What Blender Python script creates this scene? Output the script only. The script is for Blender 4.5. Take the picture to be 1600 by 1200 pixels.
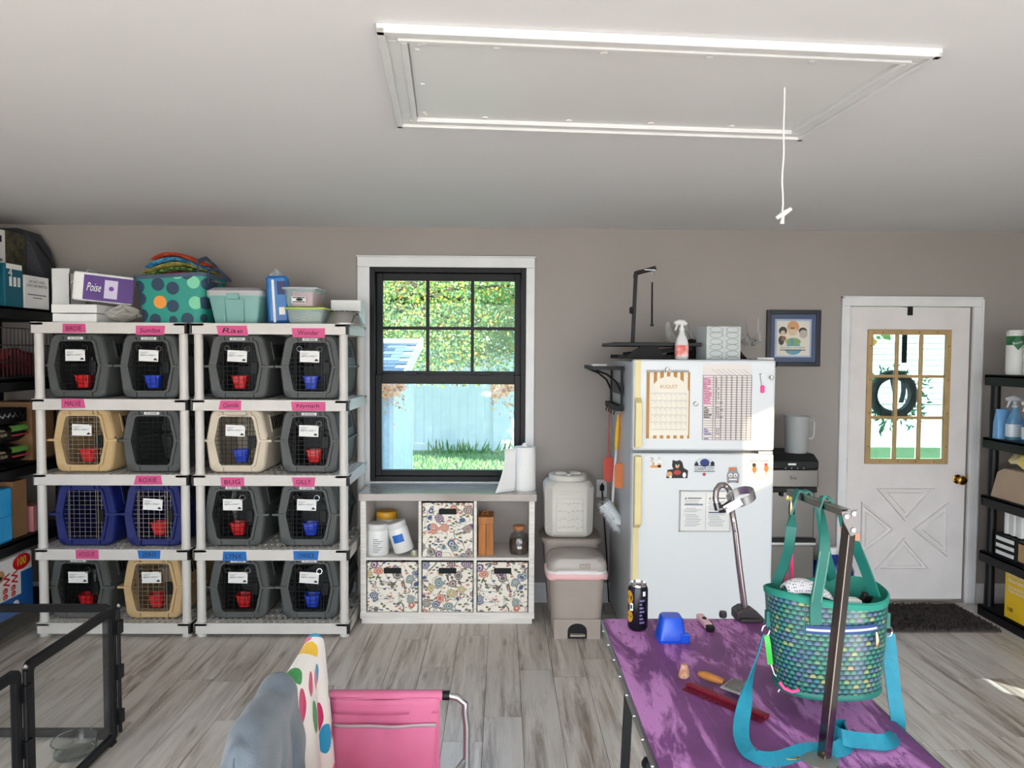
import bpy, bmesh, math, random
from mathutils import Vector, Matrix
random.seed(7)
for o in list(bpy.data.objects): bpy.data.objects.remove(o)
S = bpy.context.scene
COL = S.collection
R = math.radians

# ---------------------------------------------------------------- camera
FPX, EYE = 1150.0, 1.71
PITCH, ROLL, YAW = math.atan(48 / FPX), 0.006, -15 / FPX
_r = Vector((math.cos(YAW), math.sin(YAW), 0)); _h = Vector((-math.sin(YAW), math.cos(YAW), 0)); _z = Vector((0, 0, 1))
_f = _h * math.cos(PITCH) - _z * math.sin(PITCH); _u = _h * math.sin(PITCH) + _z * math.cos(PITCH)
cam = bpy.data.cameras.new('camera'); co = bpy.data.objects.new('camera', cam); COL.objects.link(co)
cam.sensor_fit = 'HORIZONTAL'; cam.sensor_width = 36; cam.lens = 36 * FPX / 1600; cam.clip_start = .05; cam.clip_end = 200
_r2 = _r * math.cos(ROLL) + _u * math.sin(ROLL); _u2 = _u * math.cos(ROLL) - _r * math.sin(ROLL)
mw = Matrix((_r2, _u2, -_f)).transposed().to_4x4(); mw.translation = (0, 0, EYE)
co.matrix_world = mw
S.camera = co

# ---------------------------------------------------------------- light
w = bpy.data.worlds.new('World'); S.world = w; w.use_nodes = True
nt = w.node_tree; nt.nodes.clear()
wo = nt.nodes.new('ShaderNodeOutputWorld'); bg = nt.nodes.new('ShaderNodeBackground')
tc = nt.nodes.new('ShaderNodeTexCoord'); sp = nt.nodes.new('ShaderNodeSeparateXYZ'); rp = nt.nodes.new('ShaderNodeValToRGB')
nt.links.new(tc.outputs['Generated'], sp.inputs[0]); nt.links.new(sp.outputs['Z'], rp.inputs[0])
rp.color_ramp.elements[0].color = (.93, .97, 1, 1); rp.color_ramp.elements[1].color = (.55, .75, 1, 1)
nt.links.new(rp.outputs[0], bg.inputs[0]); bg.inputs[1].default_value = 5.0
nt.links.new(bg.outputs[0], wo.inputs[0])
sl = bpy.data.lights.new('sun', 'SUN'); sl.energy = 30; sl.angle = R(.6); sl.color = (1, .86, .70)
so = bpy.data.objects.new('sun', sl); COL.objects.link(so)
SUN = Vector((-.62, .68, -.28)).normalized()
so.rotation_euler = SUN.to_track_quat('-Z', 'Y').to_euler(); so.location = (6, -4, 6)
S.view_settings.view_transform = 'Standard'; S.view_settings.look = 'None'; S.view_settings.gamma = 1
S.view_settings.use_curve_mapping = False; S.view_settings.exposure = 0.62

# ---------------------------------------------------------------- helpers
def at(px, py, Y=None, Z=None, X=None):
    """world point seen at a photo pixel, on the plane Y, Z or X"""
    dx, dy = px - 800, py - 600
    x = dx * math.cos(ROLL) + dy * math.sin(ROLL); y = -dx * math.sin(ROLL) + dy * math.cos(ROLL)
    d = _r * x - _u * y + _f * FPX
    t = Y / d.y if Y is not None else (Z - EYE) / d.z if Z is not None else X / d.x
    return Vector((0, 0, EYE)) + d * t

def lin(c):
    return tuple((v / 12.92 if v <= .04045 else ((v + .055) / 1.055) ** 2.4) for v in [q / 255 for q in c[:3]]) + (1,)

class NT:
    """small node helper"""
    def __init__(s, name):
        s.m = bpy.data.materials.new(name); s.m.use_nodes = True; s.t = s.m.node_tree; s.n = s.t.nodes; s.n.clear()
        s.out = s.n.new('ShaderNodeOutputMaterial'); s.b = s.n.new('ShaderNodeBsdfPrincipled')
        s.t.links.new(s.b.outputs[0], s.out.inputs[0])
    def put(s, sock, v):
        if isinstance(v, bpy.types.NodeSocket): s.t.links.new(v, sock)
        elif isinstance(v, tuple) and len(v) == 3 and sock.type == 'RGBA': sock.default_value = lin(v)
        else: sock.default_value = v
    def coord(s, kind='Object'):
        return s.n.new('ShaderNodeTexCoord').outputs[kind]
    def map(s, v, scale=(1, 1, 1), loc=(0, 0, 0), rot=(0, 0, 0)):
        n = s.n.new('ShaderNodeMapping'); s.put(n.inputs[0], v); n.inputs['Scale'].default_value = scale
        n.inputs['Location'].default_value = loc; n.inputs['Rotation'].default_value = rot; return n.outputs[0]
    def noise(s, v, scale=5, detail=4, rough=.55, dist=0, out=0):
        n = s.n.new('ShaderNodeTexNoise'); s.put(n.inputs['Vector'], v); n.inputs['Scale'].default_value = scale
        n.inputs['Detail'].default_value = detail; n.inputs['Roughness'].default_value = rough; n.inputs['Distortion'].default_value = dist
        return n.outputs[out]
    def vor(s, v, scale=5, out='Distance', feature='F1', rnd=1.0):
        n = s.n.new('ShaderNodeTexVoronoi'); n.feature = feature; s.put(n.inputs['Vector'], v); n.inputs['Scale'].default_value = scale
        n.inputs['Randomness'].default_value = rnd; return n.outputs[out]
    def ma(s, op, a, b=None, c=None):
        n = s.n.new('ShaderNodeMath'); n.operation = op; s.put(n.inputs[0], a)
        if b is not None: s.put(n.inputs[1], b)
        if c is not None: s.put(n.inputs[2], c)
        return n.outputs[0]
    def ramp(s, v, stops, interp='LINEAR'):
        n = s.n.new('ShaderNodeValToRGB'); s.put(n.inputs[0], v); cr = n.color_ramp; cr.interpolation = interp
        while len(cr.elements) < len(stops): cr.elements.new(.5)
        for e, (p, c) in zip(cr.elements, stops): e.position = p; e.color = lin(c)
        return n.outputs[0]
    def step(s, v, a, b):
        n = s.n.new('ShaderNodeMapRange'); s.put(n.inputs[0], v); n.inputs[1].default_value = a; n.inputs[2].default_value = b
        n.inputs[3].default_value = 0; n.inputs[4].default_value = 1; return n.outputs[0]
    def mix(s, f, a, b, mode='MIX'):
        n = s.n.new('ShaderNodeMix'); n.data_type = 'RGBA'; n.blend_type = mode; s.put(n.inputs[0], f)
        s.put(n.inputs[6], a); s.put(n.inputs[7], b); return n.outputs[2]
    def sep(s, v):
        n = s.n.new('ShaderNodeSeparateXYZ'); s.put(n.inputs[0], v); return n.outputs
    def comb(s, x, y, z=0.0):
        n = s.n.new('ShaderNodeCombineXYZ'); s.put(n.inputs[0], x); s.put(n.inputs[1], y); s.put(n.inputs[2], z); return n.outputs[0]
    def white(s, v, out='Color'):
        n = s.n.new('ShaderNodeTexWhiteNoise'); n.noise_dimensions = '3D'; s.put(n.inputs['Vector'], v); return n.outputs[out]
    def rand(s): return s.n.new('ShaderNodeObjectInfo').outputs['Random']
    def bump(s, h, strength=.2, dist=.01):
        n = s.n.new('ShaderNodeBump'); s.put(n.inputs['Height'], h); n.inputs['Strength'].default_value = strength
        n.inputs['Distance'].default_value = dist; s.t.links.new(n.outputs[0], s.b.inputs['Normal'])
    def set(s, **k):
        for a, v in k.items():
            s.put(s.b.inputs[{'col': 'Base Color', 'rough': 'Roughness', 'metal': 'Metallic', 'trans': 'Transmission Weight', 'ior': 'IOR',
                              'alpha': 'Alpha', 'coat': 'Coat Weight', 'sss': 'Subsurface Weight', 'sheen': 'Sheen Weight', 'spec': 'Specular IOR Level'}[a]], v)
        return s

def pm(name, rgb, rough=.5, metal=0., var=None, bump=None, **k):
    """plain procedural material: slight noise in colour, optional relief"""
    m = NT(name); v = m.coord()
    if var is None: var = (6, tuple(max(0, c - 8) for c in rgb))
    if metal and var[0] == 6: m.set(col=lin(rgb))
    else: m.set(col=m.mix(m.step(m.noise(v, var[0], 3), .35, .7), rgb, var[1]))
    m.set(rough=rough, metal=float(metal), **k)
    if bump: m.bump(m.noise(v, bump[0], 3), bump[1], .004)
    return m.m

def glassm(name, tint, fac=.06, rough=0.0):
    m = NT(name); n = m.n
    t = n.new('ShaderNodeBsdfTransparent'); t.inputs[0].default_value = tint + (1,)
    g = n.new('ShaderNodeBsdfGlossy'); g.inputs['Roughness'].default_value = rough; g.inputs[0].default_value = (1, 1, 1, 1)
    fr = n.new('ShaderNodeLayerWeight'); fr.inputs[0].default_value = .5
    mx = n.new('ShaderNodeMixShader'); m.t.links.new(m.ma('ADD', m.ma('MULTIPLY', m.ma('POWER', fr.outputs['Facing'], 5.), .8), fac - .02), mx.inputs[0])
    m.t.links.new(t.outputs[0], mx.inputs[1]); m.t.links.new(g.outputs[0], mx.inputs[2]); m.t.links.new(mx.outputs[0], m.out.inputs[0])
    n.remove(m.b); return m.m

def leafm(name, c, c2, sc=3):
    """leaf: half diffuse, half translucent"""
    m = NT(name); v = m.coord(); cc = m.mix(m.step(m.noise(v, sc, 3), .35, .7), c, c2); m.set(col=cc, rough=.5)
    t = m.n.new('ShaderNodeBsdfTranslucent'); m.put(t.inputs[0], cc); mx = m.n.new('ShaderNodeMixShader'); mx.inputs[0].default_value = .45
    m.t.links.new(m.b.outputs[0], mx.inputs[1]); m.t.links.new(t.outputs[0], mx.inputs[2]); m.t.links.new(mx.outputs[0], m.out.inputs[0])
    return m.m

def clearp(name, rgb, opac=.3, rough=.25):
    """milky clear plastic"""
    m = NT(name); n = m.n
    t = n.new('ShaderNodeBsdfTransparent'); t.inputs[0].default_value = (.95, .97, .97, 1)
    mx = n.new('ShaderNodeMixShader'); mx.inputs[0].default_value = opac
    m.set(col=lin(rgb), rough=rough)
    m.t.links.new(t.outputs[0], mx.inputs[1]); m.t.links.new(m.b.outputs[0], mx.inputs[2]); m.t.links.new(mx.outputs[0], m.out.inputs[0])
    return m.m

def wloc(p):
    v = Vector((0, 0, 0))
    while p is not None: v += Vector(p.location); p = p.parent
    return v

class MB:
    """mesh builder, world coordinates"""
    def __init__(s): s.v = []; s.f = []
    def add(s, vs, fs):
        b = len(s.v); s.v += [tuple(q) for q in vs]; s.f += [tuple(b + i for i in f) for f in fs]; return s
    def box(s, x0, x1, y0, y1, z0, z1):
        v = [(x, y, z) for z in (z0, z1) for y in (y0, y1) for x in (x0, x1)]
        return s.add(v, [(0, 2, 3, 1), (4, 5, 7, 6), (0, 1, 5, 4), (2, 6, 7, 3), (0, 4, 6, 2), (1, 3, 7, 5)])
    def obox(s, c, sx, sy, sz, rot=None):
        """box about c; rot = Matrix 3x3 or euler tuple"""
        m = rot if isinstance(rot, Matrix) else (Matrix.Identity(3) if rot is None else __import__('mathutils').Euler(rot).to_matrix())
        v = [Vector(c) + m @ Vector((x * sx / 2, y * sy / 2, z * sz / 2)) for z in (-1, 1) for y in (-1, 1) for x in (-1, 1)]
        return s.add(v, [(0, 2, 3, 1), (4, 5, 7, 6), (0, 1, 5, 4), (2, 6, 7, 3), (0, 4, 6, 2), (1, 3, 7, 5)])
    def bar(s, a, b, wx, wz=None, up=(0, 0, 1)):
        """rectangular bar from a to b"""
        a, b = Vector(a), Vector(b); d = (b - a); L = d.length; d.normalize(); wz = wz or wx
        x = d.cross(Vector(up));
        if x.length < 1e-4: x = d.cross(Vector((1, 0, 0)))
        x.normalize(); z = x.cross(d)
        return s.obox((a + b) / 2, wx, L, wz, Matrix((x, d, z)).transposed())
    def loft(s, rings, closed=True, cap0=False, cap1=False):
        n = len(rings[0]); vs = [p for r in rings for p in r]; fs = []
        for i in range(len(rings) - 1):
            for j in range(n if closed else n - 1):
                k = (j + 1) % n
                fs.append((i * n + j, i * n + k, (i + 1) * n + k, (i + 1) * n + j))
        if cap0: fs.append(tuple(range(n))[::-1])
        if cap1: fs.append(tuple(range((len(rings) - 1) * n, len(rings) * n)))
        return s.add(vs, fs)
    def prism(s, poly, axis, a, b):
        """2D polygon extruded along axis ('x': poly=(y,z), 'y': (x,z), 'z': (x,y))"""
        mk = {'x': lambda p, t: (t, p[0], p[1]), 'y': lambda p, t: (p[0], t, p[1]), 'z': lambda p, t: (p[0], p[1], t)}[axis]
        return s.loft([[mk(p, a) for p in poly], [mk(p, b) for p in poly]], True, True, True)
    def lathe(s, prof, c=(0, 0, 0), n=20, cap=True, sx=1, sy=1):
        rings = [[(c[0] + r * math.cos(2 * math.pi * j / n) * sx, c[1] + r * math.sin(2 * math.pi * j / n) * sy, c[2] + z) for j in range(n)] for r, z in prof]
        return s.loft(rings, True, cap, cap)
    def tube(s, pts, r, n=8, closed=False, flat=1.0):
        pts = [Vector(p) for p in pts]; N = len(pts); rs = r if isinstance(r, (list, tuple)) else [r] * N
        rings = []; up = None
        for i, p in enumerate(pts):
            if closed: d = pts[(i + 1) % N] - pts[i - 1]
            else: d = pts[min(i + 1, N - 1)] - pts[max(i - 1, 0)]
            d.normalize()
            if up is None: up = Vector((0, 0, 1)) if abs(d.z) < .9 else Vector((1, 0, 0))
            x = d.cross(up); x.normalize(); up = x.cross(d); up.normalize()
            rings.append([p + (x * math.cos(t) + up * math.sin(t) * flat) * rs[i] for t in [2 * math.pi * k / n for k in range(n)]])
        if closed: rings.append(rings[0]); return s.loft(rings)
        return s.loft(rings, True, True, True)
    def cyl(s, a, b, r, n=12): return s.tube([a, b], r, n)
    def grid(s, fn, nu, nv):
        vs = [fn(i / nu, j / nv) for j in range(nv + 1) for i in range(nu + 1)]
        fs = [(j * (nu + 1) + i, j * (nu + 1) + i + 1, (j + 1) * (nu + 1) + i + 1, (j + 1) * (nu + 1) + i) for j in range(nv) for i in range(nu)]
        return s.add(vs, fs)
    def quad(s, a, b, c, d): return s.add([a, b, c, d], [(0, 1, 2, 3)])
    def rect(s, x0, x1, z0, z1, y): return s.quad((x0, y, z0), (x1, y, z0), (x1, y, z1), (x0, y, z1))
    def xf(s, m):
        s.v = [tuple(m @ Vector(p)) for p in s.v]; return s
    def build(s, name, mat, parent=None, smooth=True, bevel=0, solid=0, sub=0, label=None, **tags):
        vs = s.v
        if parent is None:
            xs = list(zip(*vs)); org = Vector(((min(xs[0]) + max(xs[0])) / 2, (min(xs[1]) + max(xs[1])) / 2, min(xs[2])))
        else: org = wloc(parent)
        me = bpy.data.meshes.new(name)
        me.from_pydata([(p[0] - org.x, p[1] - org.y, p[2] - org.z) for p in vs], [], s.f)
        bm = bmesh.new(); bm.from_mesh(me); bmesh.ops.recalc_face_normals(bm, faces=bm.faces); bm.to_mesh(me); bm.free()
        if smooth:
            me.polygons.foreach_set('use_smooth', [True] * len(me.polygons)); me.set_sharp_from_angle(angle=R(42))
        me.materials.append(mat)
        o = bpy.data.objects.new(name, me); COL.objects.link(o)
        if parent is None: o.location = org
        else: o.parent = parent
        if solid: md = o.modifiers.new('s', 'SOLIDIFY'); md.thickness = solid; md.offset = 0
        if bevel:
            md = o.modifiers.new('b', 'BEVEL'); md.width = bevel; md.segments = 2; md.limit_method = 'ANGLE'; md.angle_limit = R(40)
        if sub: md = o.modifiers.new('u', 'SUBSURF'); md.levels = sub; md.render_levels = sub
        if label: o['label'] = label
        for k, q in tags.items(): o[{'cat': 'category'}.get(k, k)] = q
        return o

def thing(name, label=None, cat=None, loc=(0, 0, 0), group=None, kind=None):
    o = bpy.data.objects.new(name, None); o.empty_display_size = .05; COL.objects.link(o); o.location = loc
    if label: o['label'] = label
    if cat: o['category'] = cat
    if group: o['group'] = group
    if kind: o['kind'] = kind
    return o

CH = {}
def dup(root, label=None, loc=None, swap=None, skip=()):
    """copy a thing with parts and sub-parts; swap = {old material: new material}"""
    def cp(o, par):
        c = o.copy(); COL.objects.link(c); c.parent = par
        if swap and o.type == 'MESH' and o.data.materials[0] in swap:
            key = (o.data.name, swap[o.data.materials[0]].name)
            if key not in CH: d = o.data.copy(); d.materials[0] = swap[o.data.materials[0]]; CH[key] = d
            c.data = CH[key]
        for k in o.children:
            if k.name.split('.')[0] not in skip: cp(k, c)
        return c
    r = cp(root, None)
    if label: r['label'] = label
    if loc is not None: r.location = loc
    return r

def text(name, body, mat, parent, c, w=None, h=None, n=(0, -1, 0), tilt=0, shear=0, depth=.0006, up=(0, 0, 1), bold=0.0, spacing=1.0):
    """lettering as a thin mesh: centred at c, facing n, fitted to width w and height h"""
    cu = bpy.data.curves.new(name, 'FONT'); cu.body = body; cu.align_x = 'CENTER'; cu.align_y = 'CENTER'; cu.shear = shear
    cu.offset = bold; cu.resolution_u = 2; cu.space_character = spacing
    o = bpy.data.objects.new(name, cu); me = bpy.data.meshes.new_from_object(o)
    bpy.data.objects.remove(o); bpy.data.curves.remove(cu)
    vs = [Vector(v.co) for v in me.vertices]
    fs = [tuple(p.vertices) for p in me.polygons]; bpy.data.meshes.remove(me)
    if not vs: return None
    x0, x1 = min(v.x for v in vs), max(v.x for v in vs); y0, y1 = min(v.y for v in vs), max(v.y for v in vs)
    sx = (w / (x1 - x0)) if w else None; sy = (h / (y1 - y0)) if h else None
    sx = sx or sy; sy = sy or sx
    nn = Vector(n).normalized(); uu = Vector(up); rr = uu.cross(nn).normalized(); uu = nn.cross(rr).normalized()
    ct, st = math.cos(tilt), math.sin(tilt); b = MB(); out = []
    for v in vs:
        x = (v.x - (x0 + x1) / 2) * sx; y = (v.y - (y0 + y1) / 2) * sy
        x, y = x * ct - y * st, x * st + y * ct
        out.append(Vector(c) + rr * x + uu * y + nn * depth)
    b.add(out, fs)
    return b.build(name, mat, parent, smooth=False)

def struct(b, name, mat, parent=None, **k):
    o = b.build(name, mat, parent, smooth=False, **k)
    if parent is None: o['kind'] = 'structure'
    return o

def rr(x0, x1, z0, z1, r, n=4):
    """rounded rectangle polygon"""
    p = []
    for cx, cz, a in ((x1 - r, z0 + r, -90), (x1 - r, z1 - r, 0), (x0 + r, z1 - r, 90), (x0 + r, z0 + r, 180)):
        for i in range(n + 1):
            t = R(a + 90 * i / n); p.append((cx + r * math.cos(t), cz + r * math.sin(t)))
    return p
def circ(cx, cz, r, n=16, sx=1, sz=1): return [(cx + r * math.cos(2 * math.pi * i / n) * sx, cz + r * math.sin(2 * math.pi * i / n) * sz) for i in range(n)]

# ---------------------------------------------------------------- materials
def mk_wall():
    m = NT('wall_paint'); v = m.coord(); m.set(col=m.mix(m.step(m.noise(v, 1.5, 3), .3, .7), (150, 142, 137), (145, 138, 133)), rough=.62)
    m.bump(m.noise(v, 260, 2), .06, .002); return m.m
def mk_plank():
    m = NT('vinyl_plank'); v = m.coord(); r = m.rand()
    off = m.comb(m.ma('MULTIPLY', r, 37.), m.ma('MULTIPLY', r, 91.)); n = m.n.new('ShaderNodeVectorMath'); n.operation = 'ADD'
    m.put(n.inputs[0], v); m.put(n.inputs[1], off); p = n.outputs[0]
    g = m.noise(m.map(p, (22, 1.6, 1)), 1, 8, .68, .6); k = m.noise(m.map(p, (7, .8, 1)), 1, 4, .5, .4)
    fine = m.noise(m.map(p, (120, 5, 1)), 1, 4, .7)
    c = m.ramp(g, [(.3, (112, 98, 86)), (.42, (160, 148, 136)), (.52, (200, 191, 181)), (.66, (226, 219, 211))])
    c = m.mix(m.step(k, .42, .66), c, (214, 208, 200)); c = m.mix(m.ma('MULTIPLY', m.step(fine, .52, .75), .35), c, (120, 112, 104))
    knot = m.vor(m.map(p, (9, 2.4, 1)), 1); kn = m.ma('MULTIPLY', m.ma('SUBTRACT', 1., m.step(knot, .02, .17)), .6)
    c = m.mix(kn, c, (96, 86, 78))
    c = m.mix(m.ma('MULTIPLY', r, .22), c, (128, 119, 111)); m.set(col=c, rough=.36); m.bump(g, .08, .003); return m.m
WALL = mk_wall(); PLANK = mk_plank()
CEIL = pm('ceiling_paint', (220, 219, 221), .7, var=(2, (218, 217, 219)), bump=(200, .05))
WHITE = pm('white_trim_paint', (216, 216, 216), .42)
DOORW = pm('door_white', (216, 211, 209), .45)
BLACKF = pm('black_window_vinyl', (13, 13, 15), .45, spec=.25)
GLASS = glassm('window_glass', (.64, .74, .81), .03)
GLASSD = glassm('door_glass', (.46, .56, .58), .05)
ACRYL = glassm('pen_glass', (.985, .99, .99), .05)
SUNDIM = glassm('window_film', (.40, .36, .30), .05)  # dark tint that dims the sun patch from the added window
BLACK = pm('black_plastic', (15, 16, 18), .5, spec=.3)
BLACKM = pm('black_matte', (16, 16, 18), .8)
CHROME = pm('chrome', (205, 205, 208), .14, 1)
STEEL = pm('brushed_steel', (186, 184, 180), .42, 1)
SATIN = pm('satin_aluminium', (196, 198, 202), .3, 1)
BRASS = pm('brass', (196, 152, 70), .2, 1)
SHELFW = pm('white_shelf_plastic', (208, 204, 199), .5)
INK = pm('black_ink', (24, 22, 26), .8)
PAPER = pm('white_paper', (230, 230, 228), .75)
CARDB = pm('cardboard', (150, 112, 78), .85)
GREYTXT = pm('grey_print', (120, 120, 125), .8)
def col(name, c, rough=.55, **k): return pm(name, c, rough, **k)

# ---------------------------------------------------------------- the room
YB, YF, XL, XR, ZC = 5.0, -1.0, -3.46, 3.68, 2.55
base = struct(MB().box(XL - .1, XR + .1, YF - .1, YB + .12, -.16, -.004), 'floor', pm('subfloor', (70, 66, 62), .9))
pw, pl = .178, 1.22
pd = {}
i = 0; x = XL
while x < XR - .001:
    x1 = min(x + pw, XR); y = YF - random.random() * pl
    while y < YB:
        y0, y1 = max(y, YF), min(y + pl, YB)
        if y1 - y0 > .03:
            w_, l_ = round(x1 - x, 3), round(y1 - y0, 3)
            b = MB().box(-w_ / 2 + .0012, w_ / 2 - .0012, -l_ / 2 + .0012, l_ / 2 - .0012, -.0035, 0)
            if (w_, l_) not in pd:
                o = b.build('plank', PLANK, smooth=False); o.location = (0, 0, 0); o.data.transform(Matrix.Translation((0, 0, -.0035)))
                pd[(w_, l_)] = o.data
            else: o = bpy.data.objects.new('plank', pd[(w_, l_)]); COL.objects.link(o)
            o.location = (x + w_ / 2 - base.location.x, (y0 + y1) / 2 - base.location.y, -base.location.z); o.parent = base
        y += pl
    x = x1

# openings measured on the back wall
WX0, WX1, WZ0, WZ1 = -.897, .157, .835, 2.285
DX0, DX1, DZ1 = 2.362, 3.205, 2.045
b = MB(); T = .13
b.box(XL - .1, WX0, YB, YB + T, -.1, ZC + .1).box(WX0, WX1, YB, YB + T, -.1, WZ0).box(WX0, WX1, YB, YB + T, WZ1, ZC + .1)
b.box(WX1, DX0, YB, YB + T, -.1, ZC + .1).box(DX0, DX1, YB, YB + T, DZ1, ZC + .1).box(DX1, XR + .1, YB, YB + T, -.1, ZC + .1)
struct(b, 'wall_back', WALL)
struct(MB().box(XL - .12, XL, YF, YB, -.1, ZC + .1), 'wall_left', WALL)
# right wall with two added windows out of view, shaped to cast sun patches
RW = [(1.32, 1.76, 1.96, 2.44), (2.2, 2.62, .36, .62)]
b = MB().box(XR, XR + .12, YF, 1.32, -.1, ZC + .1).box(XR, XR + .12, 1.76, 2.2, -.1, ZC + .1).box(XR, XR + .12, 2.62, YB, -.1, ZC + .1)
for q0, q1, z0, z1 in RW: b.box(XR, XR + .12, q0, q1, -.1, z0).box(XR, XR + .12, q0, q1, z1, ZC + .1)
struct(b, 'wall_right', WALL)
for k, (q0, q1, z0, z1) in enumerate(RW):
    q0f, q1f = ((1.50, 1.73), (2.36, 2.58))[k]; z0f, z1f = ((1.96, 2.44), (.40, .54))[k]
    wn = thing('window_%d' % (k + 2), 'added small window in the right wall, shaped to cast a sun patch', None, (XR, (q0 + q1) / 2, z0), kind='structure')
    MB().box(XR + .025, XR + .04, q0, q0f + .02, z0, z1).box(XR + .025, XR + .04, q1f - .02, q1, z0, z1).box(XR + .025, XR + .04, q0, q1, z0, z0f + .02).box(XR + .025, XR + .04, q0, q1, z1f - .02, z1).build('window_frame', WHITE, wn, smooth=False)
    MB().box(XR + .03, XR + .034, q0f + .01, q1f - .01, z0f + .01, z1f - .01).build('pane', SUNDIM if k == 0 else GLASS, wn, smooth=False)
# front wall with the wide opening of the raised garage door
GX0, GX1, GZ = -3.0, 3.5, 2.45
b = MB().box(XL - .1, GX0, YF - .15, YF, -.1, ZC + .1).box(GX1, XR + .1, YF - .15, YF, -.1, ZC + .1).box(GX0, GX1, YF - .15, YF, GZ, ZC + .1)
struct(b, 'wall_front', WALL)
struct(MB().box(XL - .1, XR + .1, YF - .15, YB + T, ZC, ZC + .12), 'ceiling', CEIL)
for n, x0, x1 in (('baseboard_back', WX1 + .05, DX0 - .06), ('baseboard_right', DX1 + .08, XR), ('baseboard_left', XL, WX0 - .1)):
    struct(MB().prism([(YB - .014, 0), (YB, 0), (YB, .135), (YB - .004, .135), (YB - .009, .12), (YB - .014, .112)], 'x', x0, x1), n, WHITE)

# window_1
W1 = thing('window_1', 'black double-hung window in a white casing', None, (-.37, YB, .8), kind='structure')
cas = MB()
cas.box(-.979, -.897, YB - .02, YB + .01, .78, 2.285).box(.157, .215, YB - .02, YB + .01, .78, 2.285).box(-.979, .215, YB - .02, YB + .01, 2.285, 2.352)
cas.box(-.985, .222, YB - .026, YB + .01, 2.352, 2.362)
cas.build('casing', WHITE, W1, smooth=False, bevel=.003)
MB().box(-.979, .215, YB - .024, YB + .02, .78, WZ0).build('sill', WHITE, W1, smooth=False)
def frame(x0, x1, z0, z1, w, y0, y1, wt=None, wb=None):
    wt = wt or w; wb = wb or w
    return MB().box(x0, x0 + w, y0, y1, z0, z1).box(x1 - w, x1, y0, y1, z0, z1).box(x0 + w, x1 - w, y0, y1, z1 - wt, z1).box(x0 + w, x1 - w, y0, y1, z0, z0 + wb)
frame(WX0, WX1, WZ0, WZ1, .034, YB - .01, YB + .12).build('window_frame', BLACKF, W1, smooth=False, bevel=.003)
us = frame(WX0 + .034, WX1 - .034, 1.535, WZ1 - .034, .042, YB + .055, YB + .095, wb=.05, wt=.05).build('upper_sash', BLACKF, W1, smooth=False, bevel=.003)
GXs = [-.822, -.514, -.208, .081]
GZs = [1.578, 1.878, 2.198]
for xx in GXs[1:3]: MB().box(xx - .011, xx + .011, YB + .06, YB + .085, 1.57, 2.21).build('muntin', BLACKF, us, smooth=False)
MB().box(-.825, .085, YB + .062, YB + .083, GZs[1] - .011, GZs[1] + .011).build('muntin', BLACKF, us, smooth=False)
for a in range(3):
    for c in range(2):
        MB().box(GXs[a] + (.0 if a == 0 else .011), GXs[a + 1] - (.011 if a < 2 else -.0), YB + .07, YB + .076, GZs[c] + (.011 if c else 0), GZs[c + 1] - (.0 if c else .011)).build('pane', GLASS, us, smooth=False)
ls = frame(WX0 + .034, WX1 - .034, WZ0 + .034, 1.56, .042, YB + .01, YB + .05, wt=.062, wb=.04).build('lower_sash', BLACKF, W1, smooth=False, bevel=.003)
MB().box(-.824, .083, YB + .027, YB + .033, .905, 1.50).build('pane', GLASS, ls, smooth=False)
lk = MB()
for xx in (-.62, -.12): lk.box(xx - .035, xx + .035, YB + .005, YB + .03, 1.56, 1.572)
lk.build('sash_lock', BLACKF, ls)
# translucent sunflower stickers on the lower pane
PET = [clearp('petal_yellow', (236, 190, 80), .75), clearp('petal_orange', (228, 140, 70), .75), clearp('leaf_tan', (176, 150, 100), .7)]
FLC = clearp('flower_centre', (160, 90, 40), .8)
for sx in (-.745, .0):
    rnd = random.Random(int(sx * 100)); bb = [MB(), MB(), MB()]; cc = MB()
    for fx, fz, fr_ in ((.01, 1.455, .055), (-.055, 1.47, .038), (.06, 1.475, .038), (-.05, 1.42, .026)):
        for k in range(12):
            t = 2 * math.pi * k / 12 + fz * 9; cx, cz = sx + fx + math.cos(t) * fr_ * .6, fz + math.sin(t) * fr_ * .6
            ca, sa = math.cos(t), math.sin(t); L, W_ = fr_ * .45, fr_ * .18
            bb[k % 2].add([(cx - ca * L, YB + .0245, cz - sa * L), (cx + sa * W_, YB + .0245, cz - ca * W_), (cx + ca * L, YB + .0245, cz + sa * L), (cx - sa * W_, YB + .0245, cz + ca * W_)], [(0, 1, 2, 3)])
        pc = circ(sx + fx, fz, fr_ * .28, 10); cc.add([(p[0], YB + .024, p[1]) for p in pc], [tuple(range(10))])
    for k in range(46):
        cx, cz = sx + rnd.uniform(-.075, .085), 1.42 - abs(rnd.gauss(0, .06)); t = rnd.uniform(-2.2, -.9); L, W_ = rnd.uniform(.008, .017), .005
        ca, sa = math.cos(t), math.sin(t)
        bb[rnd.choice((0, 1, 2, 2))].add([(cx - ca * L, YB + .025, cz - sa * L), (cx + sa * W_, YB + .025, cz - ca * W_), (cx + ca * L, YB + .025, cz + sa * L), (cx - sa * W_, YB + .025, cz + ca * W_)], [(0, 1, 2, 3)])
    for q in (0, 1, 2): bb[q].build('flower_decal', PET[q], ls, smooth=False)
    cc.build('flower_decal', FLC, ls, smooth=False)

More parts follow.
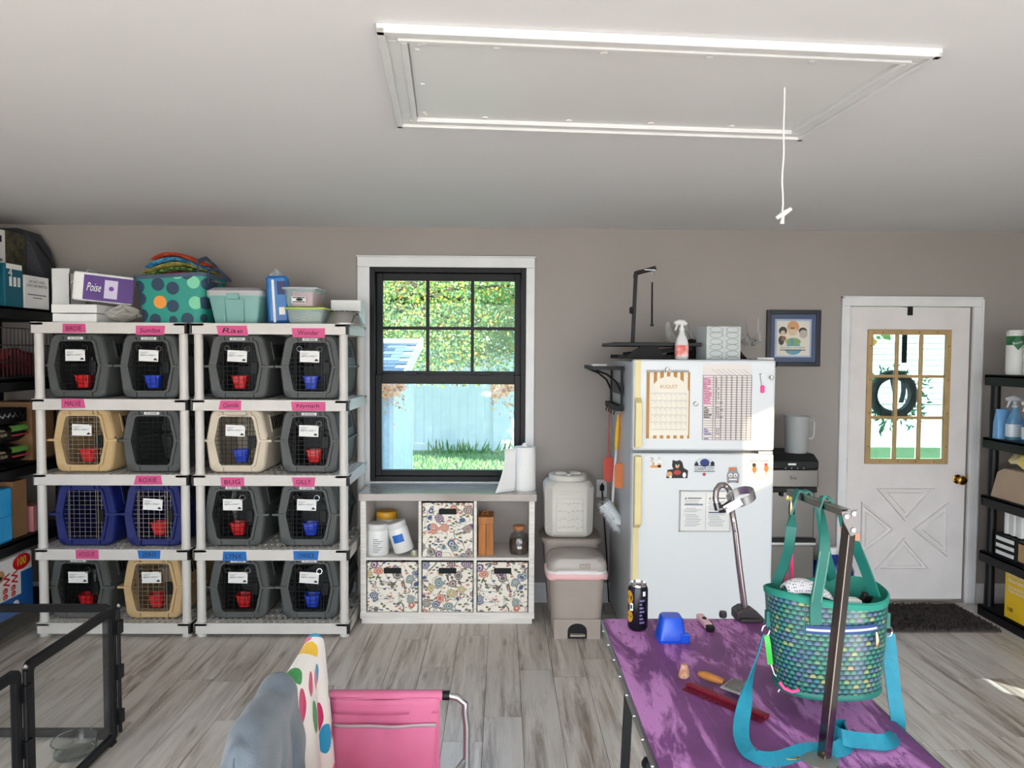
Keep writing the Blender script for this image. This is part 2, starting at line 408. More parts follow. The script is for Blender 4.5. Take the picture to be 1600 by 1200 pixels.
# door_1 with nine lights and crossbuck panel
D1 = thing('door_1', 'white back door with nine glass lights', None, (2.78, YB, 0), kind='structure')
cs = MB()
for x0, x1, z0, z1 in ((2.305, DX0 - .002, 0, 2.045), (DX1 + .002, 3.268, 0, 2.045), (2.305, 3.268, 2.045, 2.105)): cs.box(x0, x1, YB - .02, YB + .01, z0, z1)
for x0, x1, z0, z1 in ((2.300, 2.315, 0, 2.11), (3.258, 3.273, 0, 2.11), (2.300, 3.273, 2.095, 2.112)): cs.box(x0, x1, YB - .028, YB, z0, z1)
cs.build('casing', WHITE, D1, smooth=False, bevel=.003)
MB().box(DX0, DX1, YB - .005, YB + .12, 0, .018).build('threshold', STEEL, D1, smooth=False)
sx0, sx1, sz0, sz1 = 2.368, 3.199, .022, 2.04
lx0, lx1, lz0, lz1 = 2.494, 3.068, .965, 1.888        # outer edge of the glazing frame
y0, y1 = YB + .012, YB + .055
slab = MB().box(sx0, lx0 + .02, y0, y1, sz0, sz1).box(lx1 - .02, sx1, y0, y1, sz0, sz1).box(lx0 + .02, lx1 - .02, y0, y1, sz0, lz0 + .02).box(lx0 + .02, lx1 - .02, y0, y1, lz1 - .02, sz1).build('door_slab', DOORW, D1, smooth=False)
LITE = pm('tan_lite_frame', (176, 146, 98), .5, var=(9, (158, 130, 86)))
lf = frame(lx0, lx1, lz0, lz1, .036, YB - .004, YB + .02).build('glazing_frame', LITE, D1, smooth=False, bevel=.004)
gw, gh = (lx1 - lx0 - .072) / 3, (lz1 - lz0 - .072) / 3
for k in (1, 2):
    xx = lx0 + .036 + gw * k; MB().box(xx - .012, xx + .012, YB - .001, YB + .02, lz0 + .036, lz1 - .036).build('muntin', LITE, lf, smooth=False, bevel=.004)
    zz = lz0 + .036 + gh * k; MB().box(lx0 + .036, lx1 - .036, YB + .0, YB + .02, zz - .010, zz + .010).build('muntin', LITE, lf, smooth=False, bevel=.004)
sc = MB()
for q in range(4):
    for zz in (lz0 + .018, lz1 - .018): sc.cyl((lx0 + .1 + q * .125, YB - .0055, zz), (lx0 + .1 + q * .125, YB, zz), .004, 8)
    for xx in (lx0 + .018, lx1 - .018): sc.cyl((xx, YB - .0055, lz0 + .12 + q * .23), (xx, YB, lz0 + .12 + q * .23), .004, 8)
sc.build('screws', pm('dark_screw', (70, 55, 35), .4, 1), lf, kind='stuff')
for a in range(3):
    for c in range(3):
        px0, pz0 = lx0 + .036 + gw * a, lz0 + .036 + gh * c
        MB().box(px0 + (.012 if a else 0), px0 + gw - (.012 if a < 2 else 0), YB + .03, YB + .036, pz0 + (.01 if c else 0), pz0 + gh - (.01 if c < 2 else 0)).build('pane', GLASSD, lf, smooth=False)
# raised mouldings of the X panel: four triangles
cx, cz, hw, hh = 2.785, .51, .305, .285
def tri(pts):
    c = sum((Vector((p[0], 0, p[1])) for p in pts), Vector()) / 3
    def ring(k, y): return [(c.x + (p[0] - c.x) * k, y, c.z + (p[1] - c.z) * k) for p in pts]
    return MB().loft([ring(1, y0), ring(.96, y0 - .016), ring(.85, y0 - .016), ring(.79, y0 - .002), ring(.66, y0 - .002), ring(.58, y0 - .014)], True, False, True)
g_, e_ = .055, .10
tri([(cx - hw + e_, cz + hh), (cx + hw - e_, cz + hh), (cx, cz + g_)]).build('panel_moulding', DOORW, slab, smooth=False)
tri([(cx - hw + e_, cz - hh), (cx + hw - e_, cz - hh), (cx, cz - g_)]).build('panel_moulding', DOORW, slab, smooth=False)
tri([(cx - hw, cz - hh + e_ * .9), (cx - hw, cz + hh - e_ * .9), (cx - g_, cz)]).build('panel_moulding', DOORW, slab, smooth=False)
tri([(cx + hw, cz - hh + e_ * .9), (cx + hw, cz + hh - e_ * .9), (cx + g_, cz)]).build('panel_moulding', DOORW, slab, smooth=False)
kx, kz = at(1497, 749, Y=5).x, at(1497, 749, Y=5).z
kb = MB().lathe([(.032, 0), (.032, .006), (.013, .012), (.012, .035), (.028, .045), (.033, .058), (.028, .07), (.012, .075)], n=20)
kb.xf(Matrix.Translation((kx, y0, kz)) @ Matrix.Rotation(R(90), 4, 'X')).build('door_knob', BRASS, slab)
for hz in (1.79, .96): MB().box(sx0 - .014, sx0 + .004, YB - .006, YB + .012, hz - .05, hz + .05).build('hinge', SATIN, D1, smooth=False)
MB().box(sx1 + .001, sx1 + .012, YB + .0, YB + .012, kz - .02, kz + .035).build('strike_plate', BRASS, D1, smooth=False)
# wreath hanger over the door and the wreath outside
hk = MB().box(2.765, 2.8, YB + .006, YB + .011, 1.985, 2.042).box(2.765, 2.8, YB + .006, YB + .075, 2.0405, 2.044).box(2.765, 2.8, YB + .066, YB + .07, 1.66, 2.042)
hk.build('wreath_hanger', BLACK, smooth=False, label='black metal wreath hanger hooked over the top of the back door', cat='hanger')
RW_ = .142; wr = thing('wreath', 'dark round wreath with green sprigs hanging outside the door glass', 'wreath', (2.78, YB + .13, 1.45))
MB().tube([(2.745 + RW_ * math.cos(t), YB + .135, 1.435 + RW_ * math.sin(t)) for t in [k * math.pi / 12 for k in range(24)]], .034, 8, True).build('ring', pm('grapevine', (128, 124, 124), .9, var=(30, (160, 150, 144)), bump=(60, .6)), wr)
rnd = random.Random(3); lf_ = MB(); lf2 = MB()
for k in range(330):
    t = rnd.uniform(0, 6.283); rr_ = rnd.uniform(.13, .28); x, z = 2.745 + rr_ * math.cos(t) * 1.02, 1.44 + rr_ * math.sin(t)
    if math.sin(t) > .5 and rr_ > .2: continue
    if math.cos(t) > 0 and rnd.random() < .35: continue
    t2 = t + rnd.uniform(-1, 1); L, W_ = rnd.uniform(.02, .04), rnd.uniform(.006, .011); yy = YB + .13 + rnd.uniform(-.03, .04)
    ca, sa = math.cos(t2), math.sin(t2)
    (lf_ if rnd.random() < .7 else lf2).add([(x - ca * L, yy, z - sa * L), (x + sa * W_, yy + .008, z - ca * W_), (x + ca * L, yy + rnd.uniform(-.02, .02), z + sa * L), (x - sa * W_, yy + .008, z + ca * W_)], [(0, 1, 2, 3)])
lf_.build('sprig', leafm('sprig_green', (150, 200, 160), (130, 190, 150)), wr, smooth=False); lf2.build('sprig', leafm('sprig_pale', (196, 214, 170), (190, 200, 160)), wr, smooth=False)
rb = MB().grid(lambda u, v: (2.765 - .05 + u * .035 + (v) * .03, YB + .12 + .01 * math.sin(v * 9), 1.6 - v * .3), 1, 10).grid(lambda u, v: (2.80 + u * .035 - v * .02, YB + .115 + .01 * math.sin(v * 7), 1.6 - v * .22), 1, 10)
rb.build('ribbon', pm('pale_ribbon', (214, 206, 210), .6), wr, solid=.002)

# attic hatch
hc = Vector((.405, 2.376, ZC)); ha = R(4.35)
hm = Matrix.Translation(hc) @ Matrix.Rotation(ha, 4, 'Z')
hx, hy = .765, .405
HT = thing('attic_hatch', 'white trimmed attic hatch panel set in the ceiling', 'attic hatch', (hc.x, hc.y, ZC - .03))
for (x0, x1, y0_, y1_) in ((-hx, hx, -hy, -hy + .075), (-hx, hx, hy - .075, hy), (-hx, -hx + .075, -hy + .075, hy - .075), (hx - .075, hx, -hy + .075, hy - .075)):
    b = MB().box(x0, x1, y0_, y1_, -.014, .0)
    if x1 - x0 > 1: s_ = 1 if y0_ > 0 else -1; ya = y1_ if s_ > 0 else y0_; yi = y0_ if s_ > 0 else y1_; b.box(x0, x1, min(ya, ya - s_ * .022), max(ya, ya - s_ * .022), -.024, -.012); b.box(x0 + .05, x1 - .05, min(yi, yi + s_ * .018), max(yi, yi + s_ * .018), -.020, -.012)
    else: s_ = 1 if x0 > 0 else -1; xa = x1 if s_ > 0 else x0; xi = x0 if s_ > 0 else x1; b.box(min(xa, xa - s_ * .022), max(xa, xa - s_ * .022), y0_ - .075, y1_ + .075, -.024, -.012); b.box(min(xi, xi + s_ * .018), max(xi, xi + s_ * .018), y0_, y1_, -.020, -.012)
    b.xf(hm).build('trim_board', WHITE, HT, smooth=False, bevel=.003)
MB().box(-hx + .079, hx - .072, -hy + .076, hy - .076, -.006, -.001).xf(hm).build('hatch_panel', pm('hatch_panel_paint', (216, 216, 216), .42, var=(2, (214, 214, 213))), HT, smooth=False)
for k in range(4):
    for yy in (-hy + .115, hy - .1): MB().lathe([(.012, 0), (.010, -.004), (.0, -.005)], (-.45 + k * .3, yy, -.006), 10).xf(hm).build('screw_cap', WHITE, HT)
for px_, py_ in ((-.66, -.29), (-.665, -.26), (-.64, -.3), (-.66, .29), (-.665, .27), (-.66, .0)): MB().lathe([(.008, 0), (.007, -.003), (.0, -.004)], (px_, py_, -.006), 8).xf(hm).build('screw_cap', WHITE, HT)
ct = at(1226, 137, Z=ZC - .006); cb = at(1224, 335, Y=ct.y)
CT = thing('pull_cord', 'thin white pull cord with plastic toggle hanging from the ceiling hatch', 'cord', (ct.x, ct.y, cb.z))
MB().tube([(ct.x + .003 * math.sin(k * 1.3) * (k / 12), ct.y, ct.z + (cb.z - ct.z) * k / 12) for k in range(13)], .0028, 6).build('cord', pm('white_cord', (222, 220, 215), .8), CT)
MB().tube([(cb.x - .022, cb.y, cb.z - .012), (cb.x, cb.y, cb.z + .002), (cb.x + .024, cb.y, cb.z + .018)], [.006, .009, .006], 8).tube([(cb.x, cb.y, cb.z), (cb.x - .004, cb.y, cb.z - .03)], [.004, .007], 6).build('toggle', WHITE, CT)
# outlet behind the broom rack
oc = at(940, 763, Y=YB)
OT = thing('wall_outlet', 'white wall outlet with black plug beside the fridge', 'outlet', (oc.x, YB, oc.z - .06))
MB().box(oc.x - .036, oc.x + .036, YB - .006, YB, oc.z - .06, oc.z + .06).build('cover_plate', WHITE, OT, smooth=False, bevel=.002)
MB().box(oc.x - .014, oc.x + .014, YB - .035, YB - .006, oc.z - .01, oc.z + .025).lathe([(.012, 0), (.006, .05)], (oc.x, YB - .03, oc.z - .01), 8).build('plug', BLACK, OT)
MB().tube([(oc.x, YB - .03, oc.z - .01), (oc.x + .005, YB - .045, oc.z - .12), (oc.x + .03, YB - .05, oc.z - .4), (oc.x + .05, YB - .05, .02), (oc.x + .25, YB - .06, .012)], .005, 6).build('power_cord', BLACK, OT)

# ---------------------------------------------------------------- outside
GZ0 = -.12
m = NT('lawn'); v = m.coord(); m.set(col=m.mix(m.step(m.noise(v, 3, 6), .3, .7), (100, 130, 84), (76, 110, 68)), rough=.9); m.bump(m.noise(v, 60, 3), .5, .02)
struct(MB().box(-16, 18, YB + T, 40, GZ0 - .1, GZ0), 'lawn', m.m)
struct(MB().box(-16, 18, -30, YF - .15, GZ0 - .1, -.03), 'driveway', pm('driveway_concrete', (196, 190, 180), .9, bump=(40, .2)))
rnd = random.Random(11); gb = MB()
for k in range(9000):
    x, y = rnd.uniform(-2.6, .8), 7 + (rnd.random() ** .8) * 6.6; h = rnd.uniform(.03, .07); a = rnd.uniform(0, 3.14); dx, dy = .008 * math.cos(a), .008 * math.sin(a)
    gb.add([(x - dx, y - dy, GZ0), (x + dx, y + dy, GZ0), (x + rnd.uniform(-.02, .02), y + rnd.uniform(-.02, .02), GZ0 + h)], [(0, 1, 2)])
go = gb.build('lawn_grass', pm('grass_blade', (106, 140, 84), .7, var=(2, (132, 156, 96))), smooth=False, label='short green grass on the lawn outside the window', cat='grass', kind='stuff')
# vinyl fence
FV = pm('vinyl_fence', (222, 226, 228), .5)
fy = 13.6; FT = thing('vinyl_fence', 'tall white vinyl board fence across the lawn behind the window', 'fence', (-1, fy, GZ0))
for k in range(6):
    xx = -8.3 + k * 2.05
    MB().box(xx - .065, xx + .065, fy - .065, fy + .065, GZ0, 1.86).box(xx - .075, xx + .075, fy - .075, fy + .075, 1.86, 1.9).build('post', FV, FT, smooth=False)
    if k < 5:
        p = MB(); n_ = 12; bw = (2.05 - .13) / n_
        for q in range(n_): p.box(xx + .065 + q * bw + .003, xx + .065 + (q + 1) * bw - .003, fy - .018, fy + .018, GZ0 + .1, 1.72)
        p.build('board_panel', FV, FT, smooth=False)
        MB().box(xx + .065, xx + 1.985, fy - .03, fy + .03, 1.68, 1.8).box(xx + .065, xx + 1.985, fy - .03, fy + .03, GZ0 + .03, GZ0 + .16).build('rail', FV, FT, smooth=False)
# edging wire and weeds at the fence foot
rnd = random.Random(5); wd = MB()
for k in range(90):
    x = rnd.choice((-1.0, -.75, -.45, .05, .3)) + rnd.gauss(0, .16); h = rnd.uniform(.05, .3); y = fy - .25 + rnd.uniform(-.05, .1)
    dx = rnd.uniform(-.08, .08); wd.add([(x - .012, y, GZ0), (x + .012, y, GZ0), (x + dx + .012, y - .02, GZ0 + h * .6), (x + dx * 1.6, y - .03, GZ0 + h), (x + dx - .012, y - .02, GZ0 + h * .6)], [(0, 1, 2, 3, 4)])
wd.build('weeds', leafm('weed_green', (120, 160, 90), (100, 140, 80)), smooth=False, label='thin weeds growing along the foot of the white fence', cat='plant', kind='stuff')
# garden shed
SH = thing('garden_shed', 'pale garden shed with grooved siding and shingled roof outside the window', 'shed', (-2.4, 8.4, GZ0))
SW = pm('shed_siding', (196, 208, 214), .6, var=(14, (176, 190, 198)))
sxr, sy0, sy1, se, srg = -1.14, 7.7, 9.3, 1.48, 1.86
p = MB()
for q in range(26): x0_ = -3.8 + q * .1023; p.box(x0_ + .006, x0_ + .0963, sy0, sy0 + .02, GZ0, se)
p.box(-3.8, sxr, sy0 + .006, sy0 + .02, GZ0, se).build('front_siding', SW, SH, smooth=False)
p = MB()
for q in range(16):
    yy = sy0 + q * .1; p.prism([(yy + .006, GZ0), (yy + .094, GZ0), (yy + .094, se + (yy + .05 - sy0) * .24), (yy + .006, se + (yy + .05 - sy0) * .24)], 'x', sxr - .02, sxr)
p.prism([(sy0, GZ0), (sy1, GZ0), (sy1, srg - .06), (sy0, se)], 'x', sxr - .02, sxr - .006).build('side_siding', SW, SH, smooth=False)
MB().box(sxr - .04, sxr + .008, sy0 - .01, sy0 + .035, GZ0, se).box(sxr - .04, sxr + .008, sy1 - .05, sy1, GZ0, srg - .08).build('corner_board', FV, SH, smooth=False)
lv = MB()
for q in range(7): lv.obox((sxr + .006, 8.95, 1.30 + q * .045), .03, .26, .02, (0, R(30), 0))
lv.build('louvre_vent', FV, SH, smooth=False)
sl_ = (srg - se) / (sy1 - sy0); ang = math.atan(sl_); L = (sy1 - sy0 + .25) / math.cos(ang)
rm = Matrix.Translation((0, sy0 - .18, se - .02 - .18 * sl_)) @ Matrix.Rotation(ang, 4, 'X')
MB().box(-4, sxr + .1, 0, L, 0, .03).xf(rm).build('roof_deck', FV, SH, smooth=False)
MB().box(sxr + .1, sxr + .13, -.02, L, -.07, .05).box(-4, sxr + .1, -.03, 0, -.07, .035).xf(rm).build('rake_board', FV, SH, smooth=False)
rnd = random.Random(2); shm = [pm('shingle', c, .9) for c in ((104, 116, 124), (80, 92, 102), (150, 162, 168))]
sd = MB().box(-.11, .11, -.01, .15, 0, .008); sob = sd.build('shingle', shm[0], smooth=False); sme = [sob.data]
for mm in shm[1:]: d = sob.data.copy(); d.materials[0] = mm; sme.append(d)
bpy.data.objects.remove(sob)
for r_ in range(11):
    for q in range(9):
        x = sxr - .02 - q * .225 - (r_ % 2) * .11; o = bpy.data.objects.new('shingle', rnd.choice(sme)); COL.objects.link(o); o.parent = SH
        mloc = Matrix.Translation(-Vector(SH.location)) @ rm @ Matrix.Translation((x, r_ * .155 + .01, .031 + .004)) @ Matrix.Rotation(R(-2.5), 4, 'X'); o.matrix_local = mloc
# trees
LEAF = [leafm('leaf_' + n, c, c2) for n, c, c2 in (('green', (134, 166, 92), (104, 142, 88)), ('yellow', (196, 196, 70), (166, 180, 66)), ('orange', (206, 140, 70), (190, 160, 80)))]
BARK = pm('bark', (92, 76, 62), .9, bump=(20, .6))
def tree(label, c, rad, n, seed, trunk, mix=(.78, .17, .05), size=.06, hang=0):
    rnd = random.Random(seed); t = thing('tree', label, 'tree', (trunk[0], trunk[1], GZ0), group='trees outside the window')
    b = [MB(), MB(), MB()]
    cl = [(c[0] + rad[0] * rnd.uniform(-.8, .8), c[1] + rad[1] * rnd.uniform(-.8, .8), c[2] + rad[2] * rnd.uniform(-.75, .8)) for _ in range(60)]
    for k in range(n):
        q = rnd.choice(cl)
        if rnd.random() < .45:
            th, ph = rnd.uniform(0, 6.283), math.acos(rnd.uniform(-1, 1)); r_ = rnd.uniform(.7, 1) ** .5
            p = Vector((c[0] + rad[0] * r_ * math.sin(ph) * math.cos(th), c[1] + rad[1] * r_ * math.sin(ph) * math.sin(th), c[2] + rad[2] * r_ * math.cos(ph)))
        else: p = Vector((q[0] + rnd.gauss(0, .3), q[1] + rnd.gauss(0, .25), q[2] + rnd.gauss(0, .2)))
        if hang and rnd.random() < hang: p = Vector((c[0] + rad[0] * rnd.uniform(-.25, .8), c[1] - rad[1] * rnd.uniform(.2, .9), c[2] - rad[2] * rnd.uniform(.8, 1.12)))
        d = Vector((rnd.uniform(-1, 1), rnd.uniform(-1, .6), rnd.uniform(-1.3, .3))).normalized(); e = d.cross(Vector((rnd.uniform(-1, 1), rnd.uniform(-1, 1), rnd.uniform(-1, 1)))).normalized()
        s_ = size * rnd.uniform(.6, 1.3); w_ = s_ * .42
        u = rnd.random() + (.08 if p.z < c[2] else -.05)
        (b[0] if u < mix[0] else b[1] if u < mix[0] + mix[1] else b[2]).add([p, p + d * s_ * .5 + e * w_, p + d * s_ * 1.1, p + d * s_ * .5 - e * w_], [(0, 1, 2, 3)])
    for q in range(3): b[q].build('foliage', LEAF[q], t, smooth=False, kind='stuff')
    tb = MB().tube([(trunk[0], trunk[1], GZ0), (trunk[0] + .05, trunk[1], 1.2), ((trunk[0] + c[0]) / 2, trunk[1], c[2] - rad[2] * .2), (c[0], c[1], c[2] + rad[2] * .4)], [.16, .13, .09, .04], 10)
    for q in cl[:26]: a_ = Vector(((trunk[0] + c[0]) / 2, trunk[1], c[2] - rad[2] * .3)); tb.tube([a_, (a_ + Vector(q)) / 2 + Vector((0, 0, .12)), q], [.05, .03, .012], 6)
    tb.build('trunk', BARK, t)
tree('leafy green tree with yellowing leaves spreading above the white fence', (-1.35, 11.6, 2.9), (2.4, 1.1, 1.5), 44000, 4, (-2.6, 11.6), mix=(.80, .15, .05), size=.046, hang=.018)
tree('taller tree standing behind the white fence outside the window', (.0, 16.6, 3.3), (4.4, 1.4, 2.0), 22000, 8, (1.2, 16.6), mix=(.88, .1, .02), size=.1)
# neighbour's house with horizontal siding, and an added tree that shades the fence
tree('added dense green tree between window and door, placed to shade the fence', (3.1, 9.0, 2.8), (1.25, .75, 1.45), 15000, 15, (3.1, 9.0), mix=(.9, .08, .02), size=.09)
NH = thing('neighbour_house', 'pale house with horizontal siding seen through the back door glass', 'house', (8, 14.5, GZ0))
NS = pm('house_siding', (176, 188, 194), .6)
p = MB()
for q in range(42): z0 = .75 + q * .11; p.prism([(14.47, z0), (14.5, z0 + .11), (14.6, z0 + .11), (14.6, z0)], 'x', 4.7, 16)
p.build('siding', NS, NH, smooth=False)
MB().box(4.68, 16, 14.52, 21, GZ0, .78).build('foundation', pm('foundation_block', (176, 190, 192), .9), NH, smooth=False)
MB().box(4.7, 16, 14.6, 21, .5, 5.3).build('wall_core', NS, NH, smooth=False)
MB().box(4.64, 4.76, 14.46, 14.6, .5, 5.3).build('corner_board', FV, NH, smooth=False)
MB().prism([(14.1, 5.3), (21.4, 5.3), (17.7, 7)], 'x', 4.45, 16.3).build('roof', shm[0], NH, smooth=False)
# garage roof over the room, and added unseen tree crowns that keep the low sun off the opening
struct(MB().prism([(YF - .5, ZC + .16), (YB + .55, ZC + .16), (YB + .55, ZC + .4), ((YF + YB) / 2, ZC + 2.3), (YF - .5, ZC + .4)], 'x', XL - .4, XR + .3), 'roof', shm[1])  # eave and ridge raised to keep the sun off the shed
AH = thing('added_sun_blocker', 'added unseen row of tree crowns behind the viewer, blocking low sun', 'trees', (8.2, -10, GZ0))
def crn(k, z, s_): return [(8.0 + (p[0] * k + .12 * math.sin(i * 2.1 + z)), -10 + p[1] * k + .1 * math.sin(i * 3.3 + z * 2), z + .06 * math.sin(i * 1.7)) for i, p in enumerate(rr(-5.0, 5.0, -1, 1, .8, 5))]
MB().loft([crn(.97, 4.5, 0), crn(1, 4.8, 1), crn(1.02, 7, 1), crn(1, 10, 1), crn(.96, 13, 1), crn(.8, 14, 1)], True, True, True).build('crown', pm('sun_blocker_leaf', (70, 104, 50), .8, var=(4, (96, 130, 60)), bump=(6, .8)), AH)
for k in range(6): MB().cyl((3.6 + k * 1.8, -10, GZ0), (3.6 + k * 1.8, -10, 4.8), .12, 8).build('trunk', BARK, AH)

# ---------------------------------------------------------------- white shelving units
SZ = [1.878, 1.426, .979, .531, .086]          # tray tops
LIP = .066
UY0, UY1 = 4.36, 4.95
def shelving(label, x0, x1):
    t = thing('storage_shelf', label, 'shelving', ((x0 + x1) / 2, (UY0 + UY1) / 2, 0), group='white plastic shelving units')
    for z in SZ:
        b = MB().box(x0, x1, UY0, UY0 + .012, z - LIP, z).box(x0, x1, UY1 - .012, UY1, z - LIP, z)
        b.box(x0, x0 + .012, UY0, UY1, z - LIP, z).box(x1 - .012, x1, UY0 + .035, UY1 - .035, z - LIP, z)
        for cx in (x0 + .04, x1 - .04):
            for cy in (UY0 + .04, UY1 - .04): b.box(cx - .04, cx + .04, cy - .04, cy + .04, z - .02, z - .001)
        sh = b.build('shelf', SHELFW, t, smooth=False, bevel=.003)
        d = MB(); n = 24; w_ = (x1 - x0 - .02) / n
        for q in range(n): d.box(x0 + .01 + q * w_ + .008, x0 + .01 + (q + 1) * w_ - .008, UY0 + .012, UY1 - .012, z - .014, z - .002)
        for q in range(6): yy = UY0 + .06 + q * (UY1 - UY0 - .08) / 5; d.box(x0 + .01, x1 - .01, yy - .016, yy + .016, z - .018, z - .003)
        d.build('slatted_deck', SHELFW, sh, smooth=False)
        MB().box(x1 - .014, x1 + .001, UY0 - .001, UY0 + .035, z - LIP + .002, z - .003).build('corner_shade', BLACK, sh, smooth=False)  # black block standing in for the shadowed hollow at the corner
    zs = [-.0] + [z for z in SZ[::-1]]
    for cx in (x0 + .034, x1 - .034):
        for cy in (UY0 + .034, UY1 - .034):
            for k in range(5):
                a = 0.0 if k == 0 else SZ[::-1][k - 1]; e = SZ[::-1][k] - (LIP if k else .02)
                if k == 0: MB().lathe([(.03, 0), (.027, .02), (.026, e)], (cx, cy, 0), 14).build('foot', SHELFW, t)
                else: MB().lathe([(.029, 0), (.0255, .03), (.0255, e - a + .04)], (cx, cy, a), 14).build('post', SHELFW, t)
    return t
U1 = (-2.775, -1.857); U2 = (-1.836, -.912)
shelving('white plastic shelving unit of pet crates nearer the left wall', *U1)
shelving('white plastic shelving unit of pet crates beside the window', *U2)

# ---------------------------------------------------------------- pet crates
CG = pm('crate_grey', (78, 81, 80), .55, var=(8, (70, 73, 72)))
CT_ = pm('crate_tan', (196, 168, 124), .5, var=(8, (184, 156, 112)))
CBE = pm('crate_beige', (204, 192, 172), .5, var=(8, (192, 180, 160)))
CB = pm('crate_blue', (20, 33, 102), .5, var=(8, (16, 27, 90)))
WIRED = pm('dark_wire', (40, 40, 42), .4, 1); WIRES = pm('bright_wire', (180, 176, 168), .3, 1)
ZM = .195
def half(a, bt, z0, z1, r, n=4):
    """rounded half-hexagon polyline from (-a,z0) over (+-bt,z1) to (a,z0)"""
    P = [Vector((-a, z0)), Vector((-bt, z1)), Vector((bt, z1)), Vector((a, z0))]; out = [tuple(P[0])]
    for k in (1, 2):
        d0 = (P[k - 1] - P[k]).normalized(); d1 = (P[k + 1] - P[k]).normalized()
        A, B_ = P[k] + d0 * r, P[k] + d1 * r
        for q in range(n + 1):
            t = q / n; out.append(tuple(A * (1 - t) ** 2 + P[k] * 2 * t * (1 - t) + B_ * t * t))
    out.append(tuple(P[3])); return out
def crate():
    t = thing('pet_crate', 'x', 'pet crate', group='pet crates on the white shelving')
    def shell(up):
        s_ = 1 if up else -1
        zo = ZM + s_ * (.195 if up else .195); zd = ZM + s_ * (.146 if up else .148)
        bt = .152 if up else .165
        outer = half(.188, bt, ZM, zo, .05); door = half(.130, .099, ZM, zd, .02)
        def ring(pts, k, y, e=0): return [(p[0] * k + (e if p[0] > 0 else -e), y, ZM + (p[1] - ZM) * (k + e * 5)) for p in pts]
        b = MB().loft([ring(door, 1, .05), ring(door, 1, -.006), ring(door, 1, -.006, .013), ring(door, 1, .006, .016), ring(outer, .94, .004), ring(outer, .985, .012), ring(outer, 1, .03),
                       ring(outer, 1.0, .30), ring(outer, .985, .47), ring(outer, .94, .50), ring(outer, .2, .505)], closed=False)
        if up: b.box(-.058, .062, -.006, .03, ZM + .152, ZM + .178)
        return b.build('upper_shell' if up else 'lower_shell', CG, t)
    us_ = shell(True); shell(False)
    fl = MB()
    for s_ in (-1, 1):
        fl.box(min(s_ * .141, s_ * .213), max(s_ * .141, s_ * .213), -.006, .05, ZM - .007, ZM + .007)
        fl.prism([(s_ * .18, .03), (s_ * .213, .03), (s_ * .213, .40), (s_ * .19, .48), (s_ * .15, .52), (s_ * .1, .52)], 'z', ZM - .007, ZM + .007)
    fl.box(-.12, .12, .49, .52, ZM - .007, ZM + .007)
    fl.build('flange', CG, t, smooth=False, bevel=.002)
    for s_ in (-1, 1): MB().lathe([(.011, 0), (.011, .012), (.006, .016)], (s_ * .175, .02, ZM + .007), 8).build('bolt', BLACKM, t)
    wd = MB()
    for k in range(7):
        x = -.099 + k * .033; lim = .146 - max(0, abs(x) - .098) * 4.6
        if k in (0, 6): lim = .142
        wd.bar((x, .006, ZM - lim), (x, .006, ZM + lim), .0026)
    for k in range(11):
        z = ZM - .135 + k * .027; lim = .130 - abs(z - ZM) * .21; wd.bar((-lim, .009, z), (lim, .009, z), .0022)
    for x in (-.085, .085): wd.bar((x, -.004, ZM - .165), (x, -.004, ZM + .165), .004)
    wd.build('wire_door', WIRED, t, smooth=False)
    MB().box(.072, .114, -.004, .012, ZM - .045, ZM + .03).build('latch', BLACK, t, smooth=False, bevel=.004)
    for x in (-.085, .085):
        for z in (ZM - .17, ZM + .16): MB().box(x - .007, x + .007, -.008, .008, z - .014, z + .014).build('hinge_tab', CG, t, smooth=False)
    np_ = MB().box(-.045, .045, -.009, -.005, ZM + .156, ZM + .172).build('nameplate', PAPER, us_, smooth=False)
    # grilles on both sides, lying on the sloping upper wall
    for s_ in (-1, 1):
        sl = math.atan2(.188 - .152, .195); nrm = Vector((s_ * math.cos(sl), 0, math.sin(sl))); c = Vector((s_ * .171, .24, ZM + .095))
        mt = Matrix((Vector((0, 1, 0)), Vector((-s_ * math.sin(sl), 0, math.cos(sl))), nrm)).transposed()
        g = MB().obox(c + nrm * .001, .26, .11, .006, mt); g.build('vent_rim', CG, us_, smooth=False)
        for q in range(6): MB().obox(c + nrm * .004 + Vector((0, -.1 + q * .04, 0)), .026, .08, .003, mt).build('vent_slot', BLACKM, us_, smooth=False)
    return t
proto = crate()
text('lettering', 'SKY KENNEL', INK, proto.children[0] if False else [c for c in proto.children if c.name.startswith('upper')][0], (0, -.0092, ZM + .164), .066, .010, bold=.01)
# card and cup prototypes
def card():
    t = thing('info_card', 'x', 'card', group='info cards on crate doors')
    MB().box(-.058, .058, -.0012, 0, 0, .068).build('sheet', PAPER, t, smooth=False)
    pr = MB(); rnd = random.Random(1)
    for k, (x0, x1, z) in enumerate(((-.05, -.005, .052), (-.05, -.02, .045), (-.05, -.012, .038), (.0, .045, .038), (-.05, -.03, .031), (-.05, .0, .034), (.0, .03, .034))): pr.rect(x0, x1, z, z + .002, -.0018)
    pr.build('print', GREYTXT, t, smooth=False)
    lg = MB(); lg.add([(p[0], -.002, p[1]) for p in [(.03, .008), (.052, .008), (.05, .014), (.044, .019), (.041, .022), (.037, .018), (.031, .014)]], [tuple(range(7))]); lg.build('logo', INK, t, smooth=False)
    for s_ in (-1, 1): MB().tube([(s_ * .06 + .016 * math.cos(q * math.pi / 6), -.003 + .004 * s_ * math.sin(q * .5), .078 + .016 * math.sin(q * math.pi / 6)) for q in range(12)], .0016, 5, True).build('ring', CHROME, t)
    return t
cardp = card()
RED = pm('red_plastic', (196, 24, 30), .35); BLU = pm('blue_plastic', (26, 62, 190), .35)
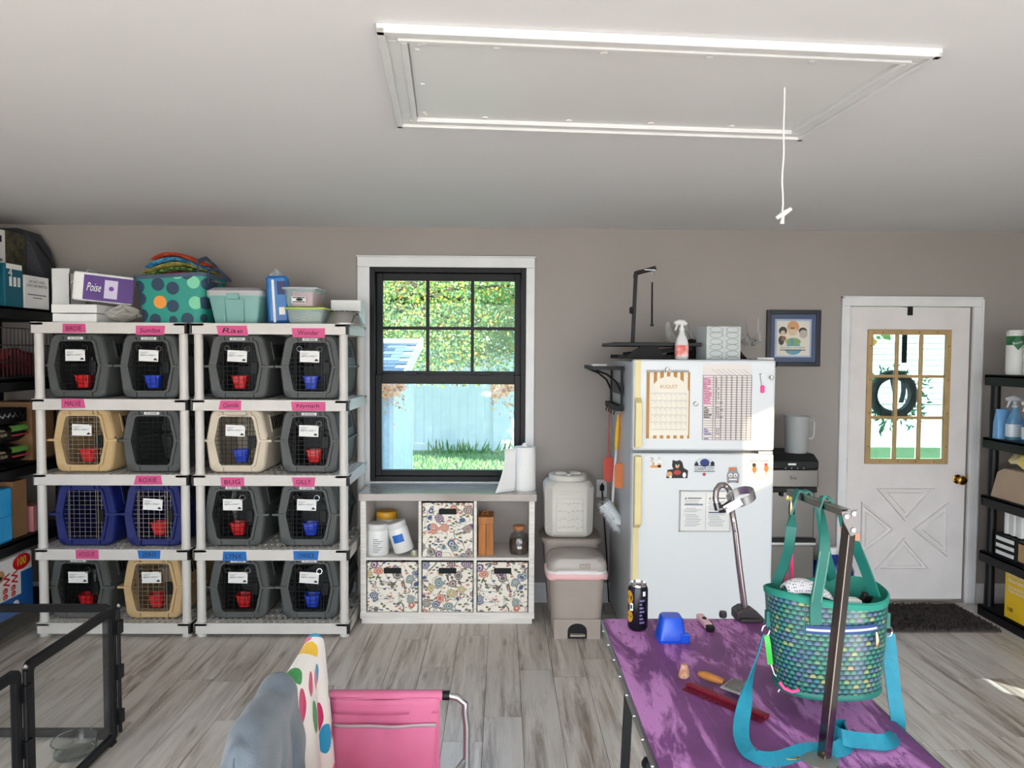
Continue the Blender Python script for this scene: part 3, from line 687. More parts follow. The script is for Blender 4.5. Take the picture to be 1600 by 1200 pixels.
def cup():
    rings = []
    def sq(w, z): return [(p[0], p[1] + .05, z) for p in rr(-w, w, -w * .8, w * .8, .012, 3)]
    b = MB().loft([sq(.032, 0), sq(.046, .07), sq(.05, .07), sq(.05, .075), sq(.043, .075), sq(.03, .006)], True, True, True)
    t = thing('crate_cup', 'x', 'cup', group='plastic cups inside crate doors'); b.build('cup_body', RED, t)
    MB().box(-.03, .03, .005, .016, .04, .07).build('hook', RED, t, smooth=False)
    return t
cupp = cup()
PTAPE = pm('pink_tape', (208, 80, 134), .6); BTAPE = pm('blue_tape', (18, 104, 182), .6)
# (unit, row, col, crate colour, wires, door-centre px, cup colour, cup dx, card?, tape text, tape pixel box, tape material)
MC = {'g': CG, 't': CT_, 'e': CBE, 'b': CB}
ROWS = [
 (1, 0, 'g', 0, 119, 'r', 1, 'BIRDIE', (98, 506, 133, 520), 'p'), (1, 0, 'g', 0, 233, 'b', 1, 'Sundae', (211, 509, 258, 523), 'p'),
 (1, 1, 't', 1, 127, 'r', 1, 'MALVE', (96, 623, 132, 638), 'p'), (1, 1, 'g', 0, 236, None, 0, None, None, 'p'),
 (1, 2, 'b', 1, 127, None, 0, None, None, 'p'), (1, 2, 'b', 1, 236, 'r', 1, 'ROXIE', (211, 743, 252, 757), 'p'),
 (1, 3, 'g', 0, 117, 'r', 1, 'VOGUE', (117, 859, 154, 873), 'p'), (1, 3, 't', 1, 233, 'r', 1, 'ZERO', (217, 860, 249, 873), 'B'),
 (2, 0, 'g', 0, 371, 'r', 1, 'Rae', (340, 509, 387, 524), 'p'), (2, 0, 'g', 0, 484, 'b', 1, 'Wonder', (458, 513, 506, 527), 'p'),
 (2, 1, 'e', 0, 367, 'b', 1, 'Glenda', (343, 626, 378, 640), 'p'), (2, 1, 'g', 0, 482, 'r', 1, 'Nymph', (455, 628, 507, 642), 'p'),
 (2, 2, 'g', 0, 362, 'r', 1, 'BUG', (345, 746, 381, 760), 'p'), (2, 2, 'g', 0, 478, 'b', 1, 'GILLY', (457, 746, 492, 760), 'p'),
 (2, 3, 'g', 0, 369, 'r', 1, 'LYNX', (347, 862, 384, 876), 'B'), (2, 3, 'g', 0, 481, 'b', 1, 'CHANCE', (459, 861, 497, 875), 'B')]
CN = {'g': 'grey', 't': 'tan', 'e': 'beige', 'b': 'blue'}
for (u, r_, c_, wire, px, cupc, hascard, nm, box_, tm) in ROWS:
    z = SZ[r_ + 1]; pos = at(px, 600, Y=4.43); x = pos.x + .005
    where = ('under the %s tape' % nm) if nm else ('without a name tape, right of the tan crate' if r_ == 1 else 'without a name tape, left of the other blue crate')
    lab = '%s plastic pet crate %s' % (CN[c_], where)
    sw = {CG: MC[c_]}
    if wire: sw[WIRED] = WIRES
    cr = dup(proto, lab, (x, 4.43, z), sw if (c_ != 'g' or wire) else None, skip=() if c_ == 'g' else ('nameplate', 'lettering'))
    if hascard:
        cd = dup(cardp, 'white info card ringed to the crate door under the %s tape' % nm, (x - .004, 4.43 - .006, z + ZM + .028))
        cd.rotation_euler = (0, R(random.uniform(-1.5, 4)), 0)
    if cupc:
        dup(cupp, '%s plastic cup behind the crate door under the %s tape' % ('red' if cupc == 'r' else 'blue', nm), (x + random.uniform(-.01, .02), 4.43 + .01, z + .062), {RED: BLU} if cupc == 'b' else None)
    if nm:
        a = at(box_[0], box_[3], Y=UY0); e = at(box_[2], box_[1], Y=UY0); zb, zt = a.z, e.z
        tt = thing('name_tape', '%s tape label reading %s on the white shelf edge' % ('pink' if tm == 'p' else 'blue', nm), 'tape', ((a.x + e.x) / 2, UY0, zb), group='name tapes on the shelf edges')
        rnd = random.Random(nm); j = lambda: rnd.uniform(-.008, .008)
        po = [(a.x + j(), zb), (e.x + j(), zb + rnd.uniform(-.003, .003)), (e.x + j(), zt), (a.x + j(), zt)]
        MB().prism(po, 'y', UY0 - .0012, UY0 - .0002).build('strip', PTAPE if tm == 'p' else BTAPE, tt, smooth=False)
        text('lettering', nm, INK, tt, ((a.x + e.x) / 2, UY0 - .0014, (zb + zt) / 2), (e.x - a.x) * .68, (zt - zb) * .5, tilt=rnd.uniform(-.03, .05), shear=.15 if nm[1].islower() else 0)
for o in (proto, cardp, cupp):
    for k in o.children_recursive: bpy.data.objects.remove(k)
    bpy.data.objects.remove(o)

# ---------------------------------------------------------------- things on top of the white shelving
TOP = SZ[0]
def X(px, Y, py=500): return at(px, py, Y=Y).x
def Zp(px, py, Y): return at(px, py, Y=Y).z
def tub(b, x0, x1, y0, y1, z0, z1, tp=.02, wall=.004, r=.02, rim=.008):
    def ring(e, z): return [(p[0], p[1], z) for p in rr(x0 + e, x1 - e, y0 + e, y1 - e, max(r - e * .3, .004), 3)]
    return b.loft([ring(tp, z0), ring(0, z1 - .012), ring(-rim, z1 - .012), ring(-rim, z1), ring(wall, z1), ring(tp + wall, z0 + wall)], True, True, True)
def lid(b, x0, x1, y0, y1, z, h=.02, e=.008, r=.02, dome=.015):
    def ring(k, zz): return [(p[0], p[1], zz) for p in rr(x0 - k, x1 + k, y0 - k, y1 + k, r, 3)]
    return b.loft([ring(e, z), ring(e, z + h * .6), ring(e - dome, z + h)], True, True, True)

# flat white carton
x0, x1 = X(82, 4.39), X(151, 4.39)
t = thing('flat_carton', 'flat white carton lying on the shelf top under the purple-label box', 'box', ((x0 + x1) / 2, 4.5, TOP))
MB().box(x0, x1, 4.39, 4.66, TOP, TOP + .05).build('tray', PAPER, t, smooth=False, bevel=.002)
MB().box(x0 - .004, x1 + .004, 4.386, 4.664, TOP + .055, TOP + .105).build('lid', PAPER, t, smooth=False, bevel=.002)
FLATZ = TOP + .105
# purple-label box, turned and tipped
pc = Vector((X(160, 4.5), 4.53, FLATZ + .102)); pmx = Matrix.Translation(pc) @ Matrix.Rotation(R(24), 4, 'Z') @ Matrix.Rotation(R(5), 4, 'Y')
t = thing('pads_box', 'white box with purple label tilted on the flat carton', 'box', (pc.x, pc.y, FLATZ))
MB().box(-.16, .16, -.075, .075, -.085, .085).xf(pmx).build('carton', PAPER, t, smooth=False, bevel=.012)
lb = MB().rect(-.105, .161, -.078, .07, -.0765).xf(pmx).build('label_panel', pm('purple_print', (74, 22, 120), .5), t, smooth=False)
MB().rect(.005, .075, -.06, .05, -.0775).xf(pmx).build('info_patch', pm('lilac_print', (206, 196, 222), .6), lb, smooth=False)
MB().add([tuple(pmx @ Vector((p[0], -.078, p[1]))) for p in circ(.042, .0, .014, 12)], [tuple(range(12))]).build('emblem', pm('violet_print', (110, 60, 150), .6), lb, smooth=False)
nn = (pmx.to_3x3() @ Vector((0, -1, 0))); up_ = pmx.to_3x3() @ Vector((0, 0, 1))
text('lettering', 'Poise', PAPER, lb, pmx @ Vector((-.05, -.0775, .0)), .075, .05, n=nn, up=up_, shear=.3, tilt=.0)
# open carton behind
x0, x1 = X(84, 4.74), X(103, 4.74)
t = thing('open_carton', 'tall white open carton with raised flap behind the purple-label box', 'box', ((x0 + x1) / 2, 4.8, TOP))
b = MB().box(x0, x1 + .04, 4.72, 4.726, TOP, 2.23).box(x0, x0 + .005, 4.72, 4.9, TOP, 2.23).box(x1 + .035, x1 + .04, 4.72, 4.9, TOP, 2.2).box(x0, x1 + .04, 4.894, 4.9, TOP, 2.2).box(x0, x1 + .04, 4.72, 4.9, TOP, TOP + .005)
b.build('carton_body', PAPER, t, smooth=False)
MB().quad((x1 + .02, 4.72, 2.12), (x1 + .15, 4.74, 2.225), (x1 + .15, 4.86, 2.225), (x1 + .04, 4.9, 2.2)).build('flap', PAPER, t, smooth=False, solid=.004)
# crumpled plastic bag
rnd = random.Random(4); bx_, by_ = X(198, 4.55), 4.5
b = MB().grid(lambda u, v: (bx_ + .11 * math.sin(v * math.pi) * math.cos(u * 6.283) * (1 + .18 * math.sin(u * 31 + v * 9)), by_ + .09 * math.sin(v * math.pi) * math.sin(u * 6.283) * (1 + .2 * math.sin(u * 23 + v * 13)), TOP + .005 + .1 * (1 - v) * (1 + .12 * math.sin(u * 40))), 40, 10)
b.build('plastic_bag', clearp('cloudy_film', (226, 220, 210), .4, .25), label='crumpled cloudy plastic bag between flat carton and dotted tote', cat='bag')
# dotted tote
m = NT('dotted_tote'); v = m.coord(); sp_ = m.sep(v); q = m.comb(sp_[0], m.ma('MULTIPLY', sp_[1], .35), sp_[2])
d = m.vor(q, 10.5, rnd=.55); c = m.vor(q, 10.5, 'Color', rnd=.55); cs_ = m.ramp(m.sep(c)[0], [(0, (36, 62, 84)), (.5, (30, 58, 80)), (.52, (232, 146, 60)), (.7, (232, 146, 60)), (.72, (120, 200, 160))], 'CONSTANT')
m.set(col=m.mix(m.ma('LESS_THAN', d, .40), (34, 140, 126), cs_), rough=.6); TOTE = m.m
tx0, tx1 = X(226, 4.45), X(318, 4.45); tc_ = ((tx0 + tx1) / 2 - .005)
t = thing('tote_bag', 'teal tote with large dots stuffed with folded blankets', 'tote', (tc_, 4.6, TOP))
def tr(k, z, y0=4.42, y1=4.74): return [(tc_ + (p[0]) * k, (y0 + y1) / 2 + p[1] * (1 + (k - 1) * .5), z + .012 * math.sin(p[0] * 14) * (z > TOP + .2)) for p in rr(-.185, .185, -.16, .16, .05, 4)]
b = MB().loft([tr(1, TOP), tr(1.02, TOP + .06), tr(1.1, TOP + .17), tr(1.22, TOP + .285), tr(1.19, TOP + .285), tr(1.05, TOP + .15)], True, True, False)
bo = b.build('bag_body', TOTE, t)
MB().loft([tr(1.225, TOP + .268), tr(1.235, TOP + .268), tr(1.235, TOP + .29), tr(1.2, TOP + .29)], True).build('binding', pm('slate_binding', (70, 84, 104), .7), t)
for yy, dx in ((4.43, .0), (4.73, .06)):
    b = MB().tube([(tc_ + .16 + dx, 4.43, TOP + .24), (tc_ + .165 + dx, 4.425, TOP + .30), (tc_ + .15 + dx, 4.45, TOP + .37 - dx), (tc_ + .15 + dx, 4.58, TOP + .405 - dx), (tc_ + .17 + dx, 4.70, TOP + .36 - dx), (tc_ + .18 + dx, 4.735, TOP + .28)], .013, 8, flat=.35)
    b.build('strap', pm('strap_slate', (66, 80, 100), .7), t)
FOLD = [((244, 180, 170), (150, 90, 96), 'pale pink'), ((190, 26, 96), (150, 20, 70), 'magenta'), ((150, 196, 96), (40, 90, 50), 'green leaf-print'), ((150, 140, 70), (206, 180, 90), 'mottled olive'), ((22, 120, 190), (90, 180, 226), 'bright blue'), ((232, 84, 36), (190, 60, 30), 'orange')]
for k, (c1, c2, nm) in enumerate(FOLD):
    mt = NT('fleece_%d' % k); v = mt.coord(); mt.set(col=mt.mix(mt.step(mt.noise(v, 26 if k != 2 else 40, 2), .47, .53), c1, c2), rough=.95); mt.bump(mt.noise(v, 180, 2), .4, .003)
    z0 = TOP + .262 + k * .0235; hw_ = [.24, .235, .225, .215, .195, .165][k]; sh_ = [.0, .0, .01, .02, .02, .03][k]
    amp = .010 + .005 * k
    def ring(e, zz): return [(tc_ - .02 + sh_ + p[0] * e + .0, 4.585 + p[1] * e, zz + amp * (math.sin((p[0] + .05) * 13 + k * .4)) + .02 * (k / 5) * (1 - abs(p[0] - .06) * 5)) for p in rr(-hw_, hw_, -.125, .125, .04, 4)]
    b = MB()
    def sec(u, v):
        x_ = -hw_ + 2 * hw_ * u; a = v * 6.283; ww = .125 * (1 - .15 * abs(2 * u - 1) ** 4)
        zz = z0 + amp * math.sin((x_ + .05) * 13 + k * .35) + .015 * (k / 5) * (1 - abs(x_ - .06) * 5)
        return (tc_ - .01 + sh_ + x_, 4.585 + ww * math.cos(a), zz + .0135 * math.sin(a) * (1 - .9 * abs(2 * u - 1) ** 10))
    b.grid(sec, 24, 14)
    b.build('folded_blanket', mt.m, label='%s folded fleece blanket in the dotted tote%s' % (nm, ', topmost of the pile' if k == 5 else ''), cat='blanket', group='folded blankets in the dotted tote')
b = MB()
# teal storage bin with grey lid
BT = pm('teal_bin', (122, 170, 164), .4); BTL = pm('grey_lid', (176, 176, 178), .45)
x0, x1 = X(324, 4.42), X(408, 4.42); zt = Zp(365, 462, 4.42)
t = thing('storage_bin', 'pale teal storage bin with grey domed lid on the shelf top', 'bin', ((x0 + x1) / 2, 4.6, TOP))
tub(MB(), x0 + .005, x1 - .005, 4.42, 4.78, TOP, zt, .028).build('bin_body', BT, t)
lid(MB(), x0 + .005, x1 - .005, 4.42, 4.78, zt, .05, .012, .03, .03).build('lid', BTL, t)
MB().box((x0 + x1) / 2 - .04, (x0 + x1) / 2 + .035, 4.398, 4.42, zt - .022, zt + .012).build('latch', BT, t, smooth=False, bevel=.003)
b = MB()
for s_ in (-.055, .05): b.prism([((x0 + x1) / 2 + s_ - .004, TOP + .01), ((x0 + x1) / 2 + s_ + .004, TOP + .01), ((x0 + x1) / 2 + s_ * 1.1 + .004, zt - .02), ((x0 + x1) / 2 + s_ * 1.1 - .004, zt - .02)], 'y', 4.418, 4.45)
b.build('rib', BT, t, smooth=False)
# blue pack
bl = pm('blue_pack', (20, 112, 182), .35, var=(7, (16, 80, 150))); x0, x1 = X(411, 4.44), X(447, 4.44)
t = thing('pad_pack', 'blue plastic pack of pads standing beside the teal bin', 'pack', ((x0 + x1) / 2, 4.55, TOP))
pmx = Matrix.Translation(((x0 + x1) / 2, 4.56, TOP + .004)) @ Matrix.Rotation(R(-3.0), 4, 'Y') @ Matrix.Rotation(R(12), 4, 'Z')
MB().box(-.062, .062, -.11, .11, 0, .285).xf(pmx).build('pack', bl, t, smooth=False, bevel=.016)
MB().rect(-.03, -.016, .005, .26, -.1115).rect(.005, .04, .05, .095, -.1115).xf(pmx).build('white_print', PAPER, t, smooth=False)
MB().rect(.0, .05, .17, .25, -.1116).xf(pmx).build('dark_print', pm('navy_print', (24, 40, 96), .5), t, smooth=False)
MB().grid(lambda u, v: tuple(pmx @ Vector((-.05 + .1 * u, .02 * math.sin(u * 9), .28 + .06 * v * (1 - abs(u - .4) * 1.6)))), 10, 4).build('torn_wrap', clearp('clear_film', (220, 226, 230), .4), t)
# clear containers
CLR = clearp('clear_plastic', (206, 224, 222), .28, .15); x0, x1 = X(447, 4.42), X(505, 4.42); z1 = Zp(475, 483, 4.42)
t = thing('clear_container', 'clear plastic container with lime green lid holding wooden sticks', 'container', ((x0 + x1) / 2, 4.55, TOP))
tub(MB(), x0, x1, 4.42, 4.70, TOP, z1, .012, .003).build('tub', CLR, t); lid(MB(), x0, x1, 4.42, 4.70, z1, .014, .012).build('lid', pm('lime_lid', (176, 200, 60), .4), t)
rnd = random.Random(9); wdm = pm('pale_wood', (206, 176, 130), .7)
for k in range(7):
    a = (x0 + .03 + rnd.random() * .06, 4.44 + rnd.random() * .1, TOP + .012 + rnd.random() * .03); bq = (a[0] + .1, a[1] + rnd.random() * .08, a[2] + rnd.uniform(-.0, .03))
    MB().bar(a, bq, .009, .004).build('wooden_stick', wdm, label='wooden craft stick in the clear container', cat='stick', group='wooden sticks in the container', smooth=False)
x0, x1 = X(443, 4.43), X(493, 4.43); z0 = z1 + .016; z1b = Zp(470, 451, 4.43)
t = thing('lidded_container', 'clear lidded container filled with pink paper, on the green-lid container', 'container', ((x0 + x1) / 2, 4.55, z0))
tub(MB(), x0, x1, 4.43, 4.68, z0, z1b, .014, .003).build('tub', CLR, t); lid(MB(), x0, x1, 4.43, 4.68, z1b, .012, .012).build('lid', clearp('frosted_lid', (226, 226, 230), .6), t)
MB().box(x0 + .05, x1 - .02, 4.45, 4.66, z0 + .006, z1b - .02).build('contents', pm('pink_paper', (240, 120, 150), .7), t, smooth=False)
MB().box(x0 + .05, x0 + .135, 4.424, 4.4255, z0 + .02, z0 + .06).build('sticker', PAPER, t, smooth=False)
MB().rect(x0 + .055, x0 + .13, z0 + .024, z0 + .030, 4.4235).rect(x0 + .055, x0 + .13, z0 + .050, z0 + .056, 4.4235).add([(p[0], 4.4235, p[1]) for p in circ(x0 + .097, z0 + .041, .012, 10, 1.8, .7)], [tuple(range(10))]).build('sticker_print', INK, t, smooth=False)
# small white envelope box
x0, x1 = X(517, 4.62), X(571, 4.62); zt = Zp(545, 469, 4.62)
t = thing('envelope_box', 'small white box with envelope flap behind the steel bowl', 'box', ((x0 + x1) / 2, 4.7, TOP))
MB().box(x0, x1 - .03, 4.62, 4.78, TOP, zt).build('box_body', PAPER, t, smooth=False, bevel=.002)
xm = (x0 + x1 - .03) / 2; MB().prism([(x0 + .03, zt - .002), (x1 - .06, zt - .002), (xm, zt - .045)], 'y', 4.617, 4.62).build('flap', PAPER, t, smooth=False)
# steel bowl upside down and a wire rack beside it
cx_ = X(538, 4.48); r0 = .115
t = thing('steel_bowl', 'brushed steel pet bowl upside down on the shelf corner', 'bowl', (cx_, 4.5, TOP))
MB().lathe([(r0 + .004, 0), (r0 + .004, .006), (r0, .008), (r0 - .012, .04), (r0 - .03, .078), (r0 - .05, .079)], (cx_, 4.5, TOP), 32).build('bowl', STEEL, t)
b = MB()
for k in range(16): a_ = k * 2 * math.pi / 16; b.obox((cx_ + (r0 - .032) * math.cos(a_), 4.5 + (r0 - .032) * math.sin(a_), TOP + .078), .026, .012, .004, (0, 0, a_ + 1.57))
b.build('ridge', BLACK, t, smooth=False)
t = thing('wire_rack', 'small black wire rack leaning over the shelf corner by the bowl', 'rack', (-.92, 4.47, TOP))
b = MB()
for k in range(4):
    xx = -.955 + k * .018; b.tube([(xx, 4.40, TOP + .004), (xx + .012, 4.43, TOP + .05), (xx + .02, 4.5, TOP + .06), (xx + .02, 4.55, TOP + .004)], .0028, 5)
b.tube([(-.965, 4.43, TOP + .05), (-.865, 4.45, TOP + .062)], .0028, 5)
b.build('wires', BLACK, t)

# ---------------------------------------------------------------- black shelving along the side walls
def blackshelf(label, x0, x1, y0, y1, zs):
    t = thing('resin_shelf', label, 'shelving', ((x0 + x1) / 2, (y0 + y1) / 2, 0), group='black shelving along the side walls')
    for z in zs:
        b = MB().box(x0, x1, y0, y1, z - .02, z).box(x0, x1, y0, y0 + .015, z - .07, z).box(x0, x1, y1 - .015, y1, z - .07, z).box(x0, x0 + .015, y0, y1, z - .07, z).box(x1 - .015, x1, y0, y1, z - .07, z)
        b.build('shelf', BLACK, t, smooth=False, bevel=.004)
    zz = [0] + zs[::-1]
    for cx in (x0 + .045, x1 - .045):
        for cy in (y0 + .045, y1 - .045):
            for k in range(len(zs)): MB().lathe([(.03, 0), (.028, zz[k + 1] - zz[k] - .02)], (cx, cy, zz[k]), 10).build('post', BLACK, t)
LZ = [1.964, 1.54, 1.03, .59, .14]; LF = -2.85
blackshelf('black plastic shelving along the left wall', LF - .48, LF, 3.8, 4.88, LZ)
RZ = [1.59, 1.18, .80, .43, .07]; RFx = 3.16
blackshelf('black plastic shelving on the right beside the back door', RFx, RFx + .48, 3.8, 4.78, RZ)
def pack(name, label, cat, x0, x1, y0, y1, z0, z1, mat, bev=.006):
    t = thing(name, label, cat, ((x0 + x1) / 2, (y0 + y1) / 2, z0)); o = MB().box(x0, x1, y0, y1, z0, z1).build('body', mat, t, smooth=False, bevel=bev); return t
def fx(b, x, y0, y1, z0, z1): return b.quad((x, y0, z0), (x, y1, z0), (x, y1, z1), (x, y0, z1))
f = LF - .02; z = LZ[0]
t = pack('sealed_box', 'white box printed DO NOT OPEN beside the open carton', 'box', f - .2, f, 4.47, 4.71, z, z + .2, PAPER, .002)
for k, (s_, zz, w_) in enumerate((('DO NOT OPEN', .165, .15), ('X-RAYS ARE PERMITTED', .14, .2))): text('lettering', s_, INK, t, (f + .001, 4.59, z + zz), w_, .016, n=(1, 0, 0))
b = MB(); fx(b, f + .001, 4.5, 4.68, z + .082, z + .089); fx(b, f + .001, 4.55, 4.64, z + .064, z + .07); b.build('print', GREYTXT, t, smooth=False)
t = pack('teal_carton', 'teal box with white printed windows on the left top shelf', 'box', f - .15, f, 4.3, 4.46, z, z + .25, pm('teal_print', (14, 92, 112), .5), .002)
b = MB(); fx(b, f + .001, 4.31, 4.45, z + .22, z + .25)
for k in range(3): fx(b, f + .001, 4.335 + k * .037, 4.36 + k * .037, z + .12, z + .175)
b.build('print', PAPER, t, smooth=False); text('lettering', '4', PAPER, t, (f + .001, 4.345, z + .2), .035, .05, n=(1, 0, 0))
gb_ = pm('grey_bin', (118, 124, 126), .5); t = thing('grey_bin', 'grey plastic bin at the left edge of the top shelf', 'bin', (f - .12, 4.1, z))
tub(MB(), f - .24, f, 3.9, 4.285, z, z + .27, .02, .004, .03).build('tub', gb_, t)
t = pack('picture_box', 'tall box with white panel and dark camouflage side on the left shelf', 'box', f - .43, f - .17, 4.42, 4.76, z, z + .48, pm('dark_camo', (34, 38, 32), .6, var=(22, (92, 84, 60))), .002)
b = MB(); fx(b, f - .168, 4.425, 4.56, z + .2, z + .475); b.build('white_panel', PAPER, t, smooth=False)
b = MB(); fx(b, f - .167, 4.44, 4.53, z + .40, z + .44); fx(b, f - .167, 4.46, 4.5, z + .36, z + .43); b.build('silhouette_print', INK, t, smooth=False)
b = MB(); fx(b, f - .167, 4.43, 4.5, z + .27, z + .35); b.build('blue_print', pm('sky_print', (130, 170, 210), .6), t, smooth=False)
# soft carrier
CA = pm('carrier_fabric', (52, 54, 60), .85, bump=(300, .3)); CM = pm('carrier_mesh', (74, 76, 82), .8, var=(220, (40, 42, 46)))
t = thing('soft_carrier', 'dark grey soft-sided pet carrier with mesh panel on the left top shelf', 'carrier', (-3.1, 4.84, z))
pr_ = [(-3.38, z), (-2.93, z), (-2.93, z + .2), (-3.0, z + .42), (-3.06, z + .51), (-3.12, z + .53), (-3.38, z + .53)]
MB().prism(pr_, 'y', 4.78, 4.96).build('shell', CA, t, smooth=False, bevel=.02)
MB().prism([(p[0] * .97 - .09, (p[1] - z) * .9 + z + .02) for p in pr_], 'y', 4.774, 4.781).build('mesh_panel', CM, t, smooth=False)
MB().tube([(-2.99, 4.79, z + .44), (-2.92, 4.80, z + .34), (-2.88, 4.80, z + .26), (-2.9, 4.8, z + .19), (-2.95, 4.8, z + .16)], .006, 6).build('strap', BLACK, t)
# wire crate on the second shelf
z = LZ[1]; t = thing('wire_crate', 'black wire crate with red bedding on the left shelving', 'crate', (-3.09, 4.5, z)); b = MB()
for k in range(17): yy = 4.2 + k * .034; b.bar((f, yy, z + .01), (f, yy, z + .3), .0045)
for k in range(13): xx = f - .42 + k * .035; b.bar((xx, 4.2, z + .01), (xx, 4.2, z + .3), .0045)
for zz in (.01, .1, .2, .3): b.bar((f, 4.2, z + zz), (f, 4.745, z + zz), .005).bar((f - .42, 4.2, z + zz), (f, 4.2, z + zz), .005)
b.build('bars', pm('crate_wire', (120, 118, 118), .4, 1), t, smooth=False)
MB().box(f - .42, f, 4.2, 4.745, z, z + .012).build('tray', BLACK, t, smooth=False)
MB().grid(lambda u, v: (f - .04 - .36 * u, 4.24 + .46 * v, z + .012 + .15 * math.sin(math.pi * v) ** .4 * (1 + .1 * math.sin(u * 11 + v * 17))), 12, 14).build('red_bedding', pm('dark_red_fleece', (126, 26, 34), .95), label='dark red bedding inside the wire crate', cat='bedding', solid=.02)
tub(MB(), f - .2, f - .005, 3.93, 4.19, z, z + .15, .02).build('small_tub', pm('light_grey_tub', (166, 168, 170), .5), label='small light grey tub at the left edge below the grey bin', cat='tub')
# third shelf
z = LZ[2]; PB = pm('black_bag_film', (26, 24, 26), .35)
for k in range(2):
    z0 = z + k * .125; t = thing('food_bag', 'black pet food bag with green label, %s of two' % ('upper' if k else 'lower'), 'bag', (f - .13, 4.33, z0), group='black food bags on the left shelf')
    b = MB().loft([[(f - .25 + .25 * (1 - (1 - s_) * .2) * 0 + p[0], yy, z0 + .062 + p[1]) for p in circ(.125, 0, .0615, 14, 2.0 * s_, s_)] for yy, s_ in ((4.08, .7), (4.12, 1), (4.46, 1), (4.52, .75))], True, True, True)
    b.build('bag', PB, t)
    b = MB().grid(lambda u, v: (f + .0005 - .02 * (2 * v - 1) ** 2 * .9, 4.33 + u * .15, z0 + .07 + .04 * v), 3, 6); b.build('green_label', pm('label_green', (96, 150, 70), .5), t)
    b = MB().grid(lambda u, v: (f + .002 - .012 * v, 4.33 + u * .15, z0 + .05 + .02 * v), 3, 3); b.build('red_label', pm('label_red', (170, 60, 60), .5), t)
    text('lettering', 'PURINA', pm('label_gold', (206, 190, 150), .4), t, (f + .0, 4.24, z0 + .09), .06, .012, n=(1, 0, .3)); text('lettering', 'PRO PLAN', pm('label_gold', (206, 190, 150), .4), t, (f + .003, 4.23, z0 + .065), .10, .018, n=(1, 0, 0))
t = pack('flat_box', 'flat black box with silver print on top of the food bags', 'box', f - .25, f - .02, 4.02, 4.5, z + .25, z + .335, BLACK, .003)
b = MB()
for k in range(9): yy = 4.05 + k * .045; b.tube([(f - .018, yy, z + .29), (f - .0175, yy + .02, z + .305), (f - .018, yy + .05, z + .285), (f - .018, yy + .07, z + .31)], .005, 5)
b.build('silver_print', CHROME, t)
pack('cardboard_carton', 'brown cardboard carton standing behind the food bags', 'box', f - .3, f - .04, 4.58, 4.8, z, z + .36, CARDB, .003)
# fourth shelf
z = LZ[3]; t = pack('blue_pad_pack', 'bright blue wrapped pack of pads on the left shelving', 'pack', f - .28, f, 3.98, 4.33, z, z + .32, pm('cyan_pack', (38, 150, 214), .35, var=(5, (70, 176, 230))), .02)
fx(MB(), f + .001, 4.0, 4.31, z + .155, z + .16).build('seam', pm('seam_blue', (24, 110, 180), .4), t, smooth=False)
pack('tall_carton', 'brown cardboard carton beside the bright blue pack', 'box', f - .25, f - .03, 4.37, 4.5, z, z + .34, CARDB, .003)
pack('pink_carton', 'small pink box behind the bright blue pack', 'box', f - .2, f - .02, 4.54, 4.66, z, z + .16, pm('dull_pink', (196, 130, 130), .7), .003)
# bottom shelf
z = LZ[4]; t = pack('puppy_pad_pack', 'white and blue puppy pad pack with red lettering on the lowest left shelf', 'pack', f - .26, f, 4.0, 4.5, z, z + .36, PAPER, .02)
b = MB(); fx(b, f + .001, 4.02, 4.49, z + .01, z + .12); fx(b, f + .001, 4.38, 4.49, z + .12, z + .25); b.build('blue_panel', pm('pack_blue', (36, 96, 170), .4), t, smooth=False)
RP = pm('pack_red', (206, 28, 44), .4)
MB().add([(f + .0015, p[0], p[1]) for p in circ(4.39, z + .31, .055, 14, 1.5, .85)], [tuple(range(14))]).build('red_badge', RP, t, smooth=False)
for k, yy in enumerate((4.28, 4.35)): text('lettering', 'Wee', RP, t, (f + .002, yy - .03, z + .2), .15, .06, n=(1, 0, 0), tilt=R(-90), bold=.02)
text('lettering', '100', pm('label_yellow', (236, 200, 60), .5), t, (f + .002, 4.39, z + .315), .08, .05, n=(1, 0, 0), bold=.02)
MB().add([(f + .0015, p[0], p[1]) for p in circ(4.33, z + .065, .03, 12)], [tuple(range(12))]).build('seal_print', PAPER, t, smooth=False)
DG = pm('dog_print_tan', (190, 140, 96), .7); MB().add([(f + .0016, p[0], p[1]) for p in circ(4.2, z + .27, .035, 12, 1.1, 1)], [tuple(range(12))]).build('dog_print', DG, t, smooth=False)
MB().add([(f + .002, p[0], p[1]) for p in circ(4.205, z + .26, .012, 8)], [tuple(range(8))]).build('nose_print', INK, t, smooth=False)

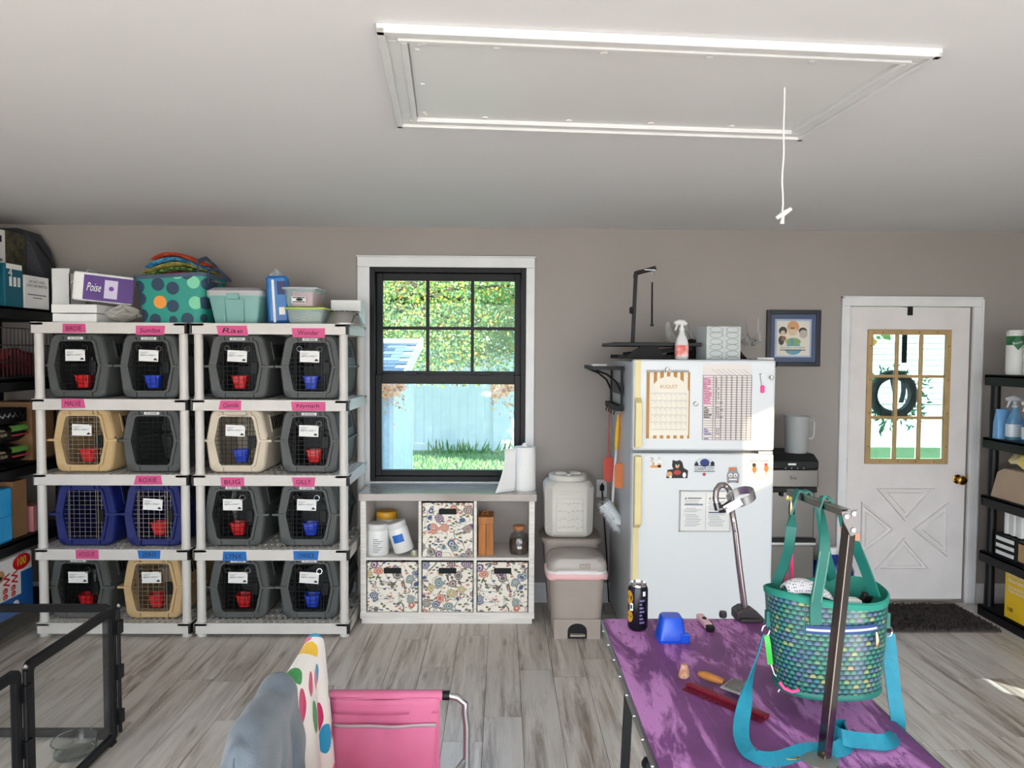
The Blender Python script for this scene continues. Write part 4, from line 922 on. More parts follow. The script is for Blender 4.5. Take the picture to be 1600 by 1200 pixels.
# right shelving contents (faces turned to -X)
g = RFx + .02
def fxr(b, x, y0, y1, z0, z1): return b.quad((x, y1, z0), (x, y0, z0), (x, y0, z1), (x, y1, z1))
z = RZ[0]; GRN = pm('label_darkgreen', (24, 104, 60), .5)
for k, yy in enumerate((4.61, 4.455, 4.30)):
    t = thing('paper_towel_roll', 'wrapped paper towel roll with green band on the right shelving, %s' % ('nearest the door' if k == 0 else 'second from the door' if k == 1 else 'third from the door'), 'paper towels', (g + .085, yy, z), group='wrapped paper towel rolls')
    MB().lathe([(.03, .0), (.07, .004), (.074, .02), (.074, .27), (.068, .284), (.02, .284)], (g + .085, yy, z), 24).build('roll', PAPER, t)
    MB().lathe([(.0745, .19), (.0748, .192), (.0748, .245), (.0745, .247)], (g + .085, yy, z), 24, cap=False).build('green_band', GRN, t)
    bn = Vector((-.66, -.75, 0)); bt = Vector((.75, -.66, 0)); bo_ = Vector((g + .085, yy, z)) + bn * .079
    MB().add([bo_ + bt * p[0] + Vector((0, 0, p[1])) for p in [(-.036, .205), (0, .25), (.036, .205), (0, .158)]], [(0, 1, 2, 3)]).build('badge', GRN, t, smooth=False)
    text('lettering', 'Bounty', PAPER, t, bo_ + Vector((0, 0, .204)), .058, .02, n=bn, tilt=.25)
z = RZ[1]
def spray(name, label, c, h, body, lab, labc, group=None, trig=WHITE, face=(0, -1)):
    t = thing(name, label, 'spray bottle', c, group=group); s_ = h / .26
    def ring(w, d, zz): return [(c[0] + p[0], c[1] + p[1], c[2] + zz * s_) for p in rr(-w * s_, w * s_, -d * s_, d * s_, min(w, d) * s_ * .7, 4)]
    MB().loft([ring(.036, .026, 0), ring(.041, .03, .006), ring(.041, .03, .10), ring(.036, .027, .125), ring(.018, .017, .165), ring(.014, .014, .19)], True, True, True).build('bottle', body, t)
    MB().loft([ring(.0416, .0306, .02), ring(.042, .031, .022), ring(.042, .031, .09), ring(.0416, .0306, .092)], True).build('label', lab, t)
    fxv = Vector((face[0], face[1], 0)); P = lambda a, zz: (c[0] + fxv.x * a * s_, c[1] + fxv.y * a * s_, c[2] + zz * s_)
    b = MB().tube([P(0, .185), P(0, .2), P(0, .205)], [.017 * s_, .017 * s_, .012 * s_], 12)
    b.tube([P(-.03, .225), P(-.01, .235), P(.02, .238), P(.05, .232)], [.012 * s_, .019 * s_, .018 * s_, .011 * s_], 10).tube([P(0, .2), P(0, .235)], .011 * s_, 8).tube([P(.025, .228), P(.036, .21), P(.045, .185)], [.008 * s_, .006 * s_, .005 * s_], 6)
    b.build('trigger_head', trig, t); return t
BLS = clearp('blue_clear', (110, 170, 214), .5, .15)
spray('spray_bottle', 'clear spray bottle on the right shelving nearest the door', (g + .06, 4.60, z), .29, BLS, pm('pale_label', (206, 214, 222), .5), None, 'spray bottles on the right shelf', clearp('grey_trigger', (200, 204, 208), .7), (-1, 0))
spray('spray_bottle', 'blue spray bottle behind the clear one on the right shelving', (g + .06, 4.46, z), .27, pm('deep_blue_plastic', (40, 100, 190), .35), pm('label_w', (220, 226, 230), .5), None, 'spray bottles on the right shelf', WHITE, (-1, 0))
t = thing('refill_pouch', 'pale blue refill pouch leaning at the back of the right shelf', 'pouch', (g + .07, 4.68, z)); MB().loft([[(g + .04 + p[0], 4.685 + p[1], z + zz) for p in rr(-.045 * k, .045 * k, -.03 * k2, .03 * k2, .01, 3)] for zz, k, k2 in ((0, 1, 1), (.1, 1, .9), (.17, .95, .4), (.19, .95, .12))], True, True, True).build('pouch', pm('pouch_blue', (110, 160, 206), .4), t)
z = RZ[2]; t = thing('fabric_bin', 'tan canvas bin with slanted front on the right shelving', 'bin', (g + .1, 4.4, z))
MB().prism([(4.78 - .06, z), (3.9, z), (3.9, z + .2), (4.60, z + .2), (4.66, z + .17)], 'x', g, g + .3).build('bin_body', pm('tan_canvas', (176, 152, 130), .85), t, smooth=False, bevel=.006)
t = thing('yellow_pouch', 'crumpled yellow and white pouch lying on the tan canvas bin', 'pouch', (g + .1, 4.45, z + .2))
MB().grid(lambda u, v: (g + .02 + .14 * v, 4.40 + .19 * u, z + .205 + (.07 * math.sin(math.pi * v) + .05 * u) * (1 - .3 * math.sin(u * 9))), 8, 6).build('film', pm('yellow_film', (228, 196, 70), .4, var=(9, (236, 232, 220))), t, solid=.006)
z = RZ[3]; t = thing('paper_tray', 'black letter tray with white label strips on the right shelving', 'tray', (g + .1, 4.42, z)); b = MB()
for k in range(4): b.box(g, g + .3, 3.95, 4.66, z + .003 + k * .045, z + .009 + k * .045)
b.box(g, g + .3, 4.65, 4.66, z, z + .15).box(g, g + .012, 4.45, 4.47, z, z + .15); b.box(g + .29, g + .3, 3.95, 4.66, z, z + .15)
b.build('tray_frame', BLACK, t, smooth=False)
b = MB()
for k in range(3): b.box(g - .002, g + .0, 4.48, 4.645, z + .018 + k * .045, z + .042 + k * .045)
b.build('label_strip', PAPER, t, smooth=False)
MB().box(g - .002, g, 4.28, 4.44, z + .02, z + .13).build('label_card', LITE, t, smooth=False)
for k in range(5):
    yy = 4.605 - k * .032; MB().box(g + .03 + .01 * (k % 2), g + .25, yy - .012, yy + .012, z + .152, z + .31 + .015 * (k % 3)).build('booklet', PAPER, label='white booklet upright in the black tray, %s from the door' % ('first', 'second', 'third', 'fourth', 'fifth')[k], cat='booklet', group='booklets in the black tray', smooth=False)
z = RZ[4]; t = pack('yellow_box', 'yellow printed box on the lowest right shelf', 'box', g, g + .26, 4.18, 4.55, z, z + .335, pm('yellow_card', (232, 190, 30), .55), .003)
for k, (s_, zz, w_, h_) in enumerate((('EXTRA-LARGE', .275, .16, .02), ('Absorbent Pads', .245, .2, .028), ('TRES GRANDES', .2, .14, .016), ('Tapis absorbants', .175, .19, .024), ('100', .06, .05, .026))): text('lettering', s_, PAPER if k < 4 else INK, t, (g - .001, 4.53 - .01 - w_ / 2, z + zz), w_, h_, n=(-1, 0, 0), bold=.01)
fxr(MB(), g - .001, 4.2, 4.27, z + .27, z + .32).build('corner_print', INK, t, smooth=False)

# ---------------------------------------------------------------- cube organiser under the window
m = NT('whitewash_wood'); v = m.coord(); m.set(col=m.mix(m.step(m.noise(m.map(v, (4, 4, 60)), 1, 5), .4, .7), (226, 222, 216), (206, 200, 192)), rough=.5); OW = m.m
m = NT('taupe_top'); v = m.coord(); m.set(col=m.mix(m.step(m.noise(m.map(v, (3, 40, 3)), 1, 6, .6, .4), .5, .72), (158, 146, 138), (132, 120, 112)), rough=.2, spec=.9, coat=.4); OT_ = m.m
CY0, CY1, CZ = 4.58, 4.965, .828
OX = [-.885, .207]
t = thing('cube_organiser', 'whitewashed six-cube organiser with taupe top under the window', 'cabinet', (-.34, 4.77, 0))
MB().box(-.897, .22, CY0 - .008, CY1, CZ - .045, CZ).build('top', OT_, t, smooth=False, bevel=.002)
zb, zs_ = .075, .425
for x0, x1 in ((OX[0], OX[0] + .035), (OX[1] - .035, OX[1])): MB().box(x0, x1, CY0, CY1, zb - .03, CZ - .045).build('side_panel', OW, t, smooth=False, bevel=.001)
cw = (OX[1] - OX[0] - .07 - .036) / 3; CXs = [OX[0] + .035 + k * (cw + .018) for k in range(3)]
for k in (0, 1): MB().box(CXs[k] + cw, CXs[k] + cw + .018, CY0 + .002, CY1, zb, CZ - .045).build('divider', OW, t, smooth=False)
MB().box(OX[0] + .035, OX[1] - .035, CY0 + .001, CY1, zs_ - .018, zs_).build('middle_shelf', OW, t, smooth=False)
MB().box(OX[0] - .002, OX[1] + .002, CY0 - .001, CY1, zb - .04, zb).build('bottom_panel', OW, t, smooth=False)
MB().box(OX[0] + .005, OX[1] - .012, CY0 + .012, CY1, 0, zb - .04).build('plinth', OW, t, smooth=False)
MB().box(OX[0] + .01, OX[1] - .01, CY1 - .006, CY1, zb, CZ - .045).build('back_panel', pm('grey_back', (168, 160, 154), .7), t, smooth=False)
# floral fabric
def floral(name, off):
    m = NT(name); v = m.map(m.coord(), (1, 1, 1), off); wv = m.noise(v, 9, 2, out=1)
    n = m.n.new('ShaderNodeVectorMath'); n.operation = 'MULTIPLY_ADD'; m.put(n.inputs[0], wv); n.inputs[1].default_value = (.05, .0, .05); m.put(n.inputs[2], v); w_ = n.outputs[0]
    sq = m.map(w_, (1, .02, 1)); d = m.vor(sq, 15, rnd=.85); c = m.vor(sq, 15, 'Color', rnd=.85)
    pal = m.ramp(m.sep(c)[0], [(0, (112, 84, 120)), (.16, (70, 96, 128)), (.32, (104, 100, 96)), (.48, (96, 128, 132)), (.6, (196, 112, 88)), (.74, (176, 160, 100)), (.86, (120, 96, 100))], 'CONSTANT')
    rip = m.ma('SINE', m.ma('MULTIPLY', d, 46.)); core = m.mix(m.step(rip, .25, .8), pal, (214, 204, 192))
    vn = m.ma('ABSOLUTE', m.ma('SUBTRACT', m.noise(m.map(w_, (1, .02, 1)), 7.5, 1.5, .4, .6), .5)); vn2 = m.ma('ABSOLUTE', m.ma('SUBTRACT', m.noise(m.map(w_, (1, .02, 1), (3, 0, 1)), 11, 1, .4, .4), .5))
    base_ = m.mix(m.ma('LESS_THAN', m.ma('MINIMUM', vn, vn2), .007), (232, 226, 214), (104, 98, 88))
    d2 = m.vor(m.map(sq, (1, 1, 1.7), rot=(0, .6, 0)), 34); c2 = m.vor(m.map(sq, (1, 1, 1.7), rot=(0, .6, 0)), 34, 'Color')
    lfm = m.ma('MULTIPLY', m.ma('LESS_THAN', d2, .38), m.ma('GREATER_THAN', m.sep(c2)[1], .3))
    lc = m.ramp(m.sep(c2)[0], [(0, (110, 116, 88)), (.4, (120, 112, 104)), (.6, (92, 108, 130)), (.8, (196, 130, 110))], 'CONSTANT')
    base_ = m.mix(lfm, base_, lc)
    m.set(col=m.mix(m.ma('LESS_THAN', m.ma('ADD', d, m.ma('MULTIPLY', m.ma('SUBTRACT', m.noise(w_, 60, 1), .5), .3)), .45), base_, core), rough=.85); m.bump(m.noise(v, 400, 1), .15, .002); return m.m
for nm, col_, row, off in (('above the middle lower cube', 1, 1, (.3, 0, .1)), ('in the lower left cube', 0, 0, (1.1, 0, .7)), ('in the lower middle cube', 1, 0, (2.0, 0, 1.9)), ('in the lower right cube', 2, 0, (1.13, 0, .72))):
    x0, x1 = CXs[col_] + .006, CXs[col_] + cw - .006; z0 = (zs_ if row else zb) + .001; z1 = (CZ - .047 if row else zs_ - .02) - .012
    FM = floral('floral_fabric', off)
    t = thing('floral_bin', 'floral print fabric bin with black handle slot ' + nm, 'storage bin', ((x0 + x1) / 2, 4.75, z0), group='floral fabric bins')
    b = MB().box(x0, x1, CY0 + .012, CY0 + .02, z0, z1).box(x0, x0 + .006, CY0 + .02, CY1 - .03, z0, z1).box(x1 - .006, x1, CY0 + .02, CY1 - .03, z0, z1).box(x0, x1, CY1 - .036, CY1 - .03, z0, z1).box(x0, x1, CY0 + .02, CY1 - .03, z0, z0 + .005)
    b.build('fabric_box', FM, t, smooth=False, bevel=.003)
    xm = (x0 + x1) / 2; zh = z1 - .055
    MB().prism(rr(xm - .055, xm + .055, zh - .018, zh + .018, .004, 2), 'y', CY0 + .009, CY0 + .0125).build('handle_slot', BLACKM, t, smooth=False)
    MB().box(x0, x1, CY0 + .011, CY0 + .021, z1, z1 + .004).build('rim', BLACKM, t, smooth=False)
# jars in the cubes
WJ = pm('white_jar', (230, 230, 228), .35)
def jar(name, label, c, r, h, lidm, tilt=None, labm=None, group=None, text_=True):
    t = thing(name, label, 'jar', (0, 0, 0), group=group)
    MB().lathe([(r * .92, 0), (r, .008), (r, h * .72), (r * .93, h * .8), (r * .8, h * .82)], n=22).build('jar_body', WJ, t)
    MB().lathe([(r * .96, h * .8), (r * .98, h * .81), (r * .98, h * .97), (r * .9, h)], n=22).build('lid', lidm, t)
    if labm:
        b = MB(); b.grid(lambda u, v: ((r + .0008) * math.cos(-2.2 + u * 1.1), (r + .0008) * math.sin(-2.2 + u * 1.1), h * (.36 + .26 * v)), 8, 1); b.build('label', labm, t)
    if text_:
        b = MB()
        for k in range(7): b.grid(lambda u, v: ((r + .0009) * math.cos(-1.9 + u * (.5 + .2 * (k % 3))), (r + .0009) * math.sin(-1.9 + u * (.5 + .2 * (k % 3))), h * (.14 + .065 * k + .02 * v)), 4, 1)
        b.build('print', GREYTXT, t)
    t.location = c
    if tilt: t.rotation_euler = tilt
    return t
zc = zs_ + .001
jc = lambda px, Y: X(px, Y, 840)
jar('supplement_jar', 'upright white jar in the upper left cube', (jc(591, 4.66), 4.66, zc), .068, .2, WHITE, group='white jars in the organiser')
jar('supplement_jar', 'white jar with blue label leaning in the upper left cube', (jc(632, 4.66), 4.66, zc + .022), .064, .195, WHITE, (0, R(-17), 0), pm('jar_blue', (36, 104, 190), .5), 'white jars in the organiser', False)
jar('supplement_jar', 'jar with mustard yellow lid behind the white jars', (jc(604, 4.83), 4.84, zc), .07, .24, pm('mustard_lid', (206, 150, 30), .45), group='white jars in the organiser', text_=False)
t = thing('small_tin', 'small round printed tin in the corner of the upper left cube', 'tin', (jc(647, 4.63), 4.63, zc)); MB().lathe([(.024, 0), (.025, .002), (.025, .03), (.024, .032)], (jc(647, 4.63), 4.63, zc), 16).build('tin_body', pm('olive_tin', (126, 130, 90), .4, var=(40, (200, 200, 180))), t)
MB().lathe([(.026, .026), (.026, .036), (.02, .038)], (jc(647, 4.63), 4.63, zc), 16).build('tin_lid', SATIN, t)
# wooden box and cork jar
WB = NT('honey_wood'); v = WB.coord(); WB.set(col=WB.mix(WB.step(WB.noise(WB.map(v, (20, 20, 3)), 1, 5), .35, .65), (184, 116, 44), (150, 88, 30)), rough=.4); WB = WB.m
x0, x1 = X(747.5, 4.63, 840), X(771, 4.63, 840)
t = thing('wooden_box', 'honey-coloured upright wooden box tied with string in the upper right cube', 'box', ((x0 + x1) / 2, 4.7, zc))
b = MB(); b.box(x0, (x0 + x1) / 2 - .001, 4.63, 4.80, zc, zc + .20).box((x0 + x1) / 2 + .001, x1, 4.63, 4.80, zc, zc + .20); b.build('box_body', WB, t, smooth=False, bevel=.002)
MB().box(x0 - .002, x1 + .002, 4.628, 4.802, zc + .2, zc + .246).build('box_top', WB, t, smooth=False, bevel=.002)
MB().tube([(x0 + .02, 4.69, zc + .247), (x0 + .03, 4.68, zc + .27), (x0 + .05, 4.69, zc + .275), (x0 + .06, 4.7, zc + .25), (x0 + .035, 4.7, zc + .255)], .006, 6).build('string_bow', pm('jute', (150, 96, 48), .9), t)
jx = jc(811, 4.68); t = thing('cork_jar', 'round glass jar of dark contents with cork lid in the upper right cube', 'jar', (jx, 4.68, zc))
MB().lathe([(.04, 0), (.058, .006), (.064, .03), (.064, .10), (.052, .13), (.034, .142), (.034, .16)], (jx, 4.68, zc), 24).build('glass_body', glassm('jar_glass', (.75, .78, .78), .1), t)
MB().lathe([(.036, .003), (.055, .008), (.06, .03), (.06, .085), (.03, .1)], (jx, 4.68, zc), 20).build('contents', pm('dark_trinkets', (40, 32, 30), .6, var=(60, (130, 100, 80))), t)
MB().lathe([(.032, .15), (.04, .158), (.042, .178), (.036, .182)], (jx, 4.68, zc), 20).build('cork_lid', pm('cork', (178, 120, 84), .85), t)
MB().box(jx - .012, jx + .015, 4.613, 4.615, zc + .045, zc + .062).build('tag', PAPER, t, smooth=False)
# paper towel roll on the counter
rx_ = X(820, 4.74, 740); ry_ = 4.74; z = CZ
t = thing('paper_towels', 'white paper towel roll with a loose sheet standing on the organiser', 'paper towels', (rx_, ry_, z))
TW = pm('towel_paper', (232, 232, 230), .9, bump=(160, .35))
MB().lathe([(.02, 0), (.069, .0), (.07, .003), (.07, .275), (.069, .279), (.02, .279)], (rx_, ry_, z), 32).build('roll', TW, t)
MB().lathe([(.018, .278), (.02, .29), (.012, .302), (.004, .304)], (rx_, ry_, z), 10).build('core_tuft', TW, t)
def sheet(u, v):
    # leaves the roll on its left, hangs and flares down to the counter
    zz = .272 - v * .272; out = .02 + .10 * u + (.10 * u) * max(0, v - .25) ** 1.2 * .9
    return (rx_ - .045 - out * .72 - .03 * max(0, v - .6) * u, ry_ - .055 - .03 * u - .07 * v * v * u, z + .003 + zz * (1 - .0 * u) + .0)
MB().grid(sheet, 10, 12).build('loose_sheet', TW, t, solid=.0015)

# ---------------------------------------------------------------- pet food container, rear bin, pedal bin
VW = pm('container_white', (202, 198, 190), .5); TPE = pm('taupe_plastic', (164, 152, 144), .45); TPL = pm('taupe_lid', (140, 128, 118), .4)
bx0, bx1 = X(847, 4.62, 850), X(941, 4.62, 850); bz = .535
t = thing('rolling_bin', 'taupe rolling bin with flat lid under the white food container', 'bin', ((bx0 + bx1) / 2, 4.78, 0))
tub(MB(), bx0 + .015, bx1 - .015, 4.635, 4.94, .05, bz - .025, .035, .004, .05).build('bin_body', TPE, t); lid(MB(), bx0 + .008, bx1 - .008, 4.63, 4.945, bz - .028, .026, .01, .05, .008).build('lid', TPL, t)
for cx in (bx0 + .08, bx1 - .08):
    for cy in (4.7, 4.88): MB().cyl((cx - .01, cy, .026), (cx + .01, cy, .026), .026, 14).box(cx - .012, cx + .012, cy - .01, cy + .01, .03, .052).build('caster', BLACK, t)
vx0, vx1 = X(851, 4.64, 800), X(929, 4.64, 800); vy0, vy1 = 4.635, 4.935; vz = bz + .0
t = thing('food_container', 'white pet food container with round screw lid stacked on the rolling bin', 'container', ((vx0 + vx1) / 2, 4.78, vz))
def oc_(e, ch, zz): return [(vx0 + e + ch, vy0 + e, zz), (vx1 - e - ch, vy0 + e, zz), (vx1 - e, vy0 + e + ch, zz), (vx1 - e, vy1 - e - ch, zz), (vx1 - e - ch, vy1 - e, zz), (vx0 + e + ch, vy1 - e, zz), (vx0 + e, vy1 - e - ch, zz), (vx0 + e, vy0 + e + ch, zz)]
MB().loft([oc_(.03, .03, vz), oc_(.012, .035, vz + .02), oc_(.005, .045, vz + .04), oc_(0, .05, vz + .32), oc_(.02, .06, vz + .355), oc_(.045, .07, vz + .36)], True, True, True).build('container_body', VW, t, bevel=.004)
vcx, vcy = (vx0 + vx1) / 2, (vy0 + vy1) / 2; b = MB().lathe([(.125, .358), (.125, .385), (.118, .392), (.1, .393), (.095, .388), (.0, .388)], (vcx, vcy, vz), 28)
b.box(vcx - .08, vcx + .08, vcy - .012, vcy + .012, vz + .386, vz + .4).box(vcx - .012, vcx + .012, vcy - .08, vcy + .08, vz + .386, vz + .4); b.build('screw_lid', VW, t)
pn_ = MB().box(vcx - .085, vcx + .085, vy0 - .003, vy0 + .004, vz + .04, vz + .255).build('embossed_panel', VW, t, smooth=False, bevel=.003)
rnd = random.Random(6); b = MB()
for r_ in range(4):
    zz = vz + .225 - r_ * .052
    for k in range(6): xx = vcx - .07 + k * .028; b.tube([(xx, vy0 - .004, zz), (xx + .009, vy0 - .005, zz + rnd.uniform(-.012, .014)), (xx + .018, vy0 - .004, zz + rnd.uniform(-.012, .012))], .0032, 5)
b.build('embossing', VW, pn_, kind='stuff')
b = MB()
for k in range(3): b.box(vcx - .07, vcx + .07, vy0 - .002, vy0 + .004, vz + .275 + k * .013, vz + .279 + k * .013)
b.build('rib', VW, t, smooth=False)
# pedal bin
tx0, tx1 = X(862, 4.37, 950), X(941, 4.37, 950); ty0, ty1 = 4.35, 4.60
t = thing('pedal_bin', 'taupe pedal bin with pink-edged liner standing beside the fridge', 'trash can', ((tx0 + tx1) / 2, 4.47, 0))
def pr2(e, z, r=.05): return [(p[0], p[1], z) for p in rr(tx0 - e, tx1 + e, ty0 - e * .4, ty1 + e * .4, r, 4)]
pcx = (tx0 + tx1) / 2 + .0
MB().loft([pr2(-.012, .012), pr2(-.006, .03), pr2(.014, .365), pr2(.02, .40), pr2(.012, .40), pr2(-.02, .03)], True, True, True).build('bin_body', TPE, t)
# foot skirt with an arch cut for the pedal
ar = [(tx0 + .014, 0), (pcx - .058, 0), (pcx - .058, .05)] + [(pcx + .058 * math.cos(R(a_)), .05 + .045 * math.sin(R(a_))) for a_ in range(160, 19, -20)] + [(pcx + .058, .05), (pcx + .058, 0), (tx1 - .014, 0), (tx1 - .012, .12), (tx0 + .012, .12)]
b = MB(); b.prism(ar[::-1], 'y', ty0 - .010, ty0 + .006); b.build('foot_skirt', TPE, t, smooth=False)
MB().box(pcx - .046, pcx + .046, ty0 - .035, ty0 - .002, .022, .034).build('pedal', TPE, t, smooth=False, bevel=.004)
MB().box(pcx - .06, pcx + .06, ty0 - .006, ty0 - .002, 0.002, .097).build('pedal_recess', BLACKM, t, smooth=False)
PK = pm('pink_liner', (236, 186, 186), .5); WL_ = pm('white_liner', (232, 226, 226), .5)
def lin_(e, z, a, f_): return [(p[0], p[1], z + a * math.sin(i * f_)) for i, p in enumerate(pr2(e, z, .06))]
MB().loft([lin_(.024, .355, .006, 1.7), lin_(.034, .36, .006, 1.7), lin_(.036, .385, .004, 1.1), lin_(.022, .40, 0, 1)], True).build('liner_edge', PK, t, solid=.003)
MB().loft([lin_(.025, .385, .003, 1.4), lin_(.032, .39, .003, 1.4), lin_(.024, .415, 0, 1)], True).build('liner', WL_, t, solid=.002)
MB().loft([pr2(.026, .41), pr2(.028, .425), pr2(.024, .455), pr2(.0, .482), pr2(-.05, .492)], True, True, True).build('lid', pm('lid_taupe', (172, 164, 158), .3), t)
MB().box(pcx + .01, pcx + .075, ty0 - .015, ty0 + .01, .425, .455).build('lid_latch', TPE, t, smooth=False, bevel=.003)

# ---------------------------------------------------------------- refrigerator
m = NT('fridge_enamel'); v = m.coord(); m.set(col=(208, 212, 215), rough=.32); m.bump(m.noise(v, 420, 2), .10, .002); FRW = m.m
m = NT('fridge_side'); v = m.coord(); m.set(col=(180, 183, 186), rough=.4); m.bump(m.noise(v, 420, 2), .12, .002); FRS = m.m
YEL = pm('aged_plastic', (222, 206, 150), .45, var=(5, (212, 196, 140)))
FX0, FX1, FY, FZ, FS = .731, 1.531, 4.1, 1.68, 1.162
t = thing('refrigerator', 'white top-freezer refrigerator covered with papers and magnets', 'refrigerator', (1.13, 4.5, 0)); FR = t
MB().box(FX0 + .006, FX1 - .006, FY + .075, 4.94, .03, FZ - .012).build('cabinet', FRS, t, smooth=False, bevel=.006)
fd = MB().box(FX0, FX1, FY, FY + .068, FS + .008, FZ).build('freezer_door', FRW, t, smooth=False, bevel=.012)
rd = MB().box(FX0, FX1, FY, FY + .068, .11, FS - .008).build('fridge_door', FRW, t, smooth=False, bevel=.012)
MB().box(FX0 + .01, FX1 - .01, FY + .068, FY + .076, .11, FZ - .004).build('gasket', pm('gasket', (150, 150, 150), .7), t, smooth=False)
MB().box(FX0 + .02, FX1 - .02, FY + .05, FY + .1, 0, .1).build('kick_grille', BLACK, t, smooth=False)
for z0, z1, zg0, zg1, par in ((FS + .02, FZ - .004, FS + .03, 1.44, fd), (.14, FS - .02, .76, FS - .02, rd)):
    MB().box(FX0 + .008, FX0 + .04, FY - .006, FY + .004, z0, z1).build('handle_trim', YEL, par, smooth=False, bevel=.002)
    zt_, zq = (zg1 + .03, zg1) if par is fd else (zg0 - .03, zg0)
    pro = [(FY - .004, zg0 if par is fd else zt_), (FY - .045, zg0 if par is fd else zq), (FY - .045, zq if par is fd else zg1), (FY - .004, zt_ if par is fd else zg1)]
    MB().prism(pro, 'x', FX0 + .008, FX0 + .046).build('handle', YEL, par, smooth=False, bevel=.004)
MB().box(FX1 - .09, FX1 - .01, FY - .002, FY + .05, FS - .006, FS + .006).build('hinge', SATIN, t, smooth=False)
MB().cyl((at(1196, 817, Y=FY).x, FY - .003, at(1196, 817, Y=FY).z), (at(1196, 817, Y=FY).x, FY, at(1196, 817, Y=FY).z), .008, 12).build('dent_plug', FRW, rd)
def P(px, py, d=0.0):
    q = at(px, py, Y=FY); return q.x, q.z
def prect(b, x0, y0, x1, y1, d):
    a, c = P(x0, y1), P(x1, y0); return b.rect(a[0], c[0], a[1], c[1], FY - d)
def plate(name, label, cat, x0, y0, x1, y1, mat, th=.003, group=None, part='sheet'):
    a, c = P(x0, y1), P(x1, y0); t = thing(name, label, cat, ((a[0] + c[0]) / 2, FY, a[1]), group=group)
    MB().box(a[0], c[0], FY - th, FY - .0004, a[1], c[1]).build(part, mat, t, smooth=False); return t
def ptext(s, mat, par, px, py, w=None, h=None, d=.004, **k):
    q = P(px, py); return text('lettering', s, mat, par, (q[0], FY - d, q[1]), w, h, **k)
# calendar
TAN = pm('tan_stripe', (184, 132, 70), .7); CRM = pm('cream_paper', (232, 226, 212), .7)
t = plate('wall_calendar', 'AUGUST calendar with tan striped backing clipped to the freezer door', 'calendar', 1009, 580, 1078, 685, CRM, .006, part='backing')
b = MB()
for x0, x1, y1 in ((1009, 1015, 685), (1021, 1026.5, 600), (1031, 1037, 600), (1041.5, 1047, 600), (1052, 1058, 600), (1062.5, 1068, 600), (1073, 1078, 685)): prect(b, x0, 581.5, x1, y1, .0065)
for x0 in (1020, 1030.5, 1041, 1051.5, 1062): prect(b, x0, 678, x0 + 5.5, 685, .0065)
b.build('stripe', TAN, t, smooth=False)
a0 = P(1014.5, 680); a1 = P(1074.5, 680); zt_ = P(1044, 588)[1]; zs2 = P(1044, 611)[1]
po = [(a0[0], a0[1]), (a1[0], a1[1]), (a1[0], zs2)] + [((a0[0] + a1[0]) / 2 + (a1[0] - a0[0]) / 2 * .93 * math.cos(R(k)), zs2 + (zt_ - zs2) * math.sin(R(k))) for k in range(10, 171, 16)] + [(a0[0], zs2)]
pg = MB().prism(po, 'y', FY - .0095, FY - .007).build('page', CRM, t, smooth=False)
text('lettering', 'AUGUST', TAN, pg, (P(1044, 604)[0], FY - .0098, P(1044, 604)[1]), .10, .02)
b = MB()
for k in range(8): x_ = 1016.5 + k * 7.9; prect(b, x_, 614, x_ + .5, 671, .0102)
for k in range(6): y_ = 614 + k * 11.3; prect(b, 1016.5, y_, 1072, y_ + .5, .0102)
for r_ in range(5):
    for c in range(7): prect(b, 1017.5 + c * 7.9 + 4, 616 + r_ * 11.3, 1019 + c * 7.9 + 4.2, 617.3 + r_ * 11.3, .0102)
b.build('day_grid', pm('grid_print', (190, 186, 178), .8), pg, smooth=False)
b = MB()
for k in range(26): q = P(1011 + k * 2.55, 580.5); b.tube([(q[0], FY - .012, q[1] - .006), (q[0], FY - .014, q[1] + .003), (q[0], FY - .003, q[1] + .008)], .0014, 4)
b.build('spiral', BLACK, t)
def mclip(name, label, px, py):
    q = P(px, py); t = thing(name, label, 'magnet', (q[0], FY, q[1]), group='silver magnets on the refrigerator')
    MB().lathe([(.012, 0), (.012, .006), (.006, .012), (.009, .02), (.004, .022)], n=12).xf(Matrix.Translation((q[0], FY, q[1])) @ Matrix.Rotation(R(90), 4, 'X')).build('magnet_base', CHROME, t)
    MB().tube([(q[0] + .012 * math.cos(k * .785), FY - .022, q[1] - .002 + .012 * math.sin(k * .785)) for k in range(8)], .0022, 5, True).build('clip_ring', STEEL, t); return t
mclip('magnet_clip', 'silver magnet clip holding the top of the calendar', 1043, 577); mclip('magnet_clip', 'silver magnet between the calendar and the chart', 1087, 631); mclip('magnet_clip', 'silver magnet at the upper right of the freezer door', 1205, 589.5)
# chart
PKI = pm('pink_ink', (214, 60, 130), .8); BLI = pm('blue_ink', (50, 60, 150), .8); PNK = pm('pale_pink_print', (240, 214, 224), .8)
t = plate('dog_chart', 'hand-filled grid chart with pink names taped to the freezer door', 'chart', 1097, 569, 1174, 688, pm('chart_paper', (228, 220, 216), .8), .0015)
b = MB(); prect(b, 1098, 587, 1113.5, 633, .0018); b.build('pink_block', PNK, t, smooth=False)
b = MB()
for k in range(28): y_ = 586.5 + k * 3.72; prect(b, 1097.6, y_, 1173.5, y_ + .55, .002)
for x_ in (1097.6, 1113.7, 1117.4, 1125.5, 1133.6, 1141.7, 1149.8, 1157.9, 1166, 1173.2): prect(b, x_, 586.5, x_ + .7, 687.2, .002)
for k in range(7):
    q0, q1 = P(1125.5 + k * 8.1, 586.5), P(1112 + k * 8.1, 577); b.add([(q0[0], FY - .002, q0[1]), (q0[0] + .003, FY - .002, q0[1]), (q1[0] + .003, FY - .002, q1[1]), (q1[0], FY - .002, q1[1])], [(0, 1, 2, 3)])
b.build('grid_lines', pm('line_ink', (150, 142, 142), .8), t, smooth=False)
b = MB()
